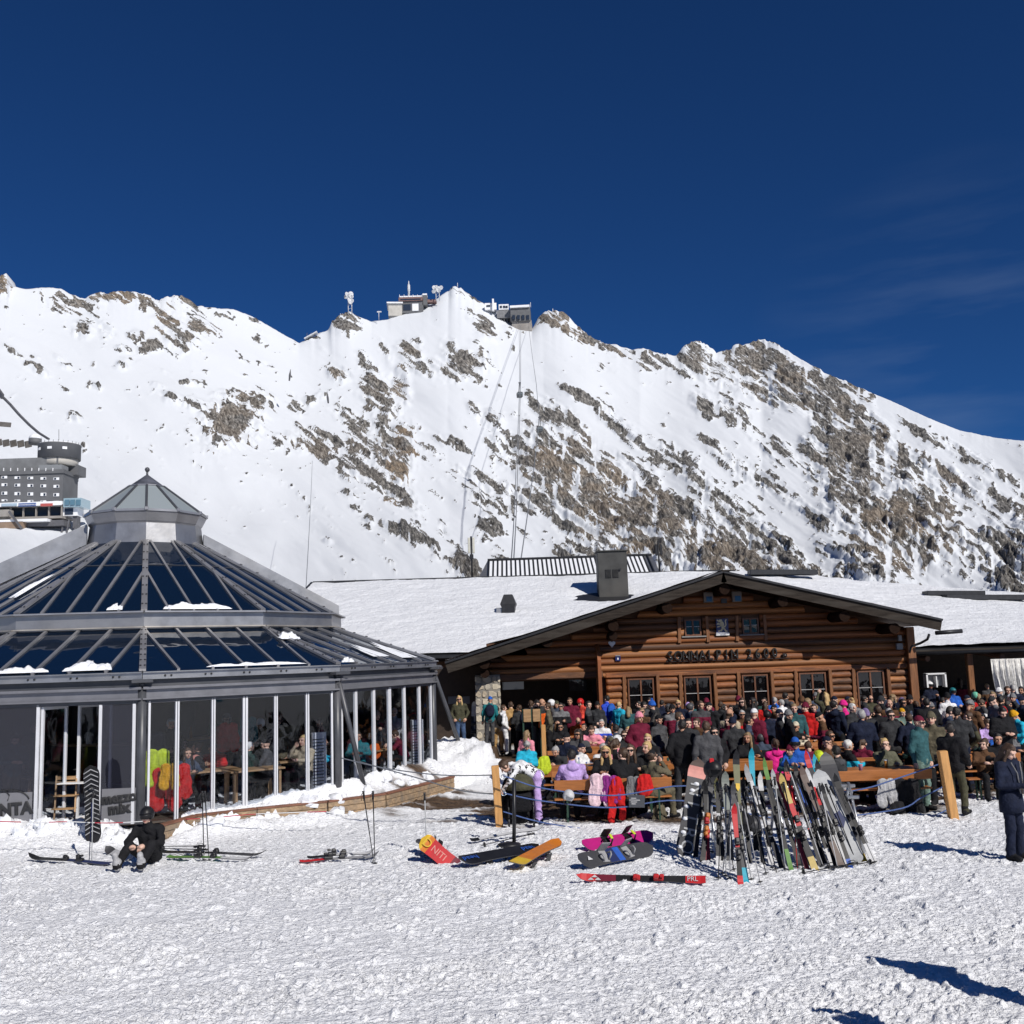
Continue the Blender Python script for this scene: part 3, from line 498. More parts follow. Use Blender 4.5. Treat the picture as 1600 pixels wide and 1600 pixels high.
for k in range(12):
    vis = k in (10, 11, 0, 1, 2)
    c0, c1 = pv(k, RB, 0), pv(k + 1, RB, 0); out = Vector((math.sin(PHI + R(30) * k + R(15)), -math.cos(PHI + R(30) * k + R(15)), 0)); tan = (c1 - c0).normalized(); SL = (c1 - c0).length
    ro = Vector((math.sin(PHI + R(30) * k), -math.cos(PHI + R(30) * k), 0))
    MB().tube([pv(k, RB - .06, .1), pv(k, RB - .06, ZB)], .088, 14).build('column', DSTEEL, pav)
    # I beam ring: flange, web, lower rail
    mb = MB(); mb.bar(pv(k, RB, ZB), pv(k + 1, RB, ZB), .16, .05); mb.bar(pv(k, RB - .03, ZB - .11), pv(k + 1, RB - .03, ZB - .11), .05, .17); mb.bar(pv(k, RB, ZB - .21), pv(k + 1, RB, ZB - .21), .14, .03)
    mb.build('ring_beam', mat('beam_steel', (.20, .20, .215), rough=.4, metal=.4, var=.15, scale=3), pav)
    # dark gap and eaves fascia
    MB().bar(pv(k, RB - .10, ZB + .10), pv(k + 1, RB - .10, ZB + .10), .06, .16).build('shadow_gap', DSTEEL, pav)
    mb = MB(); mb.bar(pv(k, RB + .03, ZE - .06), pv(k + 1, RB + .03, ZE - .06), .05, .13); mb.bar(pv(k, RB + .05, ZE + .014), pv(k + 1, RB + .05, ZE + .014), .12, .02)
    fa = mb.build('eaves_fascia', ZINC, pav)
    if vis:
        for i in range(5):
            for dx in (-.06, .06):
                p = c0 + tan * (SL * (i + .6) / 5.2 + dx) + out * .062 + Vector((0, 0, ZE - .06))
                link('bolt', bolt, fa, p - wloc(pav), out.to_track_quat('Z', 'Y'))
    MB().box(pv(k, RB + .05, ZE - .155), (.40, .24, .07), PHI + R(30) * k, bev=.01).build('bracket', DSTEEL, pav)
    MB().tube([pv(k, RB - .05, ZB + .02), pv(k, RB - .05, ZE - .18)], .06, 10).build('bearing', DSTEEL, pav)
    # roofs: hip rafter, jack rafters, panes, fascia
    for (r0, z0, r1, z1, ts, nm) in ((RB, ZE + .03, RU, ZU1, [1 / 6, 2 / 6, 3 / 6, 4 / 6, 5 / 6], 'lower'), (RU, ZU2 + .03, RR, ZR1, [.2, .4, .6, .8], 'upper')):
        B0, B1, T0, T1 = pv(k, r0, z0), pv(k + 1, r0, z0), pv(k, r1, z1), pv(k + 1, r1, z1)
        mB, mT = (B0 + B1) / 2, (T0 + T1) / 2; L0 = (B1 - B0).length; l1 = (T1 - T0).length; up = (mT - mB); S = up.length; up = up / S; nrm = tan.cross(up).normalized()
        if nrm.z < 0: nrm = -nrm
        smax = lambda u: S if abs(u) <= l1 / 2 else S * (L0 / 2 - abs(u)) / ((L0 - l1) / 2)
        P = lambda u, s_, o=0.0: mB + tan * u + up * s_ + nrm * o
        hr = MB(); hr.bar(B0 + Vector((0, 0, .03)), T0 + Vector((0, 0, .03)), .13, .05, up=ro + Vector((0, 0, 1.6)))
        h_ = hr.build('hip_rafter', ALU, pav)
        if vis:
            dv = T0 - B0; hn = (ro + Vector((0, 0, 1.6))).normalized(); hx = dv.cross(hn).normalized(); hn = hx.cross(dv).normalized()
            for q in range(8):
                for sx in (-.04, .04):
                    link('bolt', bolt, h_, B0 + dv * (.06 + q * .12) + hx * sx + hn * .035 + Vector((0, 0, .03)) - wloc(pav), hn.to_track_quat('Z', 'Y'))
        us = [-L0 / 2] + [(t - .5) * L0 for t in ts] + [L0 / 2]
        for u in us[1:-1]:
            if smax(u) > .15: MB().bar(P(u, -.02, .02), P(u, smax(u), .02), .055, .05, up=nrm).build('rafter', ALU, pav)
        for u0, u1 in zip(us[:-1], us[1:]):
            pts = [(u0, 0), (u1, 0)]
            if smax(u1) > 1e-3: pts.append((u1, smax(u1)))
            if u0 < l1 / 2 < u1: pts.append((l1 / 2, S))
            if u0 < -l1 / 2 < u1: pts.append((-l1 / 2, S))
            if smax(u0) > 1e-3: pts.append((u0, smax(u0)))
            if len(pts) >= 3:
                MB().slab([P(u, s_, -.02) for u, s_ in pts], nrm, .02).build('roof_pane', RGLASS, pav)
        if nm == 'upper' and vis:
            s_ = S * .62; u_ = L0 / 2 - (L0 - l1) / 2 * .62
            MB().bar(P(-u_, s_, .012), P(u_, s_, .012), .03, .012, up=nrm).build('glazing_bar', DSTEEL, pav)
    mb = MB(); ring(mb, RU, ZU1, RU, ZU2, k); mb.build('clerestory_panel', ZINC, pav)
    MB().bar(pv(k, RU + .05, ZU2 + .02), pv(k + 1, RU + .05, ZU2 + .02), .16, .035).build('upper_gutter', ALU, pav)
    MB().bar(pv(k, RU + .06, ZU1 + .04), pv(k + 1, RU + .06, ZU1 + .04), .12, .03).build('flashing', mat('flashing', (.40, .37, .33), rough=.5, metal=.5, var=.3, scale=2), pav)
    # cupola
    mb = MB(); ring(mb, RR + .06, ZR1 - .05, RR, ZR2, k); mb.build('cupola_panel', ZINC, pav)
    mb = MB(); ring(mb, RR - .02, ZR2, RR + .02, ZR2 + .06, k); ring(mb, RR + .02, ZR2 + .05, RCE, ZCE - .06, k); mb.build('cupola_cove', ALU, pav)
    MB().bar(pv(k, RCE, ZCE - .02), pv(k + 1, RCE, ZCE - .02), .06, .06).build('cupola_eave', ALU, pav)
    f = .68; rm, zm = RCE * (1 - f), ZCE + (ZAP - ZCE) * f
    mb = MB(); ring(mb, RCE, ZCE, rm, zm, k, .015); mb.build('cupola_pane', CGLASS, pav)
    mb = MB(); mb.slab([pv(k, rm, zm), pv(k + 1, rm, zm), Vector((PC.x, PC.y, ZAP))], (0, 0, 1), .015); mb.build('cupola_cap', mat('lead_sheet', (.12, .125, .15), rough=.5, metal=.4, var=.4, scale=3), pav)
    MB().bar(pv(k, RCE, ZCE + .015), pv(k, rm, zm + .015), .06, .04, up=ro + Vector((0, 0, 1.3))).build('cupola_rafter', DSTEEL, pav)
    MB().bar(pv(k, rm, zm + .02), pv(k + 1, rm, zm + .02), .04, .03).build('cupola_ring', ALU, pav)
    MB().box(pv(k, RCE + .01, ZCE + .01), (.10, .07, .09), PHI + R(30) * k, bev=.01).build('rafter_shoe', ALU, pav)
mb = MB(); mb.tube([Vector((PC.x, PC.y, ZAP - .05)), Vector((PC.x, PC.y, ZAP + .09))], .03, 8); mb.lathe([(.01, -.07), (.05, -.05), (.07, 0), (.05, .05), (.01, .07)], (PC.x, PC.y, ZAP + .14), 12); mb.build('finial', DSTEEL, pav)
# raised metal fins running down two opposite hips
for k in (-3, 3):
    a, b = pv(k, RR + .05, ZR1 + .02), pv(k, RU + (1.2 if k < 0 else -.1), ZU2 + (-.45 if k < 0 else .05)); rd = (b - a)
    mb = MB(); sd = Vector((math.cos(PHI + R(30) * k), math.sin(PHI + R(30) * k), 0)) * .25
    fh = .55 if k < 0 else .30; mb.slab([a - sd, b - sd, b - sd + Vector((0, 0, fh)), a - sd + Vector((0, 0, fh))], sd, .5); mb.build('hip_fin', ZINC, pav)
# facades
def facade(k, ts, kinds, zb=.30):
    c0, c1 = pv(k, RB - .05, 0), pv(k + 1, RB - .05, 0); d = c1 - c0; tan = d.normalized(); out = Vector((math.sin(PHI + R(30) * k + R(15)), -math.cos(PHI + R(30) * k + R(15)), 0)); zt = ZB - .25
    MB().bar(c0 + Vector((0, 0, zt)), c1 + Vector((0, 0, zt)), .07, .09).build('head_rail', DSTEEL, pav)
    for i, t in enumerate(ts):
        if 0 < t < 1 or True:
            p = c0 + d * t
            if t <= 0: p = p + tan * .14
            if t >= 1: p = p - tan * .14
            w = .105 if (len(ts) > 5 and i == 3) else (.075 if len(ts) > 5 else .10)
            mb = MB()
            for o_ in ((-w / 4 - .004, w / 4 + .004) if len(ts) > 5 and 0 < t < 1 else (0,)):
                ww = w / 2 - .004 if len(ts) > 5 and 0 < t < 1 else w * .6
                mb.bar(p + tan * o_ + Vector((0, 0, zb)), p + tan * o_ + Vector((0, 0, zt)), ww, .07, up=out, bev=.006)
            mb.build('mullion', WALU, pav)
    for (t0, t1, kd) in zip(ts[:-1], ts[1:], kinds):
        a, b = c0 + d * t0, c0 + d * t1
        if kd == 'open': continue
        MB().slab([a + Vector((0, 0, zb)), b + Vector((0, 0, zb)), b + Vector((0, 0, zt)), a + Vector((0, 0, zt))], out, .012).build('pane', DGLASS if kd in ('door', 'decal') else FGLASS, pav)
        if kd == 'decal':
            a2, b2 = a + tan * .06 + out * .02, b - tan * .06 + out * .02
            MB().slab([a2 + Vector((0, 0, zb)), b2 + Vector((0, 0, zb)), b2 + Vector((0, 0, .98)), a2 + Vector((0, 0, .98))], out, .004).build('printed_film', mat('frosted_film', (.17, .17, .185), rough=.6, var=.06), pav)
tsR = [0, .165, .34, .5, .66, .83, 1]
facade(-1, [0, .235, .528, .812, 1], ['pane', 'decal', 'open', 'decal'])
for k in (0, 1, 2, -2): facade(k, tsR, ['pane'] * 6)
# lettering on the two films
def on_side(k, t, z, off):
    c0, c1 = pv(k, RB - .05, 0), pv(k + 1, RB - .05, 0); out = Vector((math.sin(PHI + R(30) * k + R(15)), -math.cos(PHI + R(30) * k + R(15)), 0))
    return c0 + (c1 - c0) * t + out * off + Vector((0, 0, z)), Matrix(((c1 - c0).normalized(), Vector((0, 0, 1)), out)).transposed()
INK = mat('dark_ink', (.02, .02, .022), rough=.6); INKG = mat('grey_ink', (.26, .26, .28), rough=.6)
for txt, k, t, z, sz in (('mezzo', -1, .905, .80, .25), ('mix', -1, .905, .60, .27), ('FANTA', -1, .40, .66, .30)):
    for sc_, m_, o_ in ((1.0, INK, .036), (.93, INKG, .041)):
        me = text_mesh(txt, sz, .001, m_, bev=(.018 if m_ is INK else 0.0)); p, M = on_side(k, t, z, o_)
        o = link('lettering', me, pav, p - wloc(pav)); o.rotation_mode = 'QUATERNION'; o.rotation_quaternion = (M @ Matrix.Rotation(R(5 if txt != 'FANTA' else 3), 3, 'Z')).to_quaternion()
p0, M = on_side(-1, .40, .84, .036)
mb = MB(); mb.tube([p0 + M @ Vector((.42 * math.cos(a), .22 * math.sin(a) - .02, 0)) for a in np.linspace(.15, 2.99, 12)], .012, 6)
mb.tube([p0 + M @ Vector((-.05, .2, 0)), p0 + M @ Vector((.05, .1, 0)), p0 + M @ Vector((.02, 0, 0))], .01, 6); mb.build('fruit_outline', INK, pav)
# the folded open leaf of the door bay
c0, c1 = pv(-1, RB - .05, 0), pv(0, RB - .05, 0); dd = c1 - c0; tn = dd.normalized(); inn = -Vector((math.sin(PHI - R(15)), -math.cos(PHI - R(15)), 0))
for (t, back, ln) in ((.545, .55, .62), (.66, .7, .45)):
    a = c0 + dd * t + inn * (back - .5 if t < .6 else back); b = a + inn * .55 + tn * (.25 if t < .6 else .45)
    df = MB()
    for q in (a, b): df.bar(q + Vector((0, 0, .32)), q + Vector((0, 0, ZB - .3)), .06, .05)
    df.bar(a + Vector((0, 0, ZB - .33)), b + Vector((0, 0, ZB - .33)), .05, .06); df.bar(a + Vector((0, 0, .35)), b + Vector((0, 0, .35)), .05, .08)
    dl = df.build('door_leaf', WALU, pav)
    MB().slab([a + Vector((0, 0, .35)), b + Vector((0, 0, .35)), b + Vector((0, 0, ZB - .33)), a + Vector((0, 0, ZB - .33))], inn.cross(Vector((0, 0, 1))), .01).build('door_pane', FGLASS, dl)
    MB().tube([a + Vector((0, 0, 1.3)) - tn * .03, a + Vector((0, 0, 1.3)) - tn * .1, a + Vector((0, 0, 1.3)) - tn * .1 + inn * .1], .012, 6).build('door_handle', BLACK, dl)
# raking struts
for k, f_ in ((1, gnd(570, 1226, .55)), (2, gnd(731, 1192, .35)), (0, None), (-1, None)):
    if f_ is None: continue
    MB().tube([pv(k, RB + .02, ZB - .08), Vector(f_) - Vector((0, 0, .12))], .055, 12).build('raking_strut', DSTEEL, pav)
    MB().lathe([(.16, 0), (.16, .02), (.07, .03)], Vector(f_) - Vector((0, 0, .1)), 12).build('foot_plate', DSTEEL, pav)
# floor, rear wall, core
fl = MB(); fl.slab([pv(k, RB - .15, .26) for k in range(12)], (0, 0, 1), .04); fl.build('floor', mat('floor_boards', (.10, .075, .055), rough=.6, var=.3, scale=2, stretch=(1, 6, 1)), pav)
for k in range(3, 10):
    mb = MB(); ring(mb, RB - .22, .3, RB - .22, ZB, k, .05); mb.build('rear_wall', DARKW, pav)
mb = MB(); mb.lathe([(2.0, .3), (2.0, 2.3)], (PC.x - .5, PC.y + 1.2, 0), 14, smooth=False); mb.build('bar_core', mat('bar_front', (.05, .04, .035), rough=.5, var=.3), pav)
mb = MB(); mb.lathe([(2.35, 1.3), (2.35, 1.36)], (PC.x - .5, PC.y + 1.2, 0), 24); mb.build('bar_counter', WOOD, pav)
for i, a in enumerate(np.linspace(-1.2, 1.2, 9)):
    r_ = 2.25; MB().lathe([(.04, 0), (.04, .16), (.015, .22), (.015, .3)], (PC.x - .5 + r_ * math.sin(a + PHI), PC.y + 1.2 - r_ * math.cos(a + PHI), 1.36), 8).build('bottle', [gloss('bottle%d' % (i % 3), ((.3, .12, .02), (.03, .12, .05), (.35, .33, .3))[i % 3])][0], pav)
# snow left lying on the glass and shards along the foot
def snow_lump(pts, name, label, n=9, amp=.05, parent=None):
    """a ragged patch of snow on a plane: pts = (origin, u, v, nrm, length, width)"""
    o, u, v, nr, L, Wd = pts; N = 26; V = []; Q = []
    for i in range(N):
        for j in range(9):
            s, t = i / (N - 1), j / 8; w = math.sin(math.pi * min(1, max(0, s))) ** .5 * (.3 + 1.2 * fbm(np.array([s * 9 + o.x]), np.array([t * .6]), 3)[0])
            hgt = (math.sin(math.pi * t) * math.sin(math.pi * s) ** .6) * amp * max(0, -.35 + 1.7 * fbm(np.array([s * 15 + o.y * 3]), np.array([t * 4.0]), 3)[0])
            V.append(o + u * (s * L) + v * ((t * w) * Wd) + nr * hgt)
    for i in range(N - 1):
        for j in range(8): a = i * 9 + j; Q.append((a, a + 1, a + 10, a + 9))
    mb = MB(); mb.add(V, Q, smooth=True); return tag(mb.build(name, SNOW, parent), label, 'snow') if parent is None else mb.build(name, SNOW, parent)
def side_uv(k, lower=True):
    r0, z0, r1, z1 = (RB, ZE + .03, RU, ZU1) if lower else (RU, ZU2 + .03, RR, ZR1)
    B0, B1, T0, T1 = pv(k, r0, z0), pv(k + 1, r0, z0), pv(k, r1, z1), pv(k + 1, r1, z1)
    u = (B1 - B0).normalized(); v = (((T0 + T1) - (B0 + B1)) / 2).normalized(); n_ = u.cross(v); n_ = n_ if n_.z > 0 else -n_
    return B0, u, v, n_, (B1 - B0).length
for (k, low, t, s0, L, Wd, amp, lab) in ((-1, True, .32, .03, 1.05, .3, .10, 'crumbly snow strip along the left lower eave of the pavilion'), (-1, True, .63, .04, .95, .5, .14, 'snow heap on the lower glass roof left of the corner column'), (0, True, .30, .02, 2.2, .16, .07, 'thin snow line along the right lower eave of the pavilion'),
        (1, True, .03, 1.75, .7, .35, .2, 'white snow lump at the top of the lower glass roof'), (0, False, .15, .03, 1.6, .35, .1, 'snow patch along the upper glass roof eave'), (-1, False, .7, .03, .35, .3, .09, 'small snow patch on the upper glass roof by the central hip'), (-2, False, .55, .9, .25, 1.3, .08, 'long snow streak on the left upper glass roof'),
        (1, True, .45, .35, .7, .9, .03, 'thin patchy snow on the right end of the lower glass roof'), (1, True, .70, .2, .75, 1.2, .03, 'wide frosty snow patch beside the far right hip of the pavilion'), (1, True, .03, .02, .5, .1, .16, 'snow blob hanging on the eave above the raking strut')):
    B0, u, v, n_, L0 = side_uv(k, low); tag(snow_lump((B0 + u * (t * L0) + v * s0 + n_ * .04, u, v, n_, L, Wd), 'snow_patch', lab, amp=amp), group='snow left on the pavilion')
rs = random.Random(4); cl = MB()
for i in range(70):
    k = rs.choice((-1, -1, -1, 0, 0, 0, 1)); t = rs.random(); c = pv(k, RB, 0) * (1 - t) + pv(k + 1, RB, 0) * t; out = Vector((math.sin(PHI + R(30) * k + R(15)), -math.cos(PHI + R(30) * k + R(15)), 0))
    c = c + out * rs.uniform(.10, .6) ; z = ground_z(c.x, c.y); s = rs.uniform(.05, .17); n_ = 9; V = []; Q = []; ox, oy = rs.uniform(-.5, .5) * s, rs.uniform(-.3, .3) * s
    for a in range(6):
        la = -.5 + a / 5 * 2.0
        for b in range(n_):
            lo = 2 * math.pi * b / n_; rr = s * (.75 + .6 * rs.random()); V.append(c + Vector((math.cos(lo) * math.cos(la) * rr * 1.25 + ox * a / 5, math.sin(lo) * math.cos(la) * rr * .9 + oy * a / 5, z + math.sin(la) * rr * rs.uniform(.8, 1.3))))
    for a in range(5):
        for b in range(n_): Q.append((a * n_ + b, a * n_ + (b + 1) % n_, (a + 1) * n_ + (b + 1) % n_, (a + 1) * n_ + b))
    Q.append(tuple(5 * n_ + b for b in range(n_))); cl.add(V, Q, smooth=rs.random() < .6)
tag(cl.build('snow_clods', SNOW), 'broken snow clods heaped along the pavilion foot', kind='stuff')
# terrace edging timbers
tp = [gnd(236, 1297, .30), gnd(305, 1277, .33), gnd(400, 1266, .33), gnd(510, 1255, .33), gnd(600, 1243, .33), gnd(706, 1216, .33)]
te = thing('timber_edging', 'weathered plank edging along the snowy terrace in front of the pavilion', 'edging', (tp[3].x, tp[3].y, 0))
for a, b in zip(tp[:-1], tp[1:]):
    dv = (b - a).normalized() * .01; nn_ = Vector((dv.y, -dv.x, 0)).normalized() * .05
    for j in range(3): MB().bar(a + dv + nn_ - Vector((0, 0, .03 + .125 * j)), b - dv + nn_ - Vector((0, 0, .03 + .125 * j)), .05 + .012 * (j % 2), .118, bev=.008).build('plank', TIMB, te)
    MB().bar(a + dv + nn_ * .3 + Vector((0, 0, .04)), b - dv + nn_ * .3 + Vector((0, 0, .04)), .16, .03).build('cap_board', mat('red_brown_board', (.20, .085, .05), rough=.7, var=.3, scale=3, bump=.2), te)

# ================================================================== CHALET
LOG3 = mat('log_wood_light', (.34, .135, .042), rough=.55, var=.5, scale=2.0, stretch=(1, 9, 9), bump=.5, bscale=14, dirt=(.13, .05, .018))
LOGM = mat('log_wood', (.26, .088, .026), rough=.55, var=.45, scale=2.2, stretch=(1, 9, 9), bump=.45, bscale=16, dirt=(.07, .026, .011))
LOG2 = mat('log_wood_dark', (.15, .062, .025), rough=.6, var=.5, scale=2.6, stretch=(1, 9, 9), bump=.45, bscale=14, dirt=(.055, .026, .015))
POSTM = mat('post_wood', (.22, .09, .032), rough=.55, var=.35, scale=2.5, stretch=(9, 9, 1), bump=.3, dirt=(.14, .055, .02))
BARGE = mat('grey_barge_board', (.036, .029, .024), rough=.9, spec=.15, var=.45, scale=2, stretch=(1, 8, 8), bump=.5, bscale=18, dirt=(.06, .052, .045))
SOFF = mat('soffit_wood', (.12, .05, .02), rough=.7, var=.3, scale=2, stretch=(8, 1, 8))
TIN = mat('dark_tin', (.035, .036, .04), rough=.5, metal=.5, var=.2)
FY = 37.0; K = FY / 31.0
def kz(z): return CAMH + (z - CAMH) * K
xz = lambda px, py, Y=FY: at(px, py, Y)
hut = thing('log_hut', 'brown log hut with wide gable roof and carved name over the windows', 'hut', (6, FY, 0))
BY = 29.65 * K; RP = Vector((6.02 * K, BY, kz(5.46))); EL = Vector((-2.05 * K, BY, kz(3.13))); ER = Vector((12.19 * K, BY, kz(3.88)))
XA, XB, XC = 2.62 * K, 11.62 * K, -.9 * K; PZ = kz(2.72)
sL = (RP.z - EL.z) / (RP.x - EL.x); sR = (RP.z - ER.z) / (ER.x - RP.x)
def under(x): return RP.z - .36 - (sL * (RP.x - x) if x < RP.x else sR * (x - RP.x))
lw = [(980.4, 1021), (1068, 1110), (1158.5, 1199), (1247.5, 1289.5), (1337.5, 1380)]
LW = []
for i, (a, b) in enumerate(lw):
    yt = 1060.5 - i * 3.0; p, q = xz(a, yt), xz(b, yt); LW.append((p.x, q.x, 1.0, p.z))
p, q = xz(1069, 968), xz(1096, 993); p2, q2 = xz(1159, 966), xz(1186, 990)
UW = [(p.x, q.x, q.z, p.z), (p2.x, q2.x, q2.z, p2.z)]
OPEN = [(a - .05, b + .05, c - .05, d + .06) for a, b, c, d in LW + UW]
lr = .122; logs = []
def log_mesh(seed, m):
    r_ = random.Random(seed); mb = MB(); n = 10; pts = []; rad = []
    for i in range(9):
        pts.append(((i / 8 - .5), r_.uniform(-.006, .006), r_.uniform(-.006, .006))); rad.append(r_.uniform(.97, 1.05) * lr)
    mb.tube(pts, rad, n); return mb.mesh('log', m)
LM = [log_mesh(i, (LOGM, LOG2, LOG3, LOGM, LOG2, LOGM)[i % 6]) for i in range(9)]
row = 0; z = .10
while z < RP.z - .4:
    zl = z + lr; xl = max(XC, RP.x - (RP.z - .40 - zl) / sL); xr = min(XB, RP.x + (RP.z - .40 - zl) / sR)
    if z < PZ: xl = max(xl, XA)
    segs = [(xl, xr)]
    for (a, b, c, d) in OPEN:
        if z + .06 > c and z - .06 < d:
            ns = []
            for s0, s1 in segs:
                if b <= s0 or a >= s1: ns.append((s0, s1))
                else:
                    if a - s0 > .06: ns.append((s0, a))
                    if s1 - b > .06: ns.append((b, s1))
            segs = ns
    for s0, s1 in segs:
        if s1 - s0 < .08: continue
        link('log', LM[random.randint(0, 8)], hut, Vector(((s0 + s1) / 2, FY + .02 + random.uniform(-.012, .012), z)) - wloc(hut), (random.uniform(0, 6.28), 0, 0), ((s1 - s0), 1, 1.0))
    z += lr * 1.92; row += 1
# core wall behind the logs, floor to roof, with openings left free by building it in strips
def core(x0, x1, z0, z1):
    pts = [(x0, z0), (x1, z0), (x1, min(z1, under(x1)))]
    if x0 < RP.x < x1 and z1 > under(RP.x): pts.append((RP.x, under(RP.x)))
    pts.append((x0, min(z1, under(x0))))
    MB().slab([(x, FY + .08, z_) for x, z_ in pts], (0, 1, 0), .1).build('core_wall', mat('wall_core', (.09, .04, .018), rough=.8), hut)
core(XA, XB, 0, 1.0); core(XC, XB, LW[0][3] + .02, UW[0][2] - .04); core(XC, UW[0][0], UW[0][2] - .04, 9); core(UW[1][1], XB, UW[0][2] - .04, 9); core(UW[0][1], UW[1][0], UW[0][2] - .04, 9)
core(UW[0][0], UW[0][1], UW[0][3], 9); core(UW[1][0], UW[1][1], UW[1][3], 9)
xs = [XA] + [v for w in LW for v in (w[0], w[1])] + [XB]
for a, b in zip(xs[0::2], xs[1::2]): core(a, b, 1.0, LW[0][3] + .02)
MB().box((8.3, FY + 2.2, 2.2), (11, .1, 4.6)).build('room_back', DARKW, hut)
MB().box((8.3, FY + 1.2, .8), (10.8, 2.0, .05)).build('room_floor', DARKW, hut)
HG = glass('hut_glass', (.35, .36, .38), 1.0, base=(.006, .006, .007, .75))
FRM = mat('window_frame_wood', (.15, .06, .028), rough=.5, var=.25, scale=4, stretch=(4, 4, 1)); BARW = mat('window_bar_grey', (.42, .41, .40), rough=.5)
def window(x0, x1, z0, z1, jam=.13, sill=True):
    w = MB(); y = FY + .0; t = .05
    for x in (x0 + t / 2, x1 - t / 2): w.bar((x, y, z0), (x, y, z1), t, .10, up=(0, 1, 0))
    for z_ in (z0 + t / 2, z1 - t / 2): w.bar((x0 + t, y, z_), (x1 - t, y, z_), .10, t)
    fr = w.build('window', FRM, hut); xm = (x0 + x1) / 2; zm = z0 + (z1 - z0) * .55
    MB().bar((xm, y - .005, z0 + t), (xm, y - .005, z1 - t), .055, .06, up=(0, 1, 0)).build('mullion', FRM, fr)
    MB().bar((x0 + t, y - .02, zm), (x1 - t, y - .02, zm), .03, .022).build('glazing_bar', BARW, fr)
    for (a, b) in ((x0 + t, xm - .028), (xm + .028, x1 - t)):
        for (c, d) in ((z0 + t, zm - .012), (zm + .012, z1 - t)):
            MB().slab([(a, y + .02, c), (b, y + .02, c), (b, y + .02, d), (a, y + .02, d)], (0, 1, 0), .008).build('pane', HG, fr)
    if sill: MB().box((xm, y - .08, z0 - .035), ((x1 - x0) + .3, .2, .05), bev=.01).build('sill', mat('sill_grey', (.24, .23, .22), rough=.7), fr)
    for i, (x, lean) in enumerate(((x0 - jam, .03), (x1 + jam, -.01))):
        MB().bar((x - lean, FY - .09, z0 - .25), (x, FY - .09, z1 + .10), .12, .12, up=(0, 1, 0), bev=.015).build('jamb_post', POSTM, hut)
    return fr
for w in LW: window(*w)
for w in UW: window(*w, jam=.20)
MB().bar((XA, FY - .06, LW[0][3] + .14), (XB - .1, FY - .06, LW[0][3] + .14), .10, .18, bev=.02).build('lintel_beam', LOGM, hut)
# corner boards and posts
MB().slab([(XA - .32, FY - .8, 0), (XA - .32, FY + .1, 0), (XA - .32, FY + .1, 3.65), (XA - .32, FY - .6, 3.3), (XA - .32, FY - .8, 3.0)], (1, 0, 0), .12).build('wing_board', mat('red_wood', (.26, .085, .028), rough=.5, var=.25, scale=2, stretch=(6, 6, 1)), hut)
MB().box((XB + .08, FY - .1, 1.9), (.28, .35, 3.8), bev=.02).build('corner_post', POSTM, hut)
# roof: slabs, barge boards, purlins, ridge
for (e, nm) in ((EL, -1), (ER, 1)):
    d = (RP - e); mb = MB(); n_ = Vector((-d.z, 0, d.x)) if d.x > 0 else Vector((d.z, 0, -d.x)); n_.normalize()
    q0, q1 = e + Vector((0, .06, -.06)), RP + Vector((0, .06, -.06))
    mb.slab([q0, q1, q1 + Vector((0, 9.5, 0)), q0 + Vector((0, 9.5, 0))], n_, -.10); mb.build('roof_slab', SOFF, hut)
    mb = MB(); mb.bar(e + n_ * -.20, RP + n_ * -.20, .07, .36, up=n_); mb.build('barge_board', BARGE, hut)
    mb = MB(); mb.bar(e + n_ * -.01 + Vector((0, -.05, 0)), RP + n_ * -.01 + Vector((0, -.05, 0)), .10, .07, up=n_); mb.build('barge_cap', TIN, hut)
    # snow on the slope, held back from the edge
    for j in range(1): pass
    N = 30; V = []; Q = []
    for i in range(N + 1):
        for jj in range(13):
            s = i / N; p = e.lerp(RP, s) + Vector((0, .35 + jj * .7, .0)); p = p + n_ * (.07 + .02 * vnoise(np.array([s * 20]), np.array([jj * .7 + nm]))[0]); V.append(p)
    for i in range(N):
        for jj in range(12): a = i * 13 + jj; Q.append((a, a + 1, a + 14, a + 13))
    MB().add(V, Q, smooth=True).build('roof_snow', SNOW, hut)
MB().bar((RP.x + .1, BY - .12, RP.z + .02), (RP.x + .25, BY + 1.4, RP.z + .08), .3, .05).build('ridge_cap', BARGE, hut)
ENDW = mat('log_end', (.018, .010, .007), rough=.95, spec=.08, var=.4, scale=14)
for (px, py) in ((958, 978), (1042, 950), (1131, 921), (1222, 940), (1318, 963), (1396, 982), (855, 1003), (757, 1037)):
    p = at(px, py, BY + .25); z_ = p.z
    MB().tube([(p.x, BY + .12, z_), (p.x, FY + .3, z_)], .18, 16).build('purlin', ENDW, hut)
    if px in (958, 757): MB().tube([(p.x, BY + .3, z_ - .34), (p.x, FY + .3, z_ - .34)], .15, 14).build('purlin', ENDW, hut)
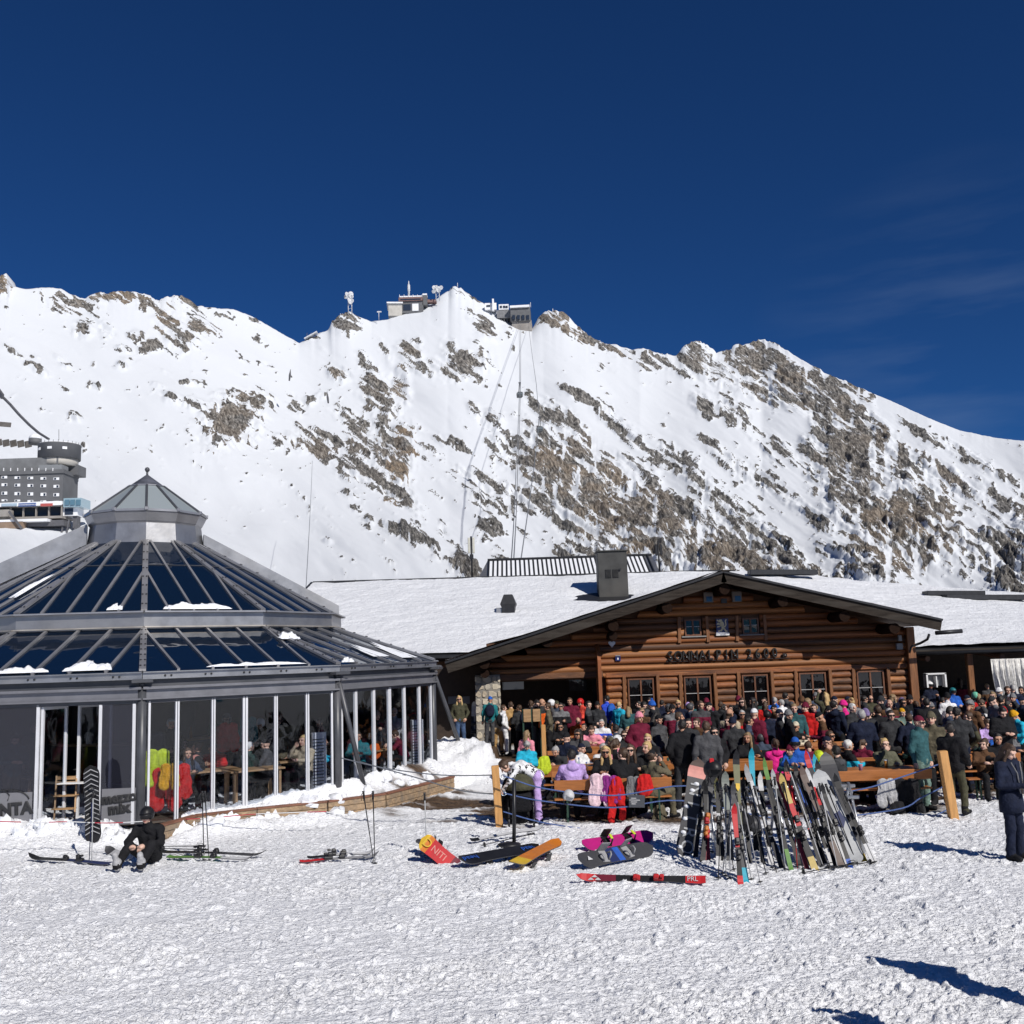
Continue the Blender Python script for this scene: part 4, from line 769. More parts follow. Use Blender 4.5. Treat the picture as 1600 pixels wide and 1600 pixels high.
# porch recess on the left
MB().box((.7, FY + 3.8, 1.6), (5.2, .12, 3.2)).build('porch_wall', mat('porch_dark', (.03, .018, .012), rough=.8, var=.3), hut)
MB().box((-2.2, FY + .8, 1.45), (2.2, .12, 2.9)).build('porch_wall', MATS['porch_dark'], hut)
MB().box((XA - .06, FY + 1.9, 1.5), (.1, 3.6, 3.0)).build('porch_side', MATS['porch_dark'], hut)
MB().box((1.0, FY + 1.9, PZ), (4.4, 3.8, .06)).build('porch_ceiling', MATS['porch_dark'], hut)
MB().bar((-1.2, FY - .02, PZ - .12), (XA - .1, FY - .02, PZ - .12), .22, .22, bev=.02).build('porch_beam', LOG2, hut)
p, q = at(785, 1078, FY + 3.6), at(818, 1058, FY + 3.6)
MB().box(((p.x + q.x) / 2, FY + 3.72, (p.z + q.z) / 2), (q.x - p.x, .05, q.z - p.z)).build('porch_window', glass('porch_glass', (.5, .5, .5), 1, base=(.5, .55, .6, .8)), hut)
p, q = at(890, 1080, FY + 3.6), at(916, 1057, FY + 3.6)
MB().box(((p.x + q.x) / 2, FY + 3.72, (p.z + q.z) / 2), (q.x - p.x, .05, q.z - p.z)).build('porch_window', glass('porch_glass2', (.3, .3, .3), 1, base=(.10, .11, .12, .6)), hut)
# stone pillar
STN = [mat('rubble_stone%d' % i, c, rough=.85, var=.25, scale=7, bump=.7, bscale=18) for i, c in enumerate(((.46, .40, .31), (.38, .34, .28), (.52, .46, .36), (.43, .36, .27)))]
p = at(763, 1100, FY - .4); PX_ = p.x; pw = .92; ph_ = 2.6; pc = Vector((PX_, FY - .2, 0))
pil = thing('stone_pillar', 'rough rubble stone pillar beside the dark porch of the hut', 'pillar', pc)
MB().box((pc.x, pc.y, ph_ / 2), (pw * .93, .6, ph_)).build('mortar', mat('mortar', (.25, .23, .2), rough=.9, var=.2, bump=.4), pil)
r_ = random.Random(3); zz = .02
while zz < ph_ - .1:
    hh = r_.uniform(.17, .30); x = -pw / 2
    while x < pw / 2 - .04:
        ww = min(r_.uniform(.18, .36), pw / 2 - x)
        if pw / 2 - (x + ww) < .1: ww = pw / 2 - x
        n = r_.randint(6, 8); cc = Vector((pc.x + x + ww / 2, pc.y - .285, zz + hh / 2)); poly = []
        for j in range(n):
            a = 2 * math.pi * (j + r_.uniform(-.18, .18)) / n + .4; ca, sa = math.cos(a), math.sin(a); k_ = min(.5 / max(abs(ca), 1e-3), .5 / max(abs(sa), 1e-3)); k_ = k_ * .72 + .5 * .28
            poly.append(cc + Vector((ca * k_ * (ww - .02) * r_.uniform(.93, 1.0), 0, sa * k_ * (hh - .02) * r_.uniform(.93, 1.02))))
        pr = r_.uniform(.03, .06); inner = [cc + (q_ - cc) * .78 + Vector((0, -pr, 0)) for q_ in poly]
        mb = MB(); mb.add(poly + inner, [tuple(range(n, 2 * n))[::-1]] + [(j, (j + 1) % n, n + (j + 1) % n, n + j) for j in range(n)], smooth=False); mb.build('stone', STN[r_.randint(0, 3)], pil)
        x += ww
    zz += hh
# things fixed to the facade
nm = thing('name_letters', 'dark carved wooden letters SONNALPIN 2600 m above the lower windows', 'sign', at(1140, 1023, FY - .16))
LETT = mat('charred_letters', (.010, .009, .009), rough=.7, var=.3, scale=8, bump=.3)
def letters(txt, x0, y0, x1, y1, hpx, parent):
    a, b = at(x0, y0, FY - .16), at(x1, y1, FY - .16); n = len(txt)
    for i, ch in enumerate(txt):
        if ch == ' ': continue
        p = a.lerp(b, (i + .5) / n); h = hpx * FY / FPX
        me = text_mesh(ch, h * 1.36, .04, LETT, bev=.004); o = link('letter', me, parent, p - wloc(parent), (R(90), 0, 0), (.80, 1, 1))
        mb = MB()
        for q in range(5):
            mb.lathe([(.035, -.01), (.045, .01), (.02, .03)], (random.uniform(-.05, .05), random.uniform(-.02, .03), -h * .40 + (.0)), 6)
        sn = mb.build('snow_cap', SNOW, None); sn.parent = o; sn.rotation_euler = (R(-90), 0, 0); sn.location = (0, 0, .05); sn.scale = (.38, .5, .3)
letters('SONNALPIN', 1041, 1026.0, 1154, 1022.5, 15.5, nm); letters('2600', 1164, 1022.5, 1217, 1020.5, 15.5, nm); letters('m', 1219, 1023, 1233, 1022.5, 8.5, nm)
mb = MB(); a, b = at(1041, 1034, FY - .14), at(1234, 1028, FY - .14); mb.bar(a, b, .03, .025); mb.build('rail', LETT, nm)
NAVY = mat('navy_enamel', (.012, .018, .11), rough=.3, spec=.5); CREAM = mat('cream_paint', (.72, .60, .36), rough=.5); WHITE = mat('white_paint', (.72, .72, .72), rough=.5)
p, q = at(1118, 967, FY - .15), at(1139, 993, FY - .15); cx, cz, ww, hh = (p.x + q.x) / 2, (p.z + q.z) / 2, q.x - p.x, p.z - q.z
bs = thing('lion_sign', 'blue enamel sign with a cream rampant lion between the upper windows', 'sign', (cx, FY - .15, cz))
MB().box((cx, FY - .15, cz), (ww, .03, hh), bev=.008).build('panel', NAVY, bs)
lion = MB(); S_ = hh
def lpoly(pts, o=.02): lion.slab([(cx + x * ww, FY - .15 - o, cz + y * hh) for x, y in pts], (0, -1, 0), .008)
lpoly([(-.18, .05), (.12, .02), (.16, .2), (.05, .34), (-.14, .30), (-.2, .18)]); lpoly([(-.30, .30), (-.08, .27), (.02, .38), (-.04, .46), (-.22, .44), (-.32, .38)]); lpoly([(-.44, .16), (-.16, .14), (-.14, .22), (-.40, .26)]); lpoly([(-.42, .40), (-.26, .30), (-.22, .36), (-.36, .46)])
lpoly([(-.1, .06), (.14, .04), (.22, -.12), (.02, -.14), (-.06, -.06)]); lpoly([(-.06, -.05), (.06, -.08), (-.06, -.24), (-.34, -.24), (-.34, -.18), (-.14, -.16)]); lpoly([(.08, -.08), (.22, -.1), (.30, -.2), (.40, -.22), (.38, -.28), (.22, -.27)]); lpoly([(.14, .04), (.22, -.02), (.34, .12), (.30, .36), (.40, .44), (.30, .46), (.22, .36), (.26, .14)])
lpoly([(-.42, -.02), (-.12, .04), (-.10, .10), (-.40, .06)]); lion.build('lion', CREAM, bs)
MB().box((cx, FY - .172, cz - hh * .40), (ww * 1.06, .012, hh * .17)).build('name_band', WHITE, bs)
for s_, dz, sz in (('LÖWENBRÄU', -.375, .074), ('MÜNCHEN', -.45, .043)):
    o = link('lettering', text_mesh(s_, sz, .002, NAVY), bs, (0, -.03, hh * dz), (R(90), 0, 0))
for (px, py, lab) in ((956, 1006, 'white heart-shaped plaque at the top of the lit hut wall'),):
    p = at(px, py, FY - .14); mb = MB(); s_ = .13
    mb.slab([(p.x + x * s_, p.y, p.z + y * s_) for x, y in ((0, -1), (.9, 0), (.95, .5), (.5, .75), (0, .5), (-.5, .75), (-.95, .5), (-.9, 0))], (0, -1, 0), .04); tag(mb.build('heart_plaque', WHITE), lab, 'plaque')
p = at(965.5, 1029, FY - .14); t_ = thing('info_plaque', 'small dark blue plaque with white drop symbol on the hut wall', 'plaque', p)
MB().box(p, (.19, .03, .17), bev=.006).build('plate', NAVY, t_)
MB().slab([(p.x + x, p.y - .016, p.z + z_) for x, z_ in ((-.035, -.02), (0, -.05), (.035, -.02), (0, .05))], (0, -1, 0), .006).build('symbol', WHITE, t_); MB().box((p.x, p.y - .016, p.z + .1), (.17, .04, .03)).build('hood', ALU, t_)
for (px, py, lab) in ((1106.5, 933.5, 'left floodlight box under the gable peak'), (1151, 932.5, 'right floodlight box under the gable peak')):
    p = at(px, py, FY - .16); t_ = thing('floodlight', lab, 'floodlight', p, group='floodlights under the gable')
    MB().box(p, (.34, .14, .37), bev=.01).build('housing', mat('grey_brown_metal', (.17, .14, .12), rough=.5), t_)
    MB().box((p.x + .02, p.y - .075, p.z - .06), (.2, .02, .18)).build('lens', glass('lens', (.1, .15, .25), 1, base=(.05, .12, .25, .7)), t_)
p = at(1131, 939, FY - .1); MBb = MB(); MBb.box(p, (.2, .1, .16)); tag(MBb.build('loudspeaker', BLACK), 'black loudspeaker between the two floodlights', 'loudspeaker')
for (px, py, w_, h_, lab) in ((1405.5, 997, .13, .21, 'upper grey junction box at the right hut corner'), (1405, 1010, .22, .22, 'larger grey junction box at the right hut corner')):
    p = at(px, py, FY - .3); mb = MB(); mb.box(p, (w_, .12, h_), bev=.01); tag(mb.build('junction_box', mat('box_grey', (.2, .2, .2), rough=.5)), lab, 'electrical box')
# gutter at the right eave
gt = thing('roof_gutter', 'dark metal gutter and swan-neck downpipe at the right eave', 'gutter', at(1472, 985, BY))
MB().tube([at(1462, 989, BY + .3), at(1503, 986, BY + .3)], .075, 10).build('gutter_trough', TIN, gt)
MB().tube([at(1452, 991, BY + .8), at(1449, 999, BY + .9), at(1438, 1005, FY - .3), at(1424, 1010, FY - .25), at(1421, 1020, FY - .25)], .045, 8).build('downpipe', TIN, gt)
# ------------------------------------------------------------------ main snow roof behind
def zr(x): return kz(float(np.interp(x / K, [-9, 8, 11, 15, 22, 30], [6.42, 6.36, 6.30, 5.7, 4.95, 4.4])))
def ze(x): return kz(float(np.interp(x / K, [-12, -2, 8, 12.5, 30], [3.25, 3.25, 3.1, 2.92, 2.9])))
Y1_, Y2_, XL_, XR_ = 32.7 * K, 44 * K, -8.6 * K, 26 * K
mh = thing('main_hut', 'long low hut with a snow covered roof behind the log gable', 'hut', (4, 38, 0))
NX, NY = 240, 80; Xs = np.linspace(XL_, XR_, NX); V = np.zeros((NY, NX, 3))
for j in range(NY):
    s = j / (NY - 1); Y = Y1_ + (Y2_ - Y1_) * s
    V[j, :, 0] = Xs; V[j, :, 1] = Y; V[j, :, 2] = [ze(x) + (zr(x) - ze(x)) * s for x in Xs]
U = V[:, :, 0]; Wv = V[:, :, 1]
V[:, :, 2] += .16 + .10 * fbm(U * .5, Wv * .6, 3) + .10 * (ridged(U * .8 + Wv * .9, Wv * 2.6 - U * .6, 3) - .5) * sstep(39.4, 41.5, Wv) + .10 * sstep(14.3, 15.5, U) * np.exp(-(Wv - Y1_ - .1) / .9) * fbm(U * 2, Wv * 2, 3)
for (cx_, cy_, rx_, ry_, dp) in ((4.2, 48.0, 1.5, 1.0, .3), (.2, 43.0, .7, .5, .1)): V[:, :, 2] -= dp * np.exp(-((U - cx_) / rx_) ** 2 - ((Wv - cy_) / ry_) ** 2)
i = np.arange(NX * NY).reshape(NY, NX); Q = np.stack([i[:-1, :-1], i[:-1, 1:], i[1:, 1:], i[1:, :-1]], -1).reshape(-1, 4)
me = np_mesh('roof_snow', V.reshape(-1, 3) - np.array(wloc(mh)), Q, snow_mat('roof_snow', (3.5, 16), (.6, .4), (.74, .755, .785), .2)); link('roof_snow', me, mh)
mb = MB()
for a, b in zip(Xs[:-1:20], Xs[20::20]): mb.slab([(a, Y1_ - .1, ze(a)), (b, Y1_ - .1, ze(b)), (b, Y2_ + .1, zr(b)), (a, Y2_ + .1, zr(a))], (0, 0, 1), .1)
mb.build('roof_deck', TIN, mh)
mb = MB(); pr_ = None
for x in np.linspace(XL_, XR_, 24):
    pt = Vector((x, Y2_ + .05, zr(x) + .23))
    if pr_ is not None and (x < 11.5): mb.bar(pr_, pt, .2, .10)
    pr_ = pt
mb.build('ridge_flashing', TIN, mh)
MB().bar((XL_ - .05, Y1_ - .1, ze(XL_) + .12), (XL_ - .05, Y2_, zr(XL_) + .12), .12, .28).build('verge_board', TIN, mh)
MB().bar((XB + .4, Y1_ - .08, ze(16) + .04), (XR_, Y1_ - .08, ze(XR_) + .04), .10, .14).build('eaves_board', BARGE, mh)
MB().tube([(XB + .7, Y1_ - .2, ze(16) - .02), (XR_, Y1_ - .2, ze(XR_) - .02)], .07, 8).build('gutter', TIN, mh)
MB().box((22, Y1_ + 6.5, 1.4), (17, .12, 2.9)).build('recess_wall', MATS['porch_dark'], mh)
MB().box((-6, Y1_ + 1.4, 1.5), (8.4, .12, 3.2)).build('side_wall', LOG2, mh)
MB().box((5, Y2_ - .5, 2.6), (30, .12, 5.2)).build('rear_wall', LOG2, mh)
for x in (14.3 * K,): MB().box((x, Y1_ + .35, 1.4), (.22, .22, 2.8), bev=.02).build('post', POSTM, mh)
for k_, x in enumerate((15.4, 18.2, 20.6)): MB().tube([(x, Y1_ + .05, 2.62), (x, Y1_ + 2.5, 2.8)], .1, 8).build('rafter_end', LOG2, mh)
# dark skylight strips and roof openings
for (x0, y0, x1, y1, yy, lab) in ((1170, 889, 1275, 897, 43 * K, 'black metal cap along the roof ridge right of the gable'), (1445, 922, 1535, 929, 41.5 * K, 'grey flat roof box on the right snow roof'), (1475, 928, 1600, 936, 41 * K, 'low dark roof edge at the right snow roof')):
    a, b = at(x0, y1, yy), at(x1, y1, yy); hgt = (y1 - y0) * yy / FPX; mb = MB(); mb.bar(a + Vector((0, 0, hgt / 2 - .05)), b + Vector((0, 0, hgt / 2 - .05)), .7, hgt, bev=.02); tag(mb.build('ridge_box', TIN), lab, 'roof box')
# chimney, vent, masts
p = at(958.5, 925, 48.2); q = at(956, 862, 48.2); ch = thing('chimney', 'square grey sheet-metal chimney with two flue pipes on the snow roof', 'chimney', (p.x, 48.6, p.z))
CHM = mat('weathered_chimney', (.05, .05, .048), rough=.6, metal=.3, var=.35, scale=1.6, dirt=(.085, .08, .072)); hz = q.z - p.z
MB().box((p.x, 48.6, p.z + hz / 2 - .3), (1.38, 1.1, hz + .6), bev=.02).build('stack', CHM, ch)
MB().box((p.x, 48.6, q.z + .03), (1.5, 1.25, .06), bev=.01).build('cap', CHM, ch)
for x in (-.17, .17):
    lv = MB(); lv.box((p.x + x - .05, 48.04, p.z + hz * .45), (.27, .02, .40)); l_ = lv.build('louvre', TIN, ch)
    for j in range(7): MB().box((p.x + x - .05, 48.02, p.z + hz * .45 - .17 + j * .057), (.25, .03, .022), Matrix.Rotation(R(35), 3, 'X')).build('slat', CHM, l_)
for x in (-.30, .22): MB().tube([(p.x + x, 48.6, q.z), (p.x + x, 48.6, q.z + .28)], .055, 10).build('flue_pipe', ALU, ch)
MB().tube([(p.x + .34, 48.1, p.z + hz * .55), (p.x + .34, 47.96, p.z + hz * .55)], .05, 8).build('nozzle', TIN, ch)
p = at(795, 957, 45.2); vt = thing('roof_vent', 'dark hooded vent cowl standing in the roof snow', 'vent', p)
MB().lathe([(.40, -.2), (.40, .2), (.48, .36), (.27, .76), (.24, .78)], p, 4, smooth=False, ph=R(40)).build('cowl', TIN, vt); MB().box(p + Vector((-.42, 0, .06)), (.26, .4, .3), bev=.02).build('side_box', ALU, vt)
p = at(682, 964, 45); mb = MB(); mb.box(p, (.26, .2, .1), bev=.02); tag(mb.build('roof_pipe_cap', TIN), 'small grey cap poking through the left roof snow', 'cap')
for (px, y0, y1, Y, lab, two) in ((738, 838, 908, 55, 'antenna mast with two pale panel antennas behind the roof ridge', True), (1031, 845, 896, 55, 'dark antenna mast right of the chimney', False)):
    a, b = at(px, y1 + 6, Y), at(px, y0, Y); b.x = a.x; an = thing('antenna_mast', lab, 'antenna', a)
    MB().tube([a, b], .05, 8).build('pole', TIN, an)
    for dx in (-.12, .12): MB().box((a.x + dx, Y - .08, b.z - .5), (.12, .1, .85 if two else .6), bev=.02).build('panel', mat('antenna_panel', (.55, .54, .46), rough=.5) if two else TIN, an)
    if two: MB().box((a.x, Y, b.z - 1.1), (.2, .2, .25)).build('bracket', TIN, an)
# metal roofed building behind
y_ = 62; a, b = at(742, 909, y_), at(1035, 897, y_); c, d = at(1018, 868, y_ + 4.2), at(762, 878, y_ + 4.2)
ms = thing('seam_roof_building', 'building with snow striped standing-seam metal roof behind the hut ridge', 'building', ((a.x + b.x) / 2, y_ + 2, 0))
zb_ = (a.z + b.z) / 2 - .3; zt_ = (c.z + d.z) / 2
A = Vector((a.x, y_, zb_)); B = Vector((b.x, y_, zb_)); C_ = Vector((c.x, y_ + 4.2, zt_)); D_ = Vector((d.x, y_ + 4.2, zt_))
MB().slab([A, B, C_, D_], (0, -.3, 1), .06).build('roof_sheet', ZINC, ms); MB().add([A, D_, Vector((A.x, y_ + 8.4, zb_))], [(0, 1, 2)]).add([B, C_, Vector((B.x, y_ + 8.4, zb_))], [(2, 1, 0)]).build('hip_end', ZINC, ms)
nn_ = (B - A).cross(D_ - A).normalized(); N = 38
for j in range(N + 1):
    t = j / N; lo = A.lerp(B, .02 + t * .95); xt = min(max(lo.x, D_.x), C_.x); s_ = 1.0
    hi = Vector((xt, y_ + 4.2, zt_)) if D_.x <= lo.x <= C_.x else None
    if hi is None: continue
    MB().bar(lo + nn_ * .10, hi + nn_ * .10, .07, .13, up=nn_).build('seam', TIN, ms)
    if t < .97:
        w_ = (B - A).length / N * .55; l2 = lo + Vector((w_ * .35, 0, 0)); h2 = lo.lerp(hi, .93); sn = MB(); sn.slab([l2 + nn_ * .07, l2 + nn_ * .07 + Vector((w_, 0, 0)), h2 + nn_ * .07 + Vector((w_ * 1.35, 0, 0)), h2 + nn_ * .07 + Vector((w_ * .35, 0, 0))], nn_, .05); sn.build('snow_strip', SNOW, ms)
MB().bar(D_ + nn_ * .1, C_ + nn_ * .1, .3, .12).build('ridge_cap', TIN, ms)
MB().box(((a.x + b.x) / 2, y_ + 3.4, zb_ / 2), (b.x - a.x - .4, 6.4, zb_)).build('wall', LOG2, ms)
# white tent curtain at the right
p0_, p1_ = at(1548, 1030, 38), at(1640, 1026, 38); V = []; Q = []; n = 90
for i in range(n):
    x = p0_.x + (p1_.x - p0_.x) * i / (n - 1)
    for j in range(7):
        t = j / 6; V.append((x + .10 * (1 - math.cos(t * 2.2)) * (1 - i / n) * 2.2, 38 + .10 * math.sin(i * .75 + t) * (.4 + t) + .04 * math.sin(i * 2.1), p0_.z * (1 - t) + .05 * t))
for i in range(n - 1):
    for j in range(6): a = i * 7 + j; Q.append((a, a + 1, a + 8, a + 7))
mb = MB(); mb.add(V, Q, smooth=True); o = mb.build('tent_curtain', cloth('curtain_white', (.66, .65, .63))); tag(o, 'white gathered tent curtain at the right edge of the terrace', 'curtain'); sm = o.modifiers.new('s', 'SOLIDIFY'); sm.thickness = .01
# ================================================================== FAR BUILDINGS AND ROPEWAY
CONC = mat('far_concrete', (.30, .28, .26), rough=.85, var=.3, scale=.2, dirt=(.22, .2, .18)); GREYF = mat('far_grey_cladding', (.115, .118, .125), rough=.7, var=.15, scale=.2)
PALE = mat('far_pale_wall', (.46, .44, .40), rough=.7, var=.15, scale=.2); FWIN = mat('far_window', (.03, .04, .06), rough=.2); FWHT = mat('far_white', (.78, .79, .81), rough=.7, var=.08, scale=.3); RUST = mat('far_rust_band', (.20, .12, .11), rough=.7, var=.2, scale=.3)
LATT = mat('rimed_steel', (.55, .56, .58), rough=.8, var=.3, scale=.6); DLAT = mat('dark_lattice', (.10, .10, .11), rough=.7, var=.2, scale=.5)
def fbox(mb, x0, y0, x1, y1, Y, dep, mi=0, rz=0.0):
    c = at((x0 + x1) / 2, (y0 + y1) / 2, Y); s = Y / FPX; mb.box((c.x, c.y + dep / 2, c.z), ((x1 - x0) * s, dep, (y1 - y0) * s), rz, mi); return mb
def part(nm, mt, par, x0, y0, x1, y1, Y, dep, rz=0.0): return fbox(MB(), x0, y0, x1, y1, Y, dep, 0, rz).build(nm, mt, par)
YS = 935.0
# --- summit terrace house
t = thing('summit_house', 'summit station house with reddish terrace band and pale wing on the left', 'building', at(640, 495, YS))
w_ = part('wall', GREYF, t, 622, 466, 662, 490, YS, 20); part('pale_wing', PALE, t, 605, 473, 627, 494, YS - 2, 18, .1); part('wing_roof', FWHT, t, 602, 471.5, 628, 473.5, YS - 4, 22, .1); part('terrace_band', RUST, t, 622, 464, 661, 470, YS - 1.5, 24); part('terrace_glass', FWIN, t, 625, 466.5, 658, 468.5, YS - 1.8, 10); part('roof_snow', FWHT, t, 624, 462, 660, 464, YS - 1, 22)
part('big_window', FWIN, t, 630, 475, 642, 485, YS - .5, 2); part('stair_tower', GREYF, t, 660, 461, 667.5, 477, YS, 10); part('tower_roof', FWHT, t, 660, 458.5, 667, 461, YS, 10); part('link_bridge', RUST, t, 667, 467.5, 682, 472, YS + 4, 6); part('white_panel', FWHT, t, 644, 474, 654, 486, YS - .6, 2)
for i in range(6): part('terrace_post', FWHT, t, 624 + i * 7, 460, 624.6 + i * 7, 464, YS - 1.5, .6)
def mast(x, y0, y1, Y, lab, kind):
    a, b = at(x, y1, Y), at(x, y0, Y); b.x = a.x; b.y = a.y; m_ = thing('summit_mast', lab, 'mast', a); H_ = b.z - a.z; s = Y / FPX
    if kind == 'rocket':
        MB().tube([a, a + Vector((0, 0, H_ * .35)), a + Vector((0, 0, H_ * .4)), a + Vector((0, 0, H_ * .75)), a + Vector((0, 0, H_ * .8)), b], [1.0, 1.0, 1.4, 1.2, .6, .3], 8).build('rimed_pole', LATT, m_)
    elif kind == 'dish':
        for dx in (-1.6, 1.6): MB().tube([a + Vector((dx, 0, 0)), a + Vector((dx, 0, H_ * .9))], .4, 5).build('leg', LATT, m_)
        for j in range(5): MB().bar(a + Vector((-1.6, 0, H_ * (.1 + .17 * j))), a + Vector((1.6, 0, H_ * (.1 + .17 * j) + 1.2)), .2, .2).build('lattice', LATT, m_)
        r_ = random.Random(int(x))
        for j in range(11):
            c = a + Vector((r_.uniform(-3.4, 3.4), -1, H_ * r_.uniform(.55, .98))); MB().lathe([(.1, -.4), (1.7, -.1), (2.3, .3), (2.2, .45)], (0, 0, 0), 10).build('dish', LATT, None); d_ = COL.objects[-1]; d_.parent = m_; d_.location = c - wloc(m_); d_.rotation_euler = (R(90), 0, r_.uniform(-1, 1))
    else:
        MB().tube([a, b], .3, 5).build('pole', LATT, m_)
    return m_
mast(639, 439, 464, YS, 'tall white rimed mast on the summit house', 'rocket'); mast(547, 459, 492, 900, 'lattice mast crowded with white dishes on the left knoll', 'dish'); mast(684, 447, 470, YS, 'stout rimed dish mast right of the summit house', 'dish'); mast(715, 442, 452, 960, 'short antenna on the highest summit rock', 'pole'); mast(592, 486, 500, 910, 'thin T-shaped pole left of the summit house', 'pole'); mast(532, 490, 500, 905, 'thin pole left of the dish mast', 'pole')
part('cross_arm', LATT, [o for o in COL.objects if o.get('label', '').startswith('thin T-shaped')][0], 589, 486, 596, 488, 910, .6)
t = thing('ridge_platform', 'tilted rimed steel platform on the ridge saddle left of the summit', 'platform', at(485, 528, 880))
MB().bar(at(476, 530, 880), at(496, 519, 880), 5, 1.0).build('deck', LATT, t)
for x in (478, 484, 490): MB().bar(at(x, 533, 880), at(x + 2, 520, 880), .3, .3).build('strut', DLAT, t)
# --- ropeway station
t = thing('ropeway_station', 'dark ropeway mountain station on a concrete base right of the summit', 'building', at(812, 512, YS))
part('base', CONC, t, 800, 500, 832, 518, YS - 4, 16, -.06); part('hall', GREYF, t, 798, 480, 830, 502, YS - 6, 18, -.06); part('roof', FWHT, t, 797, 476.5, 829, 480, YS - 8, 22, -.06); part('upper_deck', mat('far_mid_grey', (.18, .18, .19), rough=.7, var=.2, scale=.3), t, 776, 484, 800, 497, YS, 14); part('white_cabin', FWHT, t, 757, 473, 776, 484, YS + 3, 10); part('lift_tower', FWHT, t, 769, 466, 772, 486, YS, 3); part('middle_house', FWHT, t, 779, 475, 795, 484, YS, 10)
for i in range(4): part('window', FWIN, t, 800.5 + i * 7.3, 492, 805 + i * 7.3, 499, YS - 7.2, 1, -.06)
for x0 in (781, 786, 790): part('window', FWIN, t, x0, 477.5, x0 + 3.4, 481, YS - .6, 1)
part('window', FWIN, t, 760, 476.5, 766, 479, YS + 2.4, 1); part('mast', LATT, t, 828.6, 472, 829.4, 480, YS - 6, .5)
for i in range(5): part('steel_support', DLAT, t, 778 + i * 4.6, 495, 779.4 + i * 4.6, 506, YS + 1, 2)
t = thing('summit_cross', 'tiny marker post on the rock knob right of the ropeway station', 'marker', at(864, 488, 945)); part('post', LATT, t, 863.3, 482, 864.5, 489, 945, .6)
# --- cables and cabins
CABM = mat('cable', (.16, .17, .19), rough=.6); CABIN = mat('cabin_paint', (.045, .055, .06), rough=.4)
def cable(lab, P, r=.13):
    mb = MB(); pts = []
    for i in range(len(P) - 1):
        for q in range(6): pts.append(Vector(P[i]).lerp(Vector(P[i + 1]), q / 6) - Vector((0, 0, 2.0 * math.sin(math.pi * q / 6))))
    pts.append(Vector(P[-1])); mb.tube(pts, r, 4); tag(mb.build('ropeway_cable', CABM), lab, 'cable', 'ropeway cables')
C1, C2 = (812, 598, 560), (843, 652, 480)
cable('left carrying cable running down from the station through the upper cabin', [at(811, 508, YS - 8), at(*C1), at(806, 740, 400), at(798, 888, 200)]); cable('second carrying cable just right of the upper cabin', [at(813.5, 508, YS - 8), at(813.5, 598, 560), at(808.5, 740, 400), at(802, 888, 200)]); cable('right carrying cable running down to the lower cabin', [at(826, 510, YS - 8), at(838, 600, 560), at(*C2), at(812, 888, 200)])
for (x0, x1, lab) in ((482, 474, 'thin vertical cable hanging over the lower left snow slope'),): cable(lab, [at(488, 720, 420), at(478, 920, 160)], .06)
for (x, y, Y, lab) in ((812, 617, 560, 'upper dark ropeway cabin hanging in front of the snow face'), (843, 671, 480, 'lower dark ropeway cabin in front of the rock band')):
    c = at(x, y, Y); t = thing('ropeway_cabin', lab, 'cable car', c); s = Y / FPX
    mb = MB(); mb.box((c.x, c.y, c.z), (8.4 * s, 3, 8.6 * s), .25, bev=.25); mb.build('cabin', CABIN, t); mb = MB(); mb.box((c.x, c.y - .3, c.z + .8 * s), (8.6 * s, 3, 2.6 * s), .25); mb.build('window_band', mat('cabin_window', (.14, .16, .17), rough=.2), t)
    hp = at(x, y - 19, Y)
    for dx in (-1.6 * s, 1.6 * s): MB().bar((c.x + dx, c.y, c.z + 4 * s), (hp.x + dx * .4, hp.y, hp.z), .3, .3).build('hanger', DLAT, t)
    MB().box(hp, (4 * s, 1, 1.4 * s)).build('carriage', DLAT, t)
for (x0, y0, x1, y1, Y, lab) in ((454, 577, 452, 595, 700, 'dark avalanche marker fin on the snow slope below the saddle'), (511, 612, 513, 630, 650, 'thin pylon on the snow slope left of the buttress')):
    mb = MB(); a, b = at(x1, y1, Y), at(x0, y0, Y); mb.tube([a, a.lerp(b, .5), b], [.5, .8, .15], 6); tag(mb.build('slope_marker', DLAT), lab, 'marker')
# --- research hotel on the left slope
YH = 405.0; sH = YH / FPX
t = thing('mountain_hotel', 'grey multi-storey mountain station with round tower on the left snow slope', 'building', at(60, 800, YH))
part('main_block', GREYF, t, -60, 738, 99.5, 785, YH, 14); part('upper_terrace', mat('far_terrace_grey', (.16, .165, .17), rough=.7, var=.2, scale=.3), t, -60, 716, 92, 739, YH + 2, 12); part('parapet', GREYF, t, -60, 735.5, 101, 741.5, YH - .6, 14.5)
for j, (ya, yb) in enumerate(((744.5, 748.5), (756, 760.5), (769, 774), (781, 784))):
    for i in range(6):
        x = -18 + i * 20.3; w_ = part('window', FWHT, t, x, ya + i * .6 - 1.5, x + 8.6, yb + i * .6 - 1.5, YH - .3, .6); part('pane', FWIN, w_, x + (1 if (i + j) % 2 else 4.6), ya + i * .6 - .9, x + (4.2 if (i + j) % 2 else 7.8), yb + i * .6 - 1.9, YH - .36, .5)
c = at(77, 720, YH); tw = MB(); tw.lathe([(29 * sH, -3.5 * sH), (29 * sH, 10 * sH)], (c.x, YH + 9, c.z), 28); tw.build('tower_base', PALE, t)
tw = MB(); tw.lathe([(32.5 * sH, 8 * sH), (32.5 * sH, 30 * sH), (33.2 * sH, 30.5 * sH), (33.2 * sH, 32 * sH)], (c.x, YH + 9, c.z), 32); tb = tw.build('tower', GREYF, t)
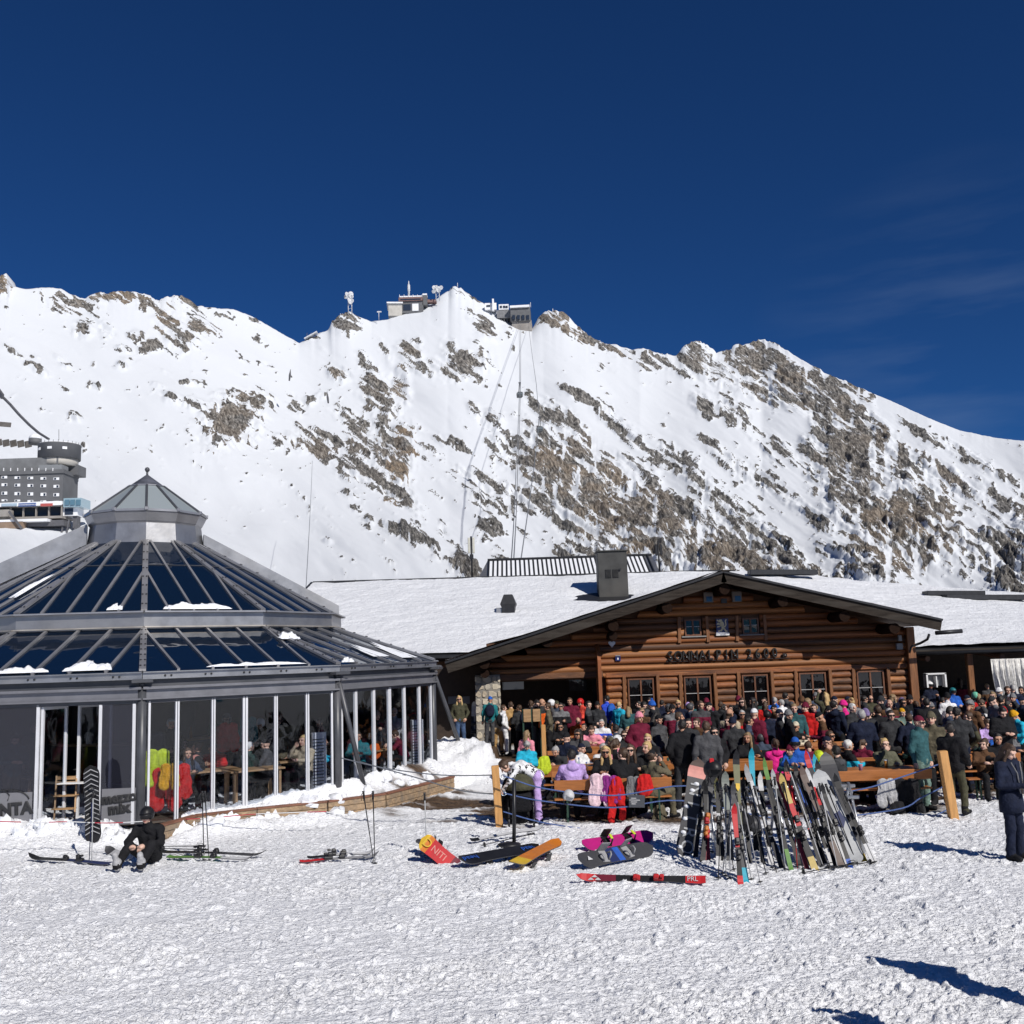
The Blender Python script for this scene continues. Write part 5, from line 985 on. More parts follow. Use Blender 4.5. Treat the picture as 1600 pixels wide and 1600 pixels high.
for an in (-.75, -.05, .65):
    p = Vector((c.x + 32.6 * sH * math.sin(an), YH + 9 - 32.6 * sH * math.cos(an), c.z + 22.5 * sH)); w_ = MB(); w_.box(p, (7 * sH, .3, 4 * sH), an); w_ = w_.build('tower_window', FWHT, tb)
tw = MB(); tw.lathe([(32 * sH, 32 * sH), (31 * sH, 33.5 * sH)], (c.x, YH + 9, c.z), 28); tw.build('tower_snow', FWHT, t)
for a_ in np.linspace(-1.5, 1.5, 14): MB().bar((c.x + 32 * sH * math.sin(a_), YH + 9 - 32 * sH * math.cos(a_), c.z + 32 * sH), (c.x + 32 * sH * math.sin(a_), YH + 9 - 32 * sH * math.cos(a_), c.z + 35.5 * sH), .12, .12).build('railing_post', DLAT, tb)
c2 = at(55, 686, YH + 12); dm = MB(); dm.lathe([(10 * sH, -9 * sH), (10 * sH, 0)], c2, 18); dm.build('dome_drum', GREYF, t); dm = MB(); dm.lathe([(10 * sH * math.cos(a_), 9 * sH * math.sin(a_)) for a_ in np.linspace(0, 1.5, 7)], c2, 20); dm.build('observatory_dome', FWHT, t)
MB().bar(at(92, 688, YH + 8), at(92, 671, YH + 8), .15, .15).build('tower_aerial', DLAT, t)
part('side_wing', GREYF, t, 99, 726, 122, 742, YH + 8, 8); part('wing_step', PALE, t, 99, 740, 110, 748, YH + 8, 8); part('deck_box', mat('far_mid_grey2', (.2, .21, .22), rough=.7), t, 60, 726, 97, 738, YH - .2, 6)
part('snow_ledge', FWHT, t, -60, 785, 98, 790, YH - 2.5, 18); part('banner', FWHT, t, -60, 785.5, 97, 791.5, YH - 2.8, .4)
o = part('banner_blue', mat('far_blue', (.05, .10, .28), rough=.6), t, 28.5, 786, 56, 791.2, YH - 3.1, .3); o2 = link('banner_lettering', text_mesh('SCHNEEFERNERHAUS', .72, .01, FWHT), t, at(42.2, 788.7, YH - 3.25) - wloc(t), (R(90), 0, 0))
part('banner_red', mat('far_red', (.42, .09, .08), rough=.6), t, 63, 786.5, 82, 791, YH - 3.1, .3); part('banner_pale_blue', mat('far_pale_blue', (.35, .45, .55), rough=.6), t, 2, 786.5, 26, 790.5, YH - 3.1, .3)
part('arcade_back', FWIN, t, -60, 791, 98, 809, YH + 4, 8)
for i in range(7): part('arcade_post', CONC, t, -25 + i * 20, 791, -23.4 + i * 20, 811, YH - 1.5, 1)
part('arcade_floor', CONC, t, -60, 808, 98, 812, YH - 2.4, 10); part('stair_glass', mat('far_pale_glass', (.30, .42, .48), rough=.15), t, 99, 778, 127, 792, YH - 2, 9)
for x in (101, 109.5, 118.5): part('glass_pane', mat('far_teal_glass', (.10, .19, .25), rough=.1), t, x, 780.5, x + 7, 789, YH - 2.5, .6)
part('lift_frame', FWHT, t, 98, 792, 121, 806, YH, 6); part('lift_glass', FWIN, t, 101, 794, 114, 804, YH - .3, 1); part('lift_shaft', DLAT, t, 114, 791, 121, 826, YH + 1, 3)
part('lower_wall', CONC, t, -60, 797, 14, 808, YH - 5, 4); part('lower_terrace', mat('far_brown_wall', (.24, .17, .12), rough=.8, var=.2, scale=.3), t, -60, 816, 36, 827, YH - 6, 6); part('terrace_snow', FWHT, t, -60, 812, 74, 816, YH - 6, 8); part('under_deck', DLAT, t, 34, 813, 100, 822, YH - 3, 6)
for x in (96, 104, 116): MB().bar(at(x, 834, YH - 2), at(x + 4, 812, YH - 2), .5, .5).build('support_leg', DLAT, t)
MB().bar(at(34, 826, YH - 7), at(14, 799, YH - 7), .8, .8).build('outer_stair', DLAT, t)
for i in range(9): part('terrace_rail', FWHT, t, -6 + i * 11, 731, -5.2 + i * 11, 736, YH - .8, .4)
t = thing('avalanche_gallery', 'sloping dark gallery running up the snow slope behind the grey mountain station', 'gallery', at(60, 670, 430))
for i, (a, b) in enumerate(zip([(-6, 606), (4, 620), (16, 632), (30, 648), (46, 664), (60, 676)], [(4, 620), (16, 632), (30, 648), (46, 664), (60, 676), (76, 686)])): MB().bar(at(*a, 445), at(*b, 440), 1.0, .75 if i else 2.2).build('gallery_segment', DLAT, t)
t = thing('snow_fence', 'row of dark snow fence panels on the slope left of the round tower', 'fence', at(20, 690, 430))
for i in range(6): MB().bar(at(-18 + i * 11.5, 692 + i * .6, 426), at(-9 + i * 11.5, 690 + i * .6, 430), .5, 2.8).build('fence_panel', mat('fence_timber', (.12, .11, .10), rough=.8, var=.3, scale=.5), t)
t = thing('upper_snow_fence', 'short dark snow fence high on the left slope', 'fence', at(8, 663, 470)); MB().bar(at(-8, 662, 470), at(17, 664, 470), .5, 2.2).build('fence_panel', MATS['fence_timber'], t)
# ================================================================== PEOPLE: one continuous skin per figure
def cap(g, a, b, ra, rb): return ('c', g, np.array(a, float), np.array(b, float), ra, rb)
def ell(g, c, r): return ('e', g, np.array(c, float), np.array(r, float))
def sdf(prims, P, k=.03):
    best = None; bd = None; bg = None
    for p in prims:
        if p[0] == 'c':
            a, b = p[2], p[3]; ab = b - a; t = np.clip(((P - a) @ ab) / max(ab @ ab, 1e-9), 0, 1)
            d = np.linalg.norm(P - a - t[..., None] * ab, axis=-1) - (p[4] + (p[5] - p[4]) * t)
        else:
            q = (P - p[2]); k0 = np.linalg.norm(q / p[3], axis=-1); k1 = np.linalg.norm(q / p[3] ** 2, axis=-1) + 1e-9; d = k0 * (k0 - 1) / k1
        if best is None: best = d; bd = d.copy(); bg = np.full(d.shape, p[1])
        else:
            h = np.clip(.5 + .5 * (best - d) / k, 0, 1); best = best * (1 - h) + d * h - k * h * (1 - h)
            u = d < bd; bg = np.where(u, p[1], bg); bd = np.where(u, d, bd)
    return best, bg
def nets(fn, lo, hi, cell):
    n = np.ceil((np.array(hi) - lo) / cell).astype(int) + 1; lo = np.array(lo, float)
    G = np.stack(np.meshgrid(*[lo[i] + np.arange(n[i]) * cell for i in range(3)], indexing='ij'), -1)
    F, _ = fn(G); cs = tuple(n - 1); cnt = np.zeros(cs); pos = np.zeros(cs + (3,)); quads = []
    for ax in range(3):
        s0 = [slice(None)] * 3; s1 = [slice(None)] * 3; s0[ax] = slice(0, -1); s1[ax] = slice(1, None)
        f0, f1 = F[tuple(s0)], F[tuple(s1)]; cr = (f0 < 0) != (f1 < 0); I = np.argwhere(cr)
        if len(I) == 0: continue
        a0, a1 = f0[cr], f1[cr]; t = a0 / (a0 - a1); pt = lo + I * cell; pt = pt.astype(float); pt[:, ax] += t * cell
        o1, o2 = (ax + 1) % 3, (ax + 2) % 3; cells = []; ok = np.ones(len(I), bool)
        for d1, d2 in ((0, 0), (-1, 0), (-1, -1), (0, -1)):
            c = I.copy(); c[:, o1] += d1; c[:, o2] += d2
            v = (c[:, o1] >= 0) & (c[:, o2] >= 0) & (c[:, o1] < cs[o1]) & (c[:, o2] < cs[o2]); ok &= v
            cv = c[v]; np.add.at(cnt, tuple(cv.T), 1); np.add.at(pos, tuple(cv.T), pt[v]); cells.append(c)
        cc = np.stack(cells, 1)[ok]; fl = (a0 < 0)[ok]; cc = np.where(fl[:, None, None], cc, cc[:, ::-1]); quads.append(cc)
    idx = np.full(cs, -1); m = cnt > 0; idx[m] = np.arange(m.sum()); V = pos[m] / cnt[m][:, None]
    Q = np.concatenate(quads).reshape(-1, 3); Q = idx[tuple(Q.T)].reshape(-1, 4); return V, Q
def skin(prims, cell, k=.03):
    pts = np.array([p[2] for p in prims] + [p[3] if p[0] == 'c' else p[2] for p in prims]); pad = .26
    V, Q = nets(lambda P: sdf(prims, P, k), pts.min(0) - pad, pts.max(0) + pad, cell)
    _, g = sdf(prims, V[Q].mean(1), k); return V, Q, g
# --- head (groups: 0 skin, 4 eye, 5 lip)
HP = [ell(0, (0, .008, .025), (.074, .092, .098)), ell(0, (0, -.02, -.045), (.058, .066, .068)), ell(0, (0, -.058, -.088), (.026, .024, .022)), cap(0, (0, -.088, .012), (0, -.108, -.026), .010, .015), cap(0, (-.05, -.066, .03), (.05, -.066, .03), .020, .020),
      ell(0, (-.077, .012, -.005), (.013, .024, .034)), ell(0, (.077, .012, -.005), (.013, .024, .034)), ell(0, (-.035, -.058, -.035), (.026, .024, .028)), ell(0, (.035, -.058, -.035), (.026, .024, .028)), ell(5, (0, -.080, -.062), (.024, .011, .009)), ell(4, (-.030, -.077, .008), (.013, .010, .008)), ell(4, (.030, -.077, .008), (.013, .010, .008)), ell(0, (0, .03, -.10), (.052, .055, .07))]
HV, HQ, HG_ = skin(HP, .0125, .012)
def finger_tube(pts, rad, n=5):
    mb = MB(); mb.tube(pts, rad, n, cap=False); return np.array(mb.v), np.array(mb.f)
def hand(w, d, up, side, curl=.5):
    """palm and five fingers from wrist w along d; up = back of the hand; side = thumb direction"""
    w, d, up, side = [np.array(v, float) for v in (w, d, up, side)]; d /= np.linalg.norm(d); side = side - d * (side @ d); side /= np.linalg.norm(side); up = np.cross(side, d); out = []
    V, Q, g = skin([cap(0, w, w + d * .035, .027, .03), ell(0, w + d * .055, np.abs(d) * .045 + np.abs(side) * .036 + np.abs(up) * .018 + .004)], .017, .02); out.append((V, Q))
    for i, (o, L) in enumerate(((.028, .070), (.010, .080), (-.009, .074), (-.027, .058))):
        b = w + d * .085 + side * o; p = [b - d * .02]; dr = d.copy()
        for s in range(3):
            ang = curl * (.35 + .3 * s); dr = dr * math.cos(ang) - up * math.sin(ang); up2 = up; p.append(p[-1] + dr * L * (.5, .33, .27)[s])
        out.append(finger_tube(p, [.0095, .009, .008, .003]))
    b = w + d * .03 + side * .022; out.append(finger_tube([b, b + side * .025 + d * .025, b + side * .03 + d * .055, b + side * .022 + d * .075], [.013, .011, .009, .003])); return out
def joints(kind):
    """returns a dict of joints, the figure facing -Y"""
    J = dict(pel=(0, 0, .95), che=(0, .01, 1.27), nec=(0, .015, 1.46), head=(0, -.005, 1.625), yaw=0, pit=0, bulk=1.0, curl=.5)
    J['sh'] = [(-.185, .015, 1.40), (.185, .015, 1.40)]; J['hip'] = [(-.09, 0, .90), (.09, 0, .90)]; J['kn'] = [(-.10, -.02, .49), (.105, -.01, .49)]; J['an'] = [(-.11, .01, .10), (.12, .02, .10)]; J['toe'] = [(-.13, -.15, .05), (.15, -.14, .05)]
    J['el'] = [(-.25, .05, 1.13), (.25, .05, 1.13)]; J['wr'] = [(-.26, -.03, .89), (.26, -.03, .89)]
    if kind == 's_pocket': J['el'] = [(-.30, .08, 1.14), (.30, .08, 1.14)]; J['wr'] = [(-.19, -.10, .95), (.19, -.10, .95)]
    if kind == 's_drink': J['el'] = [(-.26, .04, 1.13), (.27, -.08, 1.14)]; J['wr'] = [(-.25, -.06, .90), (.16, -.28, 1.28)]; J['yaw'] = .25
    if kind == 's_cross': J['el'] = [(-.28, -.03, 1.15), (.28, -.03, 1.15)]; J['wr'] = [(.06, -.22, 1.18), (-.06, -.23, 1.14)]; J['yaw'] = -.2
    if kind == 's_phone': J['el'] = [(-.25, -.02, 1.13), (.25, -.02, 1.13)]; J['wr'] = [(-.07, -.27, 1.16), (.08, -.26, 1.15)]; J['pit'] = .5; J['head'] = (0, -.04, 1.60)
    if kind == 's_turn': J['yaw'] = .8; J['el'] = [(-.27, .03, 1.13), (.25, -.05, 1.14)]; J['wr'] = [(-.24, -.12, .95), (.12, -.24, 1.08)]; J['kn'] = [(-.10, -.08, .49), (.11, .02, .49)]
    if kind == 's_up': J['el'] = [(-.30, .02, 1.50), (.26, .05, 1.13)]; J['wr'] = [(-.18, -.06, 1.74), (.25, -.06, .90)]; J['sh'][0] = (-.18, .015, 1.43)
    if kind[0] == 't':
        J.update(pel=(0, 0, .55), che=(0, -.03, .86), nec=(0, -.045, 1.04), head=(0, -.075, 1.205)); J['sh'] = [(-.185, -.03, .98), (.185, -.03, .98)]; J['hip'] = [(-.09, -.03, .52), (.09, -.03, .52)]; J['kn'] = [(-.13, -.42, .53), (.13, -.43, .53)]; J['an'] = [(-.13, -.40, .10), (.14, -.44, .10)]; J['toe'] = [(-.14, -.55, .05), (.15, -.59, .05)]
        J['el'] = [(-.26, -.14, .80), (.26, -.14, .80)]; J['wr'] = [(-.10, -.36, .83), (.10, -.36, .83)]
        if kind == 't_drink': J['wr'][1] = (.07, -.24, 1.10); J['el'][1] = (.25, -.24, .90); J['pit'] = -.1
        if kind == 't_lean': J.update(che=(0, -.12, .83), nec=(0, -.19, .98), head=(0, -.25, 1.12), pit=.45); J['sh'] = [(-.185, -.15, .93), (.185, -.15, .93)]; J['el'] = [(-.28, -.28, .80), (.28, -.28, .80)]; J['wr'] = [(-.08, -.44, .82), (.10, -.45, .82)]
        if kind == 't_turn': J['yaw'] = .75
        if kind == 't_back': J.update(che=(0, .05, .86), nec=(0, .07, 1.04), head=(0, .06, 1.20), pit=-.25); J['sh'] = [(-.185, .06, .98), (.185, .06, .98)]; J['wr'] = [(-.14, -.20, .62), (.14, -.20, .62)]; J['el'] = [(-.27, -.02, .76), (.27, -.02, .76)]
    return J
def figure(J, cell=.027, bulk=None, gloves=False):
    bk = bulk or J['bulk']; A = np.array; pel, che, nec, head = A(J['pel']), A(J['che']), A(J['nec']), A(J['head']); s0, s1 = A(J['sh'][0]), A(J['sh'][1]); ax = (s1 - s0) / np.linalg.norm(s1 - s0)
    hx = A(J['hip'][1]) - A(J['hip'][0]); hx = hx / np.linalg.norm(hx); mid = (pel + che) / 2
    pr = [ell(2, pel + A([0, .01, -.02]), (.155, .125, .11))]
    for s in (-1, 1):
        pr += [cap(1, pel + hx * s * .055 + A([0, 0, -.02 if J['pel'][2] > .8 else .04]), mid + ax * s * .06, .118 * bk, .112 * bk), cap(1, mid + ax * s * .06, che + ax * s * .075, .112 * bk, .118 * bk), cap(1, che + ax * s * .07, (s0 if s < 0 else s1) * .6 + nec * .4 - A([0, 0, .03]), .11 * bk, .075 * bk)]
    pr += [cap(1, s0, s1, .072 * bk, .072 * bk), cap(1, nec - A([0, 0, .03]), nec + (head - nec) * .22, .082, .074), cap(0, nec, head - (head - nec) * .2, .056, .054)]
    for i in (0, 1):
        sh, el, wr = A(J['sh'][i]), A(J['el'][i]), A(J['wr'][i]); pr += [cap(1, sh, el, .070 * bk, .055 * bk), cap(1, el, wr, .055 * bk, .040 * bk)]
        hp, kn, an, to = A(J['hip'][i]), A(J['kn'][i]), A(J['an'][i]), A(J['toe'][i]); pr += [cap(2, hp, kn, .098, .074), cap(2, kn, an, .074, .062), cap(3, an + A([0, 0, .05]), an, .062, .055), cap(3, an - A([0, 0, .04]) + (an - to) * A([.25, .25, 0]), to, .052, .046)]
    V, Q, g = skin(pr, cell, .034)
    # cloth folds: small push along a noise so that sleeves and trousers are not tubes
    n_ = (fbm(V[:, 0] * 11 + V[:, 2] * 5, V[:, 2] * 16 + V[:, 1] * 9, 3) - .5)[:, None]; cn = V - V.mean(0); cn[:, 2] *= .15; cn /= np.linalg.norm(cn, axis=1, keepdims=True) + 1e-6; V = V + cn * n_ * .042
    Vs, Qs, Gs = [V], [Q], [g]; off = len(V)
    M = np.array(Matrix.Rotation(J['yaw'], 3, 'Z') @ Matrix.Rotation(J['pit'], 3, 'X') @ Matrix.Rotation(J.get('rol', 0), 3, 'Y')); Vs.append(HV @ M.T + head); Qs.append(HQ + off); Gs.append(HG_); off += len(HV)
    for i in (0, 1):
        el, wr = A(J['el'][i]), A(J['wr'][i]); d = wr - el; d /= np.linalg.norm(d); sd = A([1., 0, .2]) if i == 0 else A([-1., 0, .2])
        if abs(d[0]) > .75: sd = A([0, 0, 1.])
        if 'hd' in J: d = A(J['hd'][i], float)
        for Vh, Qh in hand(wr - d * .01, d, (0, 0, 1), sd, J['curl']): Vs.append(Vh); Qs.append(Qh + off); Gs.append(np.full(len(Qh), 6 if gloves else 0)); off += len(Vh)
    return np.concatenate(Vs), np.concatenate(Qs), np.concatenate(Gs), Matrix(M.tolist())
SKINM = [mat('skin%d' % i, c, rough=.55, var=.1, scale=20, spec=.35) for i, c in enumerate(((.52, .30, .21), (.58, .36, .27), (.46, .25, .16), (.62, .40, .31)))]
EYE = mat('eye', (.03, .02, .015), rough=.3); LIP = mat('lip', (.38, .12, .10), rough=.5)
PROTO = {}
def proto(key, J=None, cell=.027, bulk=None):
    if key in PROTO: return PROTO[key]
    J = J or joints(key.split('+')[0]); V, Q, g, M = figure(J, cell, bulk or (1.22 if '+' in key else 1.0)); g = np.where(g == 6, 0, g)
    zc = V[Q].mean(1)[:, 2]; g = np.where((g == 1) & (zc > J['che'][2] + .05), 6, g); me = np_mesh('person', V, Q, [SKINM[0], BLACK, BLACK, BLACK, EYE, LIP, BLACK], g); PROTO[key] = (me, Vector(J['head']), M); return PROTO[key]
# --- things worn on the head, in head coordinates
def wear(fn, lo=(-.17, -.2, -.36), hi=(.17, .2, .2), cell=.013):
    return nets(lambda P: (fn(P), None), lo, hi, cell)
def dell(P, c, r): q = P - np.array(c); r = np.array(r); return np.linalg.norm(q / r, axis=-1) * (np.linalg.norm(q / r, axis=-1) - 1) / (np.linalg.norm(q / r ** 2, axis=-1) + 1e-9)
def dcap(P, a, b, ra, rb): return sdf([cap(0, a, b, ra, rb)], P)[0]
def dbox(P, lo, hi): lo, hi = np.array(lo), np.array(hi); return np.max(np.maximum(lo - P, P - hi), axis=-1)
def wob(P, a=.006, f=60): return a * (np.sin(P[..., 0] * f) + np.sin(P[..., 2] * f * .8 + P[..., 0] * 30) + np.sin(P[..., 1] * f * .9)) / 2
def h_short(P): return np.maximum(np.maximum(dell(P, (0, .014, .03), (.086, .102, .106)) + wob(P), -dbox(P, (-1, -1, -1), (1, -.038, .062))), -P[..., 2] - .075 + np.maximum(0, -P[..., 1] * .8))
def h_long(P):
    d = np.minimum(h_short(P), dcap(P, (0, .055, 0), (0, .085, -.24), .078, .062))
    for s in (-1, 1): d = np.minimum(d, dcap(P, (s * .07, .0, .03), (s * .095, -.03, -.24), .03, .028))
    return d + wob(P, .007, 45)
def h_pony(P): return np.minimum(h_short(P), np.minimum(dcap(P, (0, .10, .05), (0, .14, .0), .03, .03), dcap(P, (0, .14, .0), (0, .12, -.17), .03, .018)))
def h_bun(P): return np.minimum(h_short(P), dell(P, (0, .10, .09), (.042, .042, .042)))
def h_fringe(P): return np.maximum(np.maximum(dell(P, (0, .014, .02), (.081, .098, .10)), P[..., 2] - .02), np.maximum(-P[..., 1] + .0, -P[..., 2] - .07))
def w_beanie(P): return np.minimum(np.maximum(dell(P, (0, .012, .03), (.092, .108, .13)), .022 - P[..., 2] - P[..., 1] * .15), np.maximum(np.abs(dell(P, (0, .012, .02), (.088, .104, .12))) - .012, np.abs(P[..., 2] - .035 + P[..., 1] * .15) - .028))
def w_helmet(P): return np.maximum(np.maximum(dell(P, (0, .014, .025), (.112, .132, .128)), -dbox(P, (-1, -1, -1), (1, -.04, .05))), -P[..., 2] - .055)
def w_cap(P): return np.minimum(np.maximum(dell(P, (0, .012, .03), (.088, .104, .112)), .035 - P[..., 2]), np.maximum(dell(P, (0, -.12, .042), (.075, .085, .014)), -.0 * P[..., 2]))
def w_bobble(P): return np.minimum(w_beanie(P), dell(P, (0, .02, .175), (.036, .036, .036)))
def w_hood(P): return np.maximum(dell(P, (0, .02, .01), (.118, .128, .14)), -dell(P, (0, -.09, -.005), (.078, .10, .105)))
def w_band(P): return np.maximum(np.abs(dell(P, (0, .012, .025), (.090, .106, .112))) - .006, np.abs(P[..., 2] - .045 + P[..., 1] * .1) - .03)
def h_hooddown(P): return np.maximum(np.maximum(dell(P, (0, .09, -.20), (.135, .095, .085)), -dell(P, (0, .03, -.12), (.08, .09, .09))), -1 - P[..., 2])
WEAR = {}
for nm_, fn in dict(short=h_short, long=h_long, pony=h_pony, bun=h_bun, fringe=h_fringe, beanie=w_beanie, helmet=w_helmet, cap=w_cap, bobble=w_bobble, hood=w_hood, band=w_band, hooddown=h_hooddown).items():
    V, Q = wear(fn); WEAR[nm_] = np_mesh(nm_, V, Q, BLACK)
mb = MB()
for s in (-1, 1): mb.box((s * .034, -.100, .010), (.058, .012, .042), Matrix.Rotation(s * .25, 3, 'Z'), bev=.006); mb.bar((s * .064, -.092, .016), (s * .082, .02, .01), .004, .009)
mb.bar((-.01, -.104, .016), (.01, -.104, .016), .008, .008); WEAR['glasses'] = mb.mesh('sunglasses', gloss('lens_black', (.008, .008, .01)))
def goggle(P): return np.maximum(np.abs(dell(P, (0, .005, .02), (.100, .125, .14))) - .011, np.maximum(np.abs(P[..., 2] - .012) - .042, P[..., 1] + .03))
V, Q = wear(goggle); WEAR['goggles'] = np_mesh('goggles', V, Q, gloss('lens_black', (.008, .008, .01)))
def pack(P): return np.minimum(dell(P, (0, .20, -.36), (.17, .11, .24)), np.minimum(dell(P, (0, .27, -.45), (.12, .06, .11)), np.minimum(dcap(P, (-.12, .10, -.18), (-.13, -.06, -.34), .022, .022), dcap(P, (.12, .10, -.18), (.13, -.06, -.34), .022, .022))))
V, Q = nets(lambda P: (pack(P), None), (-.25, -.2, -.7), (.25, .4, 0), .022); WEAR['backpack'] = np_mesh('backpack', V, Q, BLACK)
COLR = dict(black=(.012, .012, .014), charcoal=(.032, .033, .036), dgrey=(.065, .065, .07), grey=(.17, .17, .175), lgrey=(.38, .38, .39), navy=(.010, .014, .032), slate=(.05, .065, .10), blue=(.02, .10, .42), royal=(.03, .07, .5), turquoise=(.02, .38, .55), teal=(.015, .16, .18), dteal=(.03, .09, .10), red=(.48, .014, .014), orange=(.62, .11, .015), coral=(.75, .09, .06), pink=(.72, .26, .33), hotpink=(.65, .02, .22), maroon=(.13, .01, .03), purple=(.2, .15, .3), lilac=(.46, .32, .62), white=(.7, .7, .71), cream=(.55, .5, .38), beige=(.42, .35, .25), olive=(.06, .058, .035), khaki=(.11, .095, .062), brown=(.10, .05, .025), tan=(.36, .22, .09), mustard=(.6, .30, .012), lime=(.45, .55, .03), mint=(.16, .5, .34), green=(.02, .05, .042), jeans=(.06, .10, .19), sage=(.14, .21, .18), camo=(.10, .10, .07), blonde=(.50, .34, .15), dblonde=(.24, .16, .08), brownhair=(.06, .032, .017), darkhair=(.014, .010, .008), greyhair=(.36, .35, .34), whitehair=(.6, .59, .57))
WORD = dict(dgrey='dark grey', lgrey='light grey', dteal='dark teal', hotpink='hot pink', jeans='jeans blue', camo='camouflage', charcoal='charcoal', blonde='blond', dblonde='dark blond', brownhair='brown', darkhair='dark', greyhair='grey', whitehair='white', lime='lime yellow')
ROT = dict(F=0, B=180, L=-90, R=90, FL=-40, FR=40, BL=-140, BR=140)
NP = [0]; LABELS = {}
def person(px, py, pose='s_down', face='F', head='short:darkhair', jac='black', tro='black', eye='', pack_=None, label=None, sc=None, zsnap=None, group='guests on the terrace', pos=None, key=None, J=None, cell=.027, shoe='black', hairc2=None, place=None, rzj=None, jac2=None):
    rs_ = random.Random(int(px * 7 + py * 13)); NP[0] += 1
    puffy = '+' if (pose[0] == 's' and rs_.random() < .35) and not key else ''
    me, hc, M = proto(key or (pose + puffy), J, cell)
    s = sc or rs_.uniform(.91, 1.06); mir = -1 if (not key and rs_.random() < .5) else 1; rz = R(ROT[face] if isinstance(face, str) else face) + (rs_.uniform(-.22, .22) if rzj is None else rzj)
    if pos is None:
        P = gnd(px, py, hc.z * s)
        lim = zsnap or (35.0 + rs_.uniform(-.6, .6) if px < 945 else 35.9 - rs_.uniform(0, 1.2) if px < 1400 else None)
        if lim and P.y > lim: P = at(px, py, lim)
    else: P = Vector(pos)
    Rm = Matrix.Rotation(rz, 3, 'Z'); off = Rm @ Vector((hc.x * s, hc.y * s, 0)); x, y = P.x - off.x, P.y - off.y
    if pos is not None: x, y = P.x, P.y
    o = link('person', me, None, (x, y, (P.z if pos is not None and len(pos) > 2 and pos[2] else max(ground_z(x, y), -.03) if place != 'inside' else .3)), ((rs_.uniform(-.05, .05), rs_.uniform(-.05, .05), rz) if (pose[0] == 's' and not key) else (0, 0, rz)), (s * mir, s, s))
    cols = [SKINM[rs_.randint(0, 3)], cloth(jac, COLR[jac]), cloth(tro, COLR[tro]), cloth(shoe, COLR[shoe])]
    j2 = jac if label or rs_.random() < .6 else rs_.choice(('black', 'charcoal', 'dgrey', 'navy', 'black', 'grey', 'slate', 'brown')); cols += [None, None, cloth(jac2 if jac2 not in (None, 'same') else j2, COLR[jac2 if jac2 not in (None, 'same') else j2])]
    for i, m_ in enumerate(cols):
        if m_ is None: continue
        o.material_slots[i].link = 'OBJECT'; o.material_slots[i].material = m_
    Hm = M.to_4x4()
    def put(nm, wk, col, gl=False):
        w = link(nm, WEAR[wk], o, hc, M.to_quaternion())
        if col: w.material_slots[0].link = 'OBJECT'; w.material_slots[0].material = (gloss(col, COLR[col]) if gl else (mat('hair_' + col, COLR[col], rough=.55, var=.4, scale=40, bump=.6, bscale=60) if nm == 'hair' else cloth(col, COLR[col])))
        return w
    desc = []
    for part_ in head.split('/'):
        k_, c_ = part_.split(':')
        if k_ == 'bald': desc.append('bald'); continue
        if k_ in ('short', 'long', 'pony', 'bun', 'fringe'): put('hair', k_, c_); desc.append(dict(short='short %s hair', long='long %s hair', pony='%s ponytail', bun='%s hair bun', fringe='balding %s hair')[k_] % WORD.get(c_, c_))
        else: put(dict(bobble='beanie', hooddown='hood', band='headband').get(k_, k_), k_, c_, k_ == 'helmet'); desc.append('%s %s' % (WORD.get(c_, c_), dict(bobble='bobble hat', hooddown='lowered hood', band='headband').get(k_, k_)))
    if eye: put('sunglasses' if eye == 'glasses' else 'goggles', eye, None); desc.append('dark glasses' if eye == 'glasses' else 'ski goggles')
    if pack_: put('backpack', 'backpack', pack_); desc.append('%s backpack' % WORD.get(pack_, pack_))
    if not label:
        zn = place or ('by the dark entrance' if px < 745 else 'beside the stone pillar' if px < 835 else 'before the porch' if px < 945 else ['below the first window', 'below the second window', 'below the middle window', 'below the fourth window', 'below the fifth window'][min(4, int((px - 945) / 91))] if px < 1400 else 'by the hut corner post' if px < 1470 else 'near the curtain')
        fc = dict(F='facing us', B='from behind', L='facing left', R='facing right').get(face[0] if len(face) == 1 else face[0], '')
        st_ = 'seated' if pose[0] == 't' else 'standing'; jw = WORD.get(jac, jac)
        for label in ('person with %s in %s top %s %s' % (desc[0], jw, st_, zn), 'person %s, %s, %s top, %s %s' % (fc, desc[0], jw, st_, zn), '%s person, %s, %s, %s top, %s' % (st_, desc[0], desc[-1], jw, zn), '%s person, %s, %s top, %s, left one' % (st_, desc[0], jw, zn), '%s person, %s, %s top, %s, right one' % (st_, desc[0], jw, zn), '%s person, %s, %s top, %s, half hidden' % (st_, desc[0], jw, zn)):
            if label not in LABELS: break
    LABELS[label] = LABELS.get(label, 0) + 1
    tag(o, label, 'person', group); return o
# ================================================================== TABLES AND BENCHES
GRN = mat('green_steel', (.02, .055, .035), rough=.5)
def beer_bench(x0, x1, y, back, lab):
    """back = direction (+1/-1 in Y) of the backrest, 0 = none"""
    t = thing('beer_bench', lab, 'bench', ((x0 + x1) / 2, y, 0), group='beer benches on the terrace'); L = x1 - x0
    MB().box(((x0 + x1) / 2, y, .44), (L, .26, .03), bev=.006).build('seat', BENCHW, t)
    if back: MB().box(((x0 + x1) / 2, y + back * .17, .72), (L, .025, .20), Matrix.Rotation(-back * .12, 3, 'X'), bev=.006).build('backrest', BENCHW, t)
    for x in (x0 + .25, x1 - .25):
        lg = MB(); lg.bar((x, y - .1, 0), (x, y - .1, .42), .04, .03); lg.bar((x, y + .1, 0), (x, y + .1, .42), .04, .03); lg.bar((x, y - .1, .2), (x, y + .1, .2), .03, .03)
        if back: lg.bar((x, y + back * .12, .42), (x, y + back * .16, .80), .04, .03)
        lg.build('leg', GRN, t)
    return t
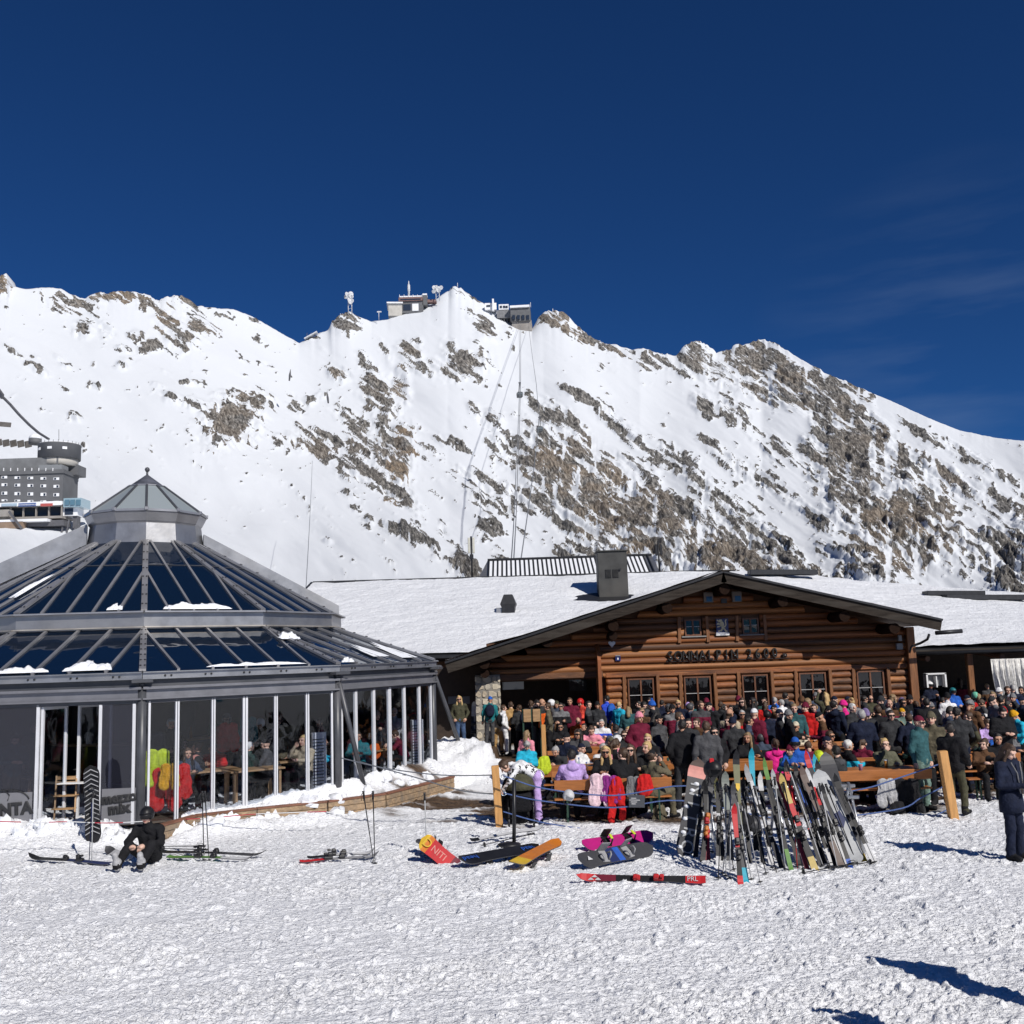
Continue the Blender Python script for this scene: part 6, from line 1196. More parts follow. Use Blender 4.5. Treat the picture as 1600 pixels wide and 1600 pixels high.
def beer_table(x0, x1, y, lab):
    t = thing('beer_table', lab, 'table', ((x0 + x1) / 2, y, 0), group='beer tables on the terrace')
    for j in range(3): MB().box(((x0 + x1) / 2, y - .18 + .18 * j, .755), (x1 - x0, .172, .03), bev=.005).build('plank', BENCHW, t)
    for x in (x0 + .3, x1 - .3):
        lg = MB(); lg.bar((x, y - .2, 0), (x, y - .15, .74), .04, .03); lg.bar((x, y + .2, 0), (x, y + .15, .74), .04, .03); lg.bar((x, y - .17, .4), (x, y + .17, .4), .03, .03); lg.build('leg', GRN, t)
RW = ['front', 'second', 'third', 'fourth', 'fifth', 'rearmost']; CW = ['leftmost', 'second from the left', 'third from the left', 'rightmost']
ROWS = [(21.5, [(.65, 2.95), (5.55, 8.05)]), (23.8, [(.5, 2.8), (3.2, 5.5), (5.9, 8.2), (8.6, 10.9)]), (26.1, [(.7, 3.0), (3.5, 5.8), (6.2, 8.5), (9.0, 11.3)]), (28.4, [(1.2, 3.5), (4.0, 6.3), (6.8, 9.1), (9.6, 11.9)]), (30.7, [(1.4, 3.7), (4.2, 6.5), (7.2, 9.5), (10.4, 12.7)]), (33.0, [(4.6, 6.9), (7.6, 9.9), (11.0, 13.3)])]
for ri, (yt, xs_) in enumerate(ROWS):
    for ci, (a, b) in enumerate(xs_):
        cw = (['left', 'right'] if ri == 0 else CW)[ci]
        beer_table(a, b, yt, 'orange-brown beer table in the %s row, %s' % (RW[ri], cw)); beer_bench(a, b, yt - .62, -1, 'orange-brown bench on the near side of the %s row table, %s' % (RW[ri], cw)); beer_bench(a, b, yt + .62, 1, 'orange-brown bench on the far side of the %s row table, %s' % (RW[ri], cw))
MUGM = glass('beer_glass_mat', (.9, .9, .9), 1.0); BEER = mat('beer', (.55, .25, .03), rough=.3); PINKC = gloss('pink_cup', (.6, .25, .35))
def drink(px, py, kind, lab):
    p = gnd(px, py, .77); t = thing(dict(beer='beer_glass', cup='drink_cup', bottle='water_bottle')[kind], lab, 'drink', (p.x, p.y, .772), group='drinks on the tables')
    if kind == 'beer': MB().lathe([(.034, .004), (.04, .14)], p + Vector((0, 0, .002)), 10).build('beer', BEER, t); MB().lathe([(.04, 0), (.046, .19)], p + Vector((0, 0, .002)), 10).build('glass', MUGM, t); MB().lathe([(.041, .14), (.041, .165)], p, 10).build('foam', SNOW, t)
    elif kind == 'cup': MB().lathe([(.032, 0), (.044, .13), (.046, .135)], p + Vector((0, 0, .002)), 12).build('cup', PINKC, t)
    else: MB().lathe([(.035, 0), (.035, .16), (.015, .21), (.013, .25)], p + Vector((0, 0, .002)), 10).build('bottle', glass('bottle_clear', (.7, .75, .8), 1), t); MB().lathe([(.016, .25), (.016, .275)], p, 8).build('screw_cap', gloss('cap_blue', (.05, .1, .4)), t)
drink(907, 1213, 'cup', 'pink cup on the left front table beside a bottle'); drink(899, 1217, 'cup', 'squat pink cup at the left end of the front table'); drink(905, 1204, 'bottle', 'tall clear bottle behind the pink cups'); drink(917, 1212, 'bottle', 'second clear bottle on the front table'); drink(1000, 1203, 'beer', 'beer glass by the khaki guest on the front table'); drink(1385, 1200, 'beer', 'beer glass on the right front table'); drink(1345, 1205, 'cup', 'pink cup on the right front table'); drink(1555, 1160, 'beer', 'beer glass before the dark green jacket'); drink(1330, 1160, 'beer', 'beer glass on the second row table'); drink(1052, 1165, 'beer', 'beer glass on the second row table behind the ski rack')
# ================================================================== GUESTS
BF = [22.12, 24.42, 26.72, 29.02, 31.32, 33.62]; BB = [20.88, 23.18, 25.48, 27.78, 30.08, 32.38]
def seat(px, py, face='F', pose='t_table', **kw):
    y = gnd(px, py, 1.2).y; rows = BF if face[0] == 'F' else BB if face[0] == 'B' else BF + BB; Y = min(rows, key=lambda r: abs(r - y))
    p = at(px, py, Y); return person(px, py, pose, face, pos=(p.x, Y, 0), **kw)
P = person
# by the entrance and the porch
P(719, 1106, 's_pocket', 'F', 'long:blonde', 'olive', 'jeans', 'glasses', label='person with long blond hair and sunglasses in dark olive puffer jacket by the dark entrance')
P(763, 1094, 's_down', 'B', 'cap:blue', 'teal', 'dgrey', pack_='navy', label='person in teal jacket with blue cap and navy backpack, seen from behind')
P(778, 1103, 's_turn', 'B', 'short:darkhair', 'beige', 'tan', pack_='black', label='person in beige jacket and brown trousers with black backpack by the snow heap')
P(790, 1096, 's_pocket', 'R', 'short:brownhair/hooddown:white', 'white', 'white', label='person in white jacket and white trousers beside the stone pillar')
P(799, 1092, 's_down', 'B', 'short:brownhair', 'tan', 'black'); P(812, 1096, 's_drink', 'BL', 'short:brownhair', 'charcoal', 'black', pack_='navy'); P(826, 1099, 's_down', 'B', 'pony:brownhair', 'navy', 'black'); P(838, 1095, 's_phone', 'FR', 'short:darkhair', 'black', 'dgrey'); P(857, 1083, 's_down', 'L', 'helmet:white', 'dgrey', 'black'); P(847, 1097, 's_down', 'R', 'bald:', 'orange', 'black')
P(857, 1103, 's_pocket', 'L', 'short:brownhair', 'khaki', 'black', label='person in long brown parka facing left before the porch'); P(878, 1086, 's_down', 'B', 'short:darkhair', 'slate', 'black'); P(876, 1103, 's_cross', 'F', 'short:darkhair', 'black', 'black', 'glasses'); P(894, 1096, 's_down', 'F', 'short:brownhair', 'maroon', 'black')
P(907, 1093, 's_phone', 'FL', 'helmet:red', 'coral', 'black', label='person with red helmet and orange-red ski jacket before the dark porch'); P(946, 1090, 's_down', 'BL', 'short:darkhair', 'royal', 'black', pack_='blue', label='person in bright blue jacket with blue backpack by the hut corner board'); P(966, 1101, 's_down', 'BR', 'short:blonde', 'turquoise', 'black', label='person with short blond hair in turquoise jacket under the first window')
P(933, 1094, 's_down', 'F', 'beanie:black', 'charcoal', 'black'); P(919, 1100, 's_turn', 'R', 'short:darkhair', 'black', 'black'); P(866, 1093, 's_down', 'F', 'cap:olive', 'brown', 'black'); P(831, 1088, 's_down', 'F', 'helmet:black', 'black', 'black', 'goggles')
# around the left tables
seat(876, 1128, 'F', 't_table', head='short:darkhair', jac='black', eye='glasses', label='seated person in black track jacket with sunglasses left of the tables'); P(823, 1148, 's_down', 'BR', 'long:dblonde', 'pink', 'black', sc=.82, label='person in pink jacket with long grey-blond hair near the snow heap'); P(819, 1164, 's_phone', 'F', 'band:grey/short:greyhair/hooddown:beige', 'turquoise', 'black', sc=.84, label='person in turquoise puffer jacket with grey headband looking down')
seat(875, 1156, 'FL', 't_lean', head='short:greyhair', jac='charcoal', label='seated person with grey hair in dark jacket looking down'); seat(894, 1180, 'B', 't_table', head='short:darkhair/hooddown:lilac', jac='lilac', label='seated person in lilac hooded jacket seen from behind'); seat(905, 1168, 'FR', 't_table', head='cap:navy', jac='white', tro='navy', label='seated person in white sweater and navy cap at the left table')
seat(901, 1139, 'F', 't_table', head='short:brownhair', jac='black', eye='glasses', label='seated person in black top with sunglasses in the second row'); seat(902, 1122, 'F', 't_table', head='fringe:greyhair', jac='orange'); seat(914, 1133, 'FL', 't_drink', head='short:darkhair', jac='red'); seat(923, 1140, 'F', 't_lean', head='short:brownhair', jac='pink'); seat(940, 1131, 'F', 't_table', head='short:greyhair', jac='royal', eye='', label='seated person with grey hair in blue and white jacket', jac2='white'); seat(944, 1146, 'FR', 't_lean', head='cap:khaki', jac='grey'); seat(963, 1141, 'B', 't_table', head='short:darkhair', jac='lgrey', pack_='white')
seat(941, 1161, 'F', 't_table', head='short:greyhair', jac='white', eye='glasses', label='seated person with grey curly hair and sunglasses in white blouse'); seat(963, 1161, 'B', 't_table', head='short:brownhair', jac='pink', label='seated person with brown hair in pink shirt seen from behind'); seat(974, 1151, 'F', 't_table', head='short:brownhair', jac='charcoal', eye='glasses'); seat(988, 1153, 'B', 't_table', head='short:brownhair/hooddown:coral', jac='coral', label='seated person in bright red-orange jacket seen from behind'); seat(981, 1141, 'F', 't_turn', head='short:blonde', jac='dgrey'); seat(1012, 1152, 'F', 't_table', head='short:blonde', jac='charcoal'); seat(1014, 1166, 'FL', 't_table', head='short:blonde', jac='black')
seat(947, 1182, 'F', 't_table', head='long:blonde', jac='black', eye='glasses', label='seated person with long wavy blond hair and sunglasses in black T-shirt at the front table'); seat(974, 1184, 'B', 't_turn', head='pony:brownhair', jac='black', label='seated person in black jacket with brown ponytail seen from behind at the front table'); seat(986, 1181, 'F', 't_table', head='long:brownhair', jac='black', eye='glasses', label='seated person with dark long hair and sunglasses at the front table'); seat(1016, 1191, 'BR', 't_drink', head='short:brownhair/cap:black', jac='khaki', tro='khaki', label='seated person in khaki vest and black cap drinking at the front table')
P(998, 1120, 's_pocket', 'FR', 'beanie:pink', 'maroon', 'black', label='person with dusky red beanie and maroon hoodie beside the wooden post'); P(1010, 1101, 's_phone', 'FR', 'short:darkhair', 'black', 'black'); P(1023, 1101, 's_turn', 'L', 'bobble:blue', 'charcoal', 'black'); P(1046, 1109, 's_down', 'B', 'short:darkhair', 'black', 'sage', pack_='black', label='person in black jacket and grey-green trousers with black backpack, seen from behind')
P(1062, 1099, 's_down', 'F', 'short:blonde', 'navy', 'black', 'glasses'); P(1075, 1103, 's_down', 'FL', 'beanie:lilac', 'navy', 'black'); P(1062, 1135, 's_pocket', 'B', 'short:darkhair', 'black', 'charcoal', sc=1.04, label='person in black quilted puffer jacket seen from behind near the ski rack'); P(1071, 1129, 's_down', 'F', 'short:darkhair', 'charcoal', 'black', label='person with dark beard-shadow face between two backs near the ski rack'); P(1086, 1128, 's_drink', 'FL', 'short:brownhair', 'blue', 'black'); P(1102, 1137, 's_down', 'B', 'short:brownhair', 'dgrey', 'charcoal', sc=1.03, label='person in dark grey sweater with brown hair seen from behind at the ski rack'); P(1117, 1146, 's_pocket', 'F', 'long:darkhair', 'black', 'black', 'glasses', label='person with long dark hair and sunglasses behind the olive ski'); P(1108, 1104, 's_phone', 'BR', 'hood:navy', 'slate', 'black', label='person in slate blue hooded jacket under the second window'); P(1140, 1113, 's_down', 'BR', 'fringe:brownhair', 'beige', 'black', label='person with cropped hair in beige fleece standing under the middle window')
P(1155, 1115, 's_down', 'F', 'short:greyhair', 'red', 'black', 'glasses'); P(1178, 1114, 's_down', 'BR', 'cap:white', 'maroon', 'navy', label='person with white cap in maroon jacket behind the ski rack', jac2='maroon'); P(1193, 1101, 's_down', 'B', 'long:brownhair', 'red', 'black', label='person with long brown hair in red T-shirt seen from behind'); P(1211, 1094, 's_down', 'B', 'short:greyhair', 'blue', 'black'); P(1221, 1098, 's_pocket', 'BL', 'short:greyhair', 'white', 'black'); P(1233, 1087, 's_down', 'BR', 'short:darkhair', 'dgrey', 'black', sc=1.05); P(1248, 1094, 's_down', 'B', 'beanie:brown', 'black', 'black'); P(1261, 1097, 's_phone', 'L', 'short:dblonde/hooddown:tan', 'brown', 'black'); P(1275, 1087, 's_down', 'F', 'beanie:grey', 'slate', 'black'); P(1291, 1087, 's_up', 'B', 'long:blonde', 'olive', 'black', label='person with long blond hair raising one arm below the fourth window')
seat(1218, 1127, 'F', 't_drink', head='short:brownhair', jac='pink', eye='glasses'); seat(1193, 1140, 'F', 't_drink', head='fringe:greyhair', jac='black', eye='glasses', label='seated person in black top lifting a phone behind the ski rack'); seat(1212, 1152, 'B', 't_table', head='pony:brownhair/hooddown:hotpink', jac='hotpink', label='seated person in hot pink jacket with brown ponytail behind the ski rack'); seat(1242, 1161, 'F', 't_table', head='cap:blue', jac='blue', eye='goggles', label='seated person with blue cap and goggles in blue jacket'); seat(1245, 1139, 'FL', 't_table', head='cap:cream', jac='cream', eye='glasses'); seat(1258, 1130, 'F', 't_table', head='cap:white', jac='grey'); seat(1266, 1132, 'B', 't_table', head='short:darkhair/hooddown:maroon', jac='navy'); seat(1293, 1154, 'FR', 't_table', head='short:brownhair', jac='brown', eye='glasses', label='seated person with sunglasses in dark brown jacket right of the ski rack'); seat(1281, 1174, 'B', 't_table', head='hood:lime', jac='turquoise', label='seated person in turquoise jacket with lime yellow hood behind the ski rack')
P(1310, 1101, 's_down', 'BR', 'short:darkhair/hooddown:navy', 'navy', 'black', sc=1.05, label='person in navy hooded jacket with dark hair below the fifth window, seen from behind'); P(1321, 1100, 's_down', 'L', 'beanie:hotpink', 'hotpink', 'black'); P(1327, 1105, 's_down', 'FR', 'short:whitehair', 'charcoal', 'black'); P(1333, 1096, 's_down', 'B', 'bun:blonde', 'teal', 'black'); P(1357, 1091, 's_cross', 'F', 'bald:', 'olive', 'black', 'glasses', label='bald person with sunglasses right below the fifth window'); P(1378, 1094, 's_down', 'L', 'beanie:charcoal', 'black', 'black'); P(1387, 1099, 's_down', 'F', 'bald:', 'maroon', 'black'); P(1396, 1102, 's_phone', 'FL', 'short:darkhair', 'navy', 'black'); P(1405, 1096, 's_down', 'B', 'beanie:purple', 'dgrey', 'black')
P(1355, 1115, 's_phone', 'F', 'beanie:purple', 'charcoal', 'navy', 'glasses', sc=1.04, label='person with purple-grey beanie and sunglasses reading a leaflet'); seat(1332, 1152, 'FR', 't_lean', head='short:greyhair', jac='charcoal', eye='glasses', label='seated person with grey hair and sunglasses in dark jacket at the right table'); seat(1321, 1166, 'R', 't_table', head='short:whitehair', jac='turquoise'); seat(1312, 1176, 'BL', 't_turn', head='short:darkhair/hooddown:dgrey', jac='charcoal', tro='lgrey', label='seated person in charcoal hooded jacket on the right front bench'); seat(1380, 1168, 'F', 't_drink', head='bun:blonde', jac='camo', label='seated person with blond hair tied back drinking at the right front table')
P(1388, 1113, 's_down', 'BR', 'short:greyhair', 'red', 'black', label='person with grey hair in red and black jacket left of the corner post', jac2='black'); P(1374, 1108, 's_down', 'B', 'short:brownhair', 'black', 'black'); P(1410, 1112, 's_cross', 'F', 'cap:mustard', 'sage', 'sage', label='person with mustard cap and folded arms in sage green outfit'); P(1433, 1127, 's_down', 'FR', 'cap:maroon/hooddown:dteal', 'dteal', 'sage', 'glasses', sc=1.05, label='person with maroon cap walking in dark teal jacket and sage trousers'); P(1460, 1122, 's_pocket', 'FL', 'beanie:khaki', 'khaki', 'black', sc=1.06, label='person with olive beanie in olive-grey sweater and black trousers near the right post'); P(1450, 1107, 's_down', 'R', 'short:brownhair', 'black', 'black'); P(1489, 1140, 's_turn', 'BR', 'short:darkhair', 'black', 'olive', sc=.98, label='person in black top and olive trousers right behind the leaning wooden post')
seat(1487, 1121, 'F', 't_table', head='short:darkhair', jac='coral'); seat(1504, 1132, 'FR', 't_table', head='bald:', jac='grey', eye='glasses', label='bald seated person with sunglasses in grey and white at the right', jac2='white'); seat(1531, 1143, 'BR', 't_lean', head='short:brownhair/hooddown:green', jac='green', label='seated person in dark green hooded jacket seen from behind at the right'); seat(1527, 1125, 'FR', 't_lean', head='short:brownhair', jac='lilac'); seat(1537, 1122, 'FL', 't_table', head='short:darkhair', jac='white'); seat(1546, 1127, 'B', 't_table', head='short:brownhair', jac='blue', label='seated person in bright blue sweater seen from behind at the right'); seat(1573, 1132, 'FL', 't_lean', head='short:brownhair', jac='brown', label='seated person with brown hair reaching left over the right table'); P(1590, 1117, 's_phone', 'L', 'beanie:mustard', 'turquoise', 'black', sc=.95, label='person with mustard yellow beanie in turquoise jacket at the right edge')
P(1514, 1101, 's_phone', 'FR', 'short:darkhair', 'black', 'black', label='person with dark hair in black jacket looking down, left of the mint helmet'); P(1520, 1087, 's_down', 'B', 'helmet:mint', 'charcoal', 'black', label='person with mint green helmet before the white curtain'); P(1532, 1088, 's_down', 'B', 'long:dblonde', 'red', 'black'); P(1553, 1094, 's_phone', 'L', 'cap:charcoal', 'grey', 'black', label='person with dark cap in grey jacket facing left at the right'); P(1578, 1090, 's_down', 'L', 'helmet:white', 'charcoal', 'black', label='person with white helmet in dark jacket near the right edge'); P(1488, 1080, 's_cross', 'F', 'helmet:teal', 'blue', 'black', 'goggles', label='person with teal helmet and goggles in bright blue jacket'); P(1450, 1070, 's_drink', 'F', 'helmet:white', 'navy', 'black', 'goggles'); P(1472, 1064, 's_down', 'B', 'short:brownhair', 'black', 'black'); P(1432, 1066, 's_down', 'F', 'long:darkhair', 'black', 'black'); P(1506, 1060, 's_down', 'F', 'long:brownhair', 'dgrey', 'lgrey', 'glasses'); P(1497, 1064, 's_down', 'B', 'long:brownhair', 'maroon', 'black')
P(1570, 1077, 's_down', 'F', 'short:brownhair', 'black', 'black'); P(1583, 1075, 's_down', 'B', 'short:greyhair', 'blue', 'black'); P(1597, 1077, 's_turn', 'L', 'short:darkhair', 'charcoal', 'black'); P(1560, 1080, 's_down', 'R', 'beanie:white', 'slate', 'black'); P(1545, 1072, 's_down', 'F', 'short:blonde', 'brown', 'black')
# the rows behind, only heads and shoulders showing
rf = random.Random(21); JC = ['black', 'black', 'charcoal', 'navy', 'dgrey', 'black', 'brown', 'slate', 'black', 'charcoal', 'navy', 'black', 'green', 'charcoal', 'red', 'maroon', 'dteal', 'white', 'blue', 'navy']; HC = ['short:darkhair', 'short:brownhair', 'short:darkhair', 'long:brownhair', 'long:darkhair', 'beanie:black', 'beanie:grey', 'cap:black', 'helmet:black', 'helmet:dgrey', 'bun:darkhair', 'pony:brownhair', 'short:greyhair', 'beanie:maroon', 'short:dblonde', 'long:dblonde', 'cap:navy', 'short:brownhair']
taken = []
for i in range(64):
    x = 985 + i * 9.9 + rf.uniform(-4, 4); y = rf.choice((1094, 1098, 1103, 1108, 1118)) + rf.uniform(-3, 3) - max(0, x - 1250) * .030
    if x > 1600: break
    P(x, y, rf.choice(('s_down', 's_pocket', 's_drink', 's_phone', 's_turn', 's_cross')), rf.choice(('F', 'F', 'B', 'B', 'L', 'R', 'FL', 'BR')), rf.choice(HC), rf.choice(JC), rf.choice(('black', 'charcoal', 'navy')), rf.choice(('', '', 'glasses')))
for i in range(30):
    x = 880 + i * 24 + rf.uniform(-8, 8); y = rf.choice((1124, 1136, 1148, 1160)) + rf.uniform(-4, 4)
    if 1035 < x < 1150 or x > 1590: continue
    seat(x, y, rf.choice(('F', 'F', 'B', 'FL', 'BR')), rf.choice(('t_table', 't_lean', 't_turn', 't_drink')), head=rf.choice(HC), jac=rf.choice(JC), eye=rf.choice(('', 'glasses')))
for (x, y, h, j, f) in ((1030, 1124, 'cap:black', 'dgrey', 'FR'), (1132, 1126, 'long:brownhair', 'maroon', 'FL'), (1150, 1128, 'beanie:navy', 'charcoal', 'B'), (1168, 1126, 'short:darkhair', 'black', 'R'), (1421, 1122, 'short:brownhair', 'navy', 'B'), (1515, 1118, 'short:brownhair', 'olive', 'L'), (1562, 1112, 'beanie:red', 'navy', 'B')): P(x, y, 's_pocket', f, h, j, 'black', sc=.96)
# --- the larger figures in front
J = joints('s_phone'); J.update(yaw=.15, pit=.5, bulk=1.1); J['wr'] = [(-.02, -.28, 1.12), (.10, -.28, 1.11)]; J['hd'] = [(.5, -.75, .25), (-.4, -.8, .25)]; J['curl'] = .8
w_ = P(0, 0, 's_phone', 'FR', 'long:brownhair', 'navy', 'navy', key='phone_woman', J=J, cell=.019, sc=.985, pos=(*gnd(1589, 1345)[:2], 0), rzj=-.2, label='person in long dark navy parka looking at a phone at the right edge', group='people on the open snow')
# long parka skirt and lapels as clothing
sk = MB(); sk.lathe([(.20, -.24), (.20, -.10), (.18, .08)], (0, .0, .95), 16); s_ = sk.build('parka_skirt', cloth('navy', COLR['navy']), None); s_.parent = w_; s_.scale = (1, .82, 1)
fs = MB(); fs.tube([(-.10, -.13, 1.46), (-.05, -.185, 1.30), (-.03, -.2, 1.0)], .012, 6); fs.tube([(.10, -.13, 1.46), (.05, -.185, 1.30), (.03, -.2, 1.0)], .012, 6); s_ = fs.build('zip_trim', cloth('grey', COLR['grey']), None); s_.parent = w_
ph = MB(); ph.box((0, 0, 0), (.075, .012, .15), bev=.004); ph = ph.build('phone', gloss('phone_black', (.01, .01, .012))); p_ = w_.matrix_basis @ Vector((.045, -.385, 1.185)); ph.location = p_; ph.rotation_euler = (R(-50), 0, w_.rotation_euler.z); tag(ph, 'black phone held by the person at the right edge', 'phone')
J = joints('s_down'); J.update(pel=(0, 0, .14), che=(0, -.07, .46), nec=(0, -.13, .63), head=(0, -.19, .79), pit=.12, bulk=1.32, curl=.9); J['sh'] = [(-.185, -.10, .57), (.185, -.10, .57)]; J['hip'] = [(-.1, -.03, .13), (.1, -.03, .13)]; J['kn'] = [(-.18, -.42, .36), (.19, -.40, .38)]; J['an'] = [(-.20, -.78, .13), (.18, -.76, .13)]; J['toe'] = [(-.21, -.84, .30), (.19, -.82, .30)]; J['el'] = [(-.29, -.26, .38), (.29, -.26, .38)]; J['wr'] = [(-.10, -.46, .36), (.08, -.46, .37)]; J['hd'] = [(.3, -.85, -.3), (-.3, -.85, -.3)]
b_ = P(0, 0, 's_down', -8, 'helmet:black', 'black', 'black', 'goggles', key='boarder', J=J, cell=.019, pos=(*gnd(236, 1351)[:2], 0), rzj=.05, shoe='lgrey', label='person with black helmet and goggles sitting on the snow in black jacket', group='people on the open snow')
J = joints('s_down'); J.update(pel=(0, .02, .90), che=(0, -.28, 1.06), nec=(0, -.44, 1.10), head=(0, -.60, 1.08), pit=.9); J['sh'] = [(-.18, -.40, 1.06), (.18, -.40, 1.06)]; J['el'] = [(-.22, -.50, .82), (.22, -.52, .82)]; J['wr'] = [(-.12, -.62, .62), (.10, -.66, .64)]; J['kn'] = [(-.10, -.05, .47), (.11, .0, .47)]
PAT = mat('cow_print', (.68, .68, .69), rough=.8); t_ = PAT.node_tree; rr_ = [n for n in t_.nodes if n.type == 'VALTORGB'][0]; rr_.color_ramp.interpolation = 'CONSTANT'; rr_.color_ramp.elements[0].position = 0; rr_.color_ramp.elements[0].color = (.02, .02, .02, 1); rr_.color_ramp.elements[1].position = .47; [n for n in t_.nodes if n.type == 'TEX_NOISE'][0].inputs['Scale'].default_value = 14
p_ = gnd(840, 1286); b2 = P(0, 0, 's_down', 'L', 'pony:brownhair', 'white', 'lilac', key='bending', J=J, cell=.021, pos=(p_.x, p_.y, 0), rzj=.1, label='person in lilac trousers and black and white patterned top bending forward', group='guests on the terrace'); b2.material_slots[1].material = PAT
# two people beyond the right edge whose shadows fall on the snow
P(0, 0, 's_pocket', 'L', 'short:darkhair', 'navy', 'black', pos=(5.06, 9.35, 0), sc=1.12, label='person beyond the right picture edge casting the long shadow', group='people on the open snow'); P(0, 0, 's_up', 'L', 'beanie:black', 'charcoal', 'black', pos=(4.2, 7.6, 0), sc=1.1, label='person beyond the lower right corner casting the cut-off shadow', group='people on the open snow')
# guests inside the pavilion
def inside(px, py, z, dep, **kw):
    p = at(px, py, dep); return person(px, py, pos=(p.x, p.y, .3), place='inside', group='guests inside the pavilion', **kw)
inside(18, 1145, 1.6, 21.6, pose='s_phone', face='FR', head='short:darkhair', jac='dteal', tro='khaki', label='person in checked teal shirt standing behind the left glass'); inside(313, 1160, 1.2, 22.6, pose='t_drink', face='L', head='bun:brownhair', jac='black', label='person with tied brown hair seated behind the glass left of the pink helmet'); inside(386, 1172, 1.2, 23.0, pose='t_table', face='BR', head='short:whitehair', jac='green', label='person with white hair seated with the back to the glass'); inside(352, 1110, 1.6, 26.0, pose='s_down', face='F', head='helmet:grey', jac='red', label='person with grey helmet and red jacket deep inside the pavilion'); inside(455, 1150, 1.2, 24.5, pose='t_lean', face='F', head='short:brownhair', jac='khaki', label='person in khaki jacket seated deep inside the pavilion'); inside(498, 1155, 1.6, 25.5, pose='s_turn', face='L', head='short:darkhair', jac='maroon', label='person in maroon jacket standing inside near the second column'); inside(612, 1130, 1.6, 27.5, pose='s_down', face='F', head='short:greyhair', jac='lgrey', label='person in light grey top inside behind the right panes'); inside(500, 1180, 1.2, 24.0, pose='t_table', face='R', head='short:darkhair', jac='turquoise', label='person in turquoise striped top seated inside near the second column'); inside(285, 1150, 1.2, 25.0, pose='t_table', face='FR', head='short:brownhair', jac='brown', label='person in brown jumper seated inside behind the first panes')

for i, (x, y, d_, po, fa, hd, jc, lab) in enumerate(((292, 1150, 22.3, 't_table', 'FR', 'long:brownhair', 'slate', 'long haired guest in slate top behind the third pane'), (340, 1158, 23.4, 't_lean', 'F', 'short:darkhair', 'red', 'guest in red jumper leaning over a table inside'), (420, 1160, 23.2, 't_table', 'L', 'cap:black', 'dgrey', 'guest with black cap and grey top behind the fourth pane'), (440, 1135, 24.8, 's_down', 'F', 'short:brownhair', 'navy', 'guest in navy standing deep behind the fifth pane'), (478, 1165, 23.4, 't_drink', 'FL', 'short:blonde', 'beige', 'blond guest in beige drinking behind the fifth pane'), (560, 1150, 25.0, 't_table', 'F', 'short:darkhair', 'teal', 'guest in teal top behind the first pane right of the strut'), (588, 1135, 26.4, 's_drink', 'FR', 'beanie:grey', 'charcoal', 'guest with grey beanie standing behind the right panes'), (632, 1145, 26.6, 't_lean', 'L', 'short:brownhair', 'maroon', 'guest in maroon top seated behind the last right panes'), (272, 1135, 24.0, 's_turn', 'F', 'short:greyhair', 'charcoal', 'grey haired guest standing deep behind the red coats'), (405, 1130, 25.5, 's_phone', 'F', 'helmet:white', 'olive', 'guest with white helmet standing far inside'), (60, 1150, 24.0, 's_down', 'FR', 'bun:darkhair', 'black', 'guest in black standing far behind the open door'))): inside(x, y, 0, d_, pose=po, face=fa, head=hd, jac=jc, label=lab)
# ================================================================== FENCE, ROPES
POSTW = mat('fresh_post_wood', (.52, .27, .09), rough=.55, var=.2, scale=3, stretch=(8, 8, 1), bump=.15)
ROPE = mat('blue_rope', (.07, .12, .30), rough=.8, var=.4, scale=60, bump=.5, bscale=200); ROPEG = mat('grey_rope', (.10, .11, .13), rough=.8); SHK = mat('shackle_steel', (.45, .52, .6), rough=.3, metal=.8)
def post(a, b, w, lab):
    t = thing('fence_post', lab, 'post', a); mb = MB(); mb.bar(a - Vector((0, 0, .15)), b, w, w, up=(0, 1, 0), bev=.012); mb.build('post', POSTW, t); return t
g1, g2 = gnd(781, 1292), gnd(1491, 1279)
post(g1, g1 + Vector((-.06, 0, 1.16)), .145, 'square wooden rope post on the left of the terrace edge'); post(g2, g2 + Vector((-.12, 0, 1.24)), .16, 'leaning square wooden rope post on the right of the terrace edge')
for (x, y, lab) in ((851, 1172, 'small wooden post between the pink jacket and the parka'), (969.5, 1148, 'small wooden post below the first hut window')):
    p = gnd(x, y + 25); post(p, p + Vector((0, 0, 1.2)), .13, lab)
def rope(lab, pts, r=.014, m=ROPE, nm='rope', Y=20.2):
    pp = [at(x, y, Y) for x, y in pts]; out = []
    for i in range(len(pp) - 1):
        for q in range(6):
            t = q / 6; p0 = pp[max(i - 1, 0)]; p1 = pp[i]; p2 = pp[i + 1]; p3 = pp[min(i + 2, len(pp) - 1)]
            out.append(.5 * ((2 * p1) + (-p0 + p2) * t + (2 * p0 - 5 * p1 + 4 * p2 - p3) * t * t + (-p0 + 3 * p1 - 3 * p2 + p3) * t ** 3))
    out.append(pp[-1]); mb = MB(); mb.tube(out, r, 6)
    if nm == 'barrier_tape': mb.m = [(i // 24) % 2 for i in range(len(mb.m))]
    return tag(mb.build(nm, [m, WHITE]), lab, 'rope' if nm == 'rope' else 'tape', 'ropes around the terrace')
rope('upper blue rope sagging between the two wooden posts', [(786, 1212), (850, 1232), (960, 1243), (1070, 1228), (1200, 1250), (1336, 1235), (1400, 1217), (1476, 1191)]); rope('middle blue rope between the two wooden posts', [(786, 1239), (850, 1252), (960, 1262), (1065, 1251), (1230, 1280), (1395, 1266), (1440, 1246), (1480, 1226)]); rope('lowest blue rope trailing to the ground from the left post', [(786, 1268), (830, 1281), (870, 1289), (920, 1296)], .013); rope('lowest blue rope lying by the right post', [(1330, 1292), (1400, 1284), (1450, 1278), (1486, 1262)], .013)
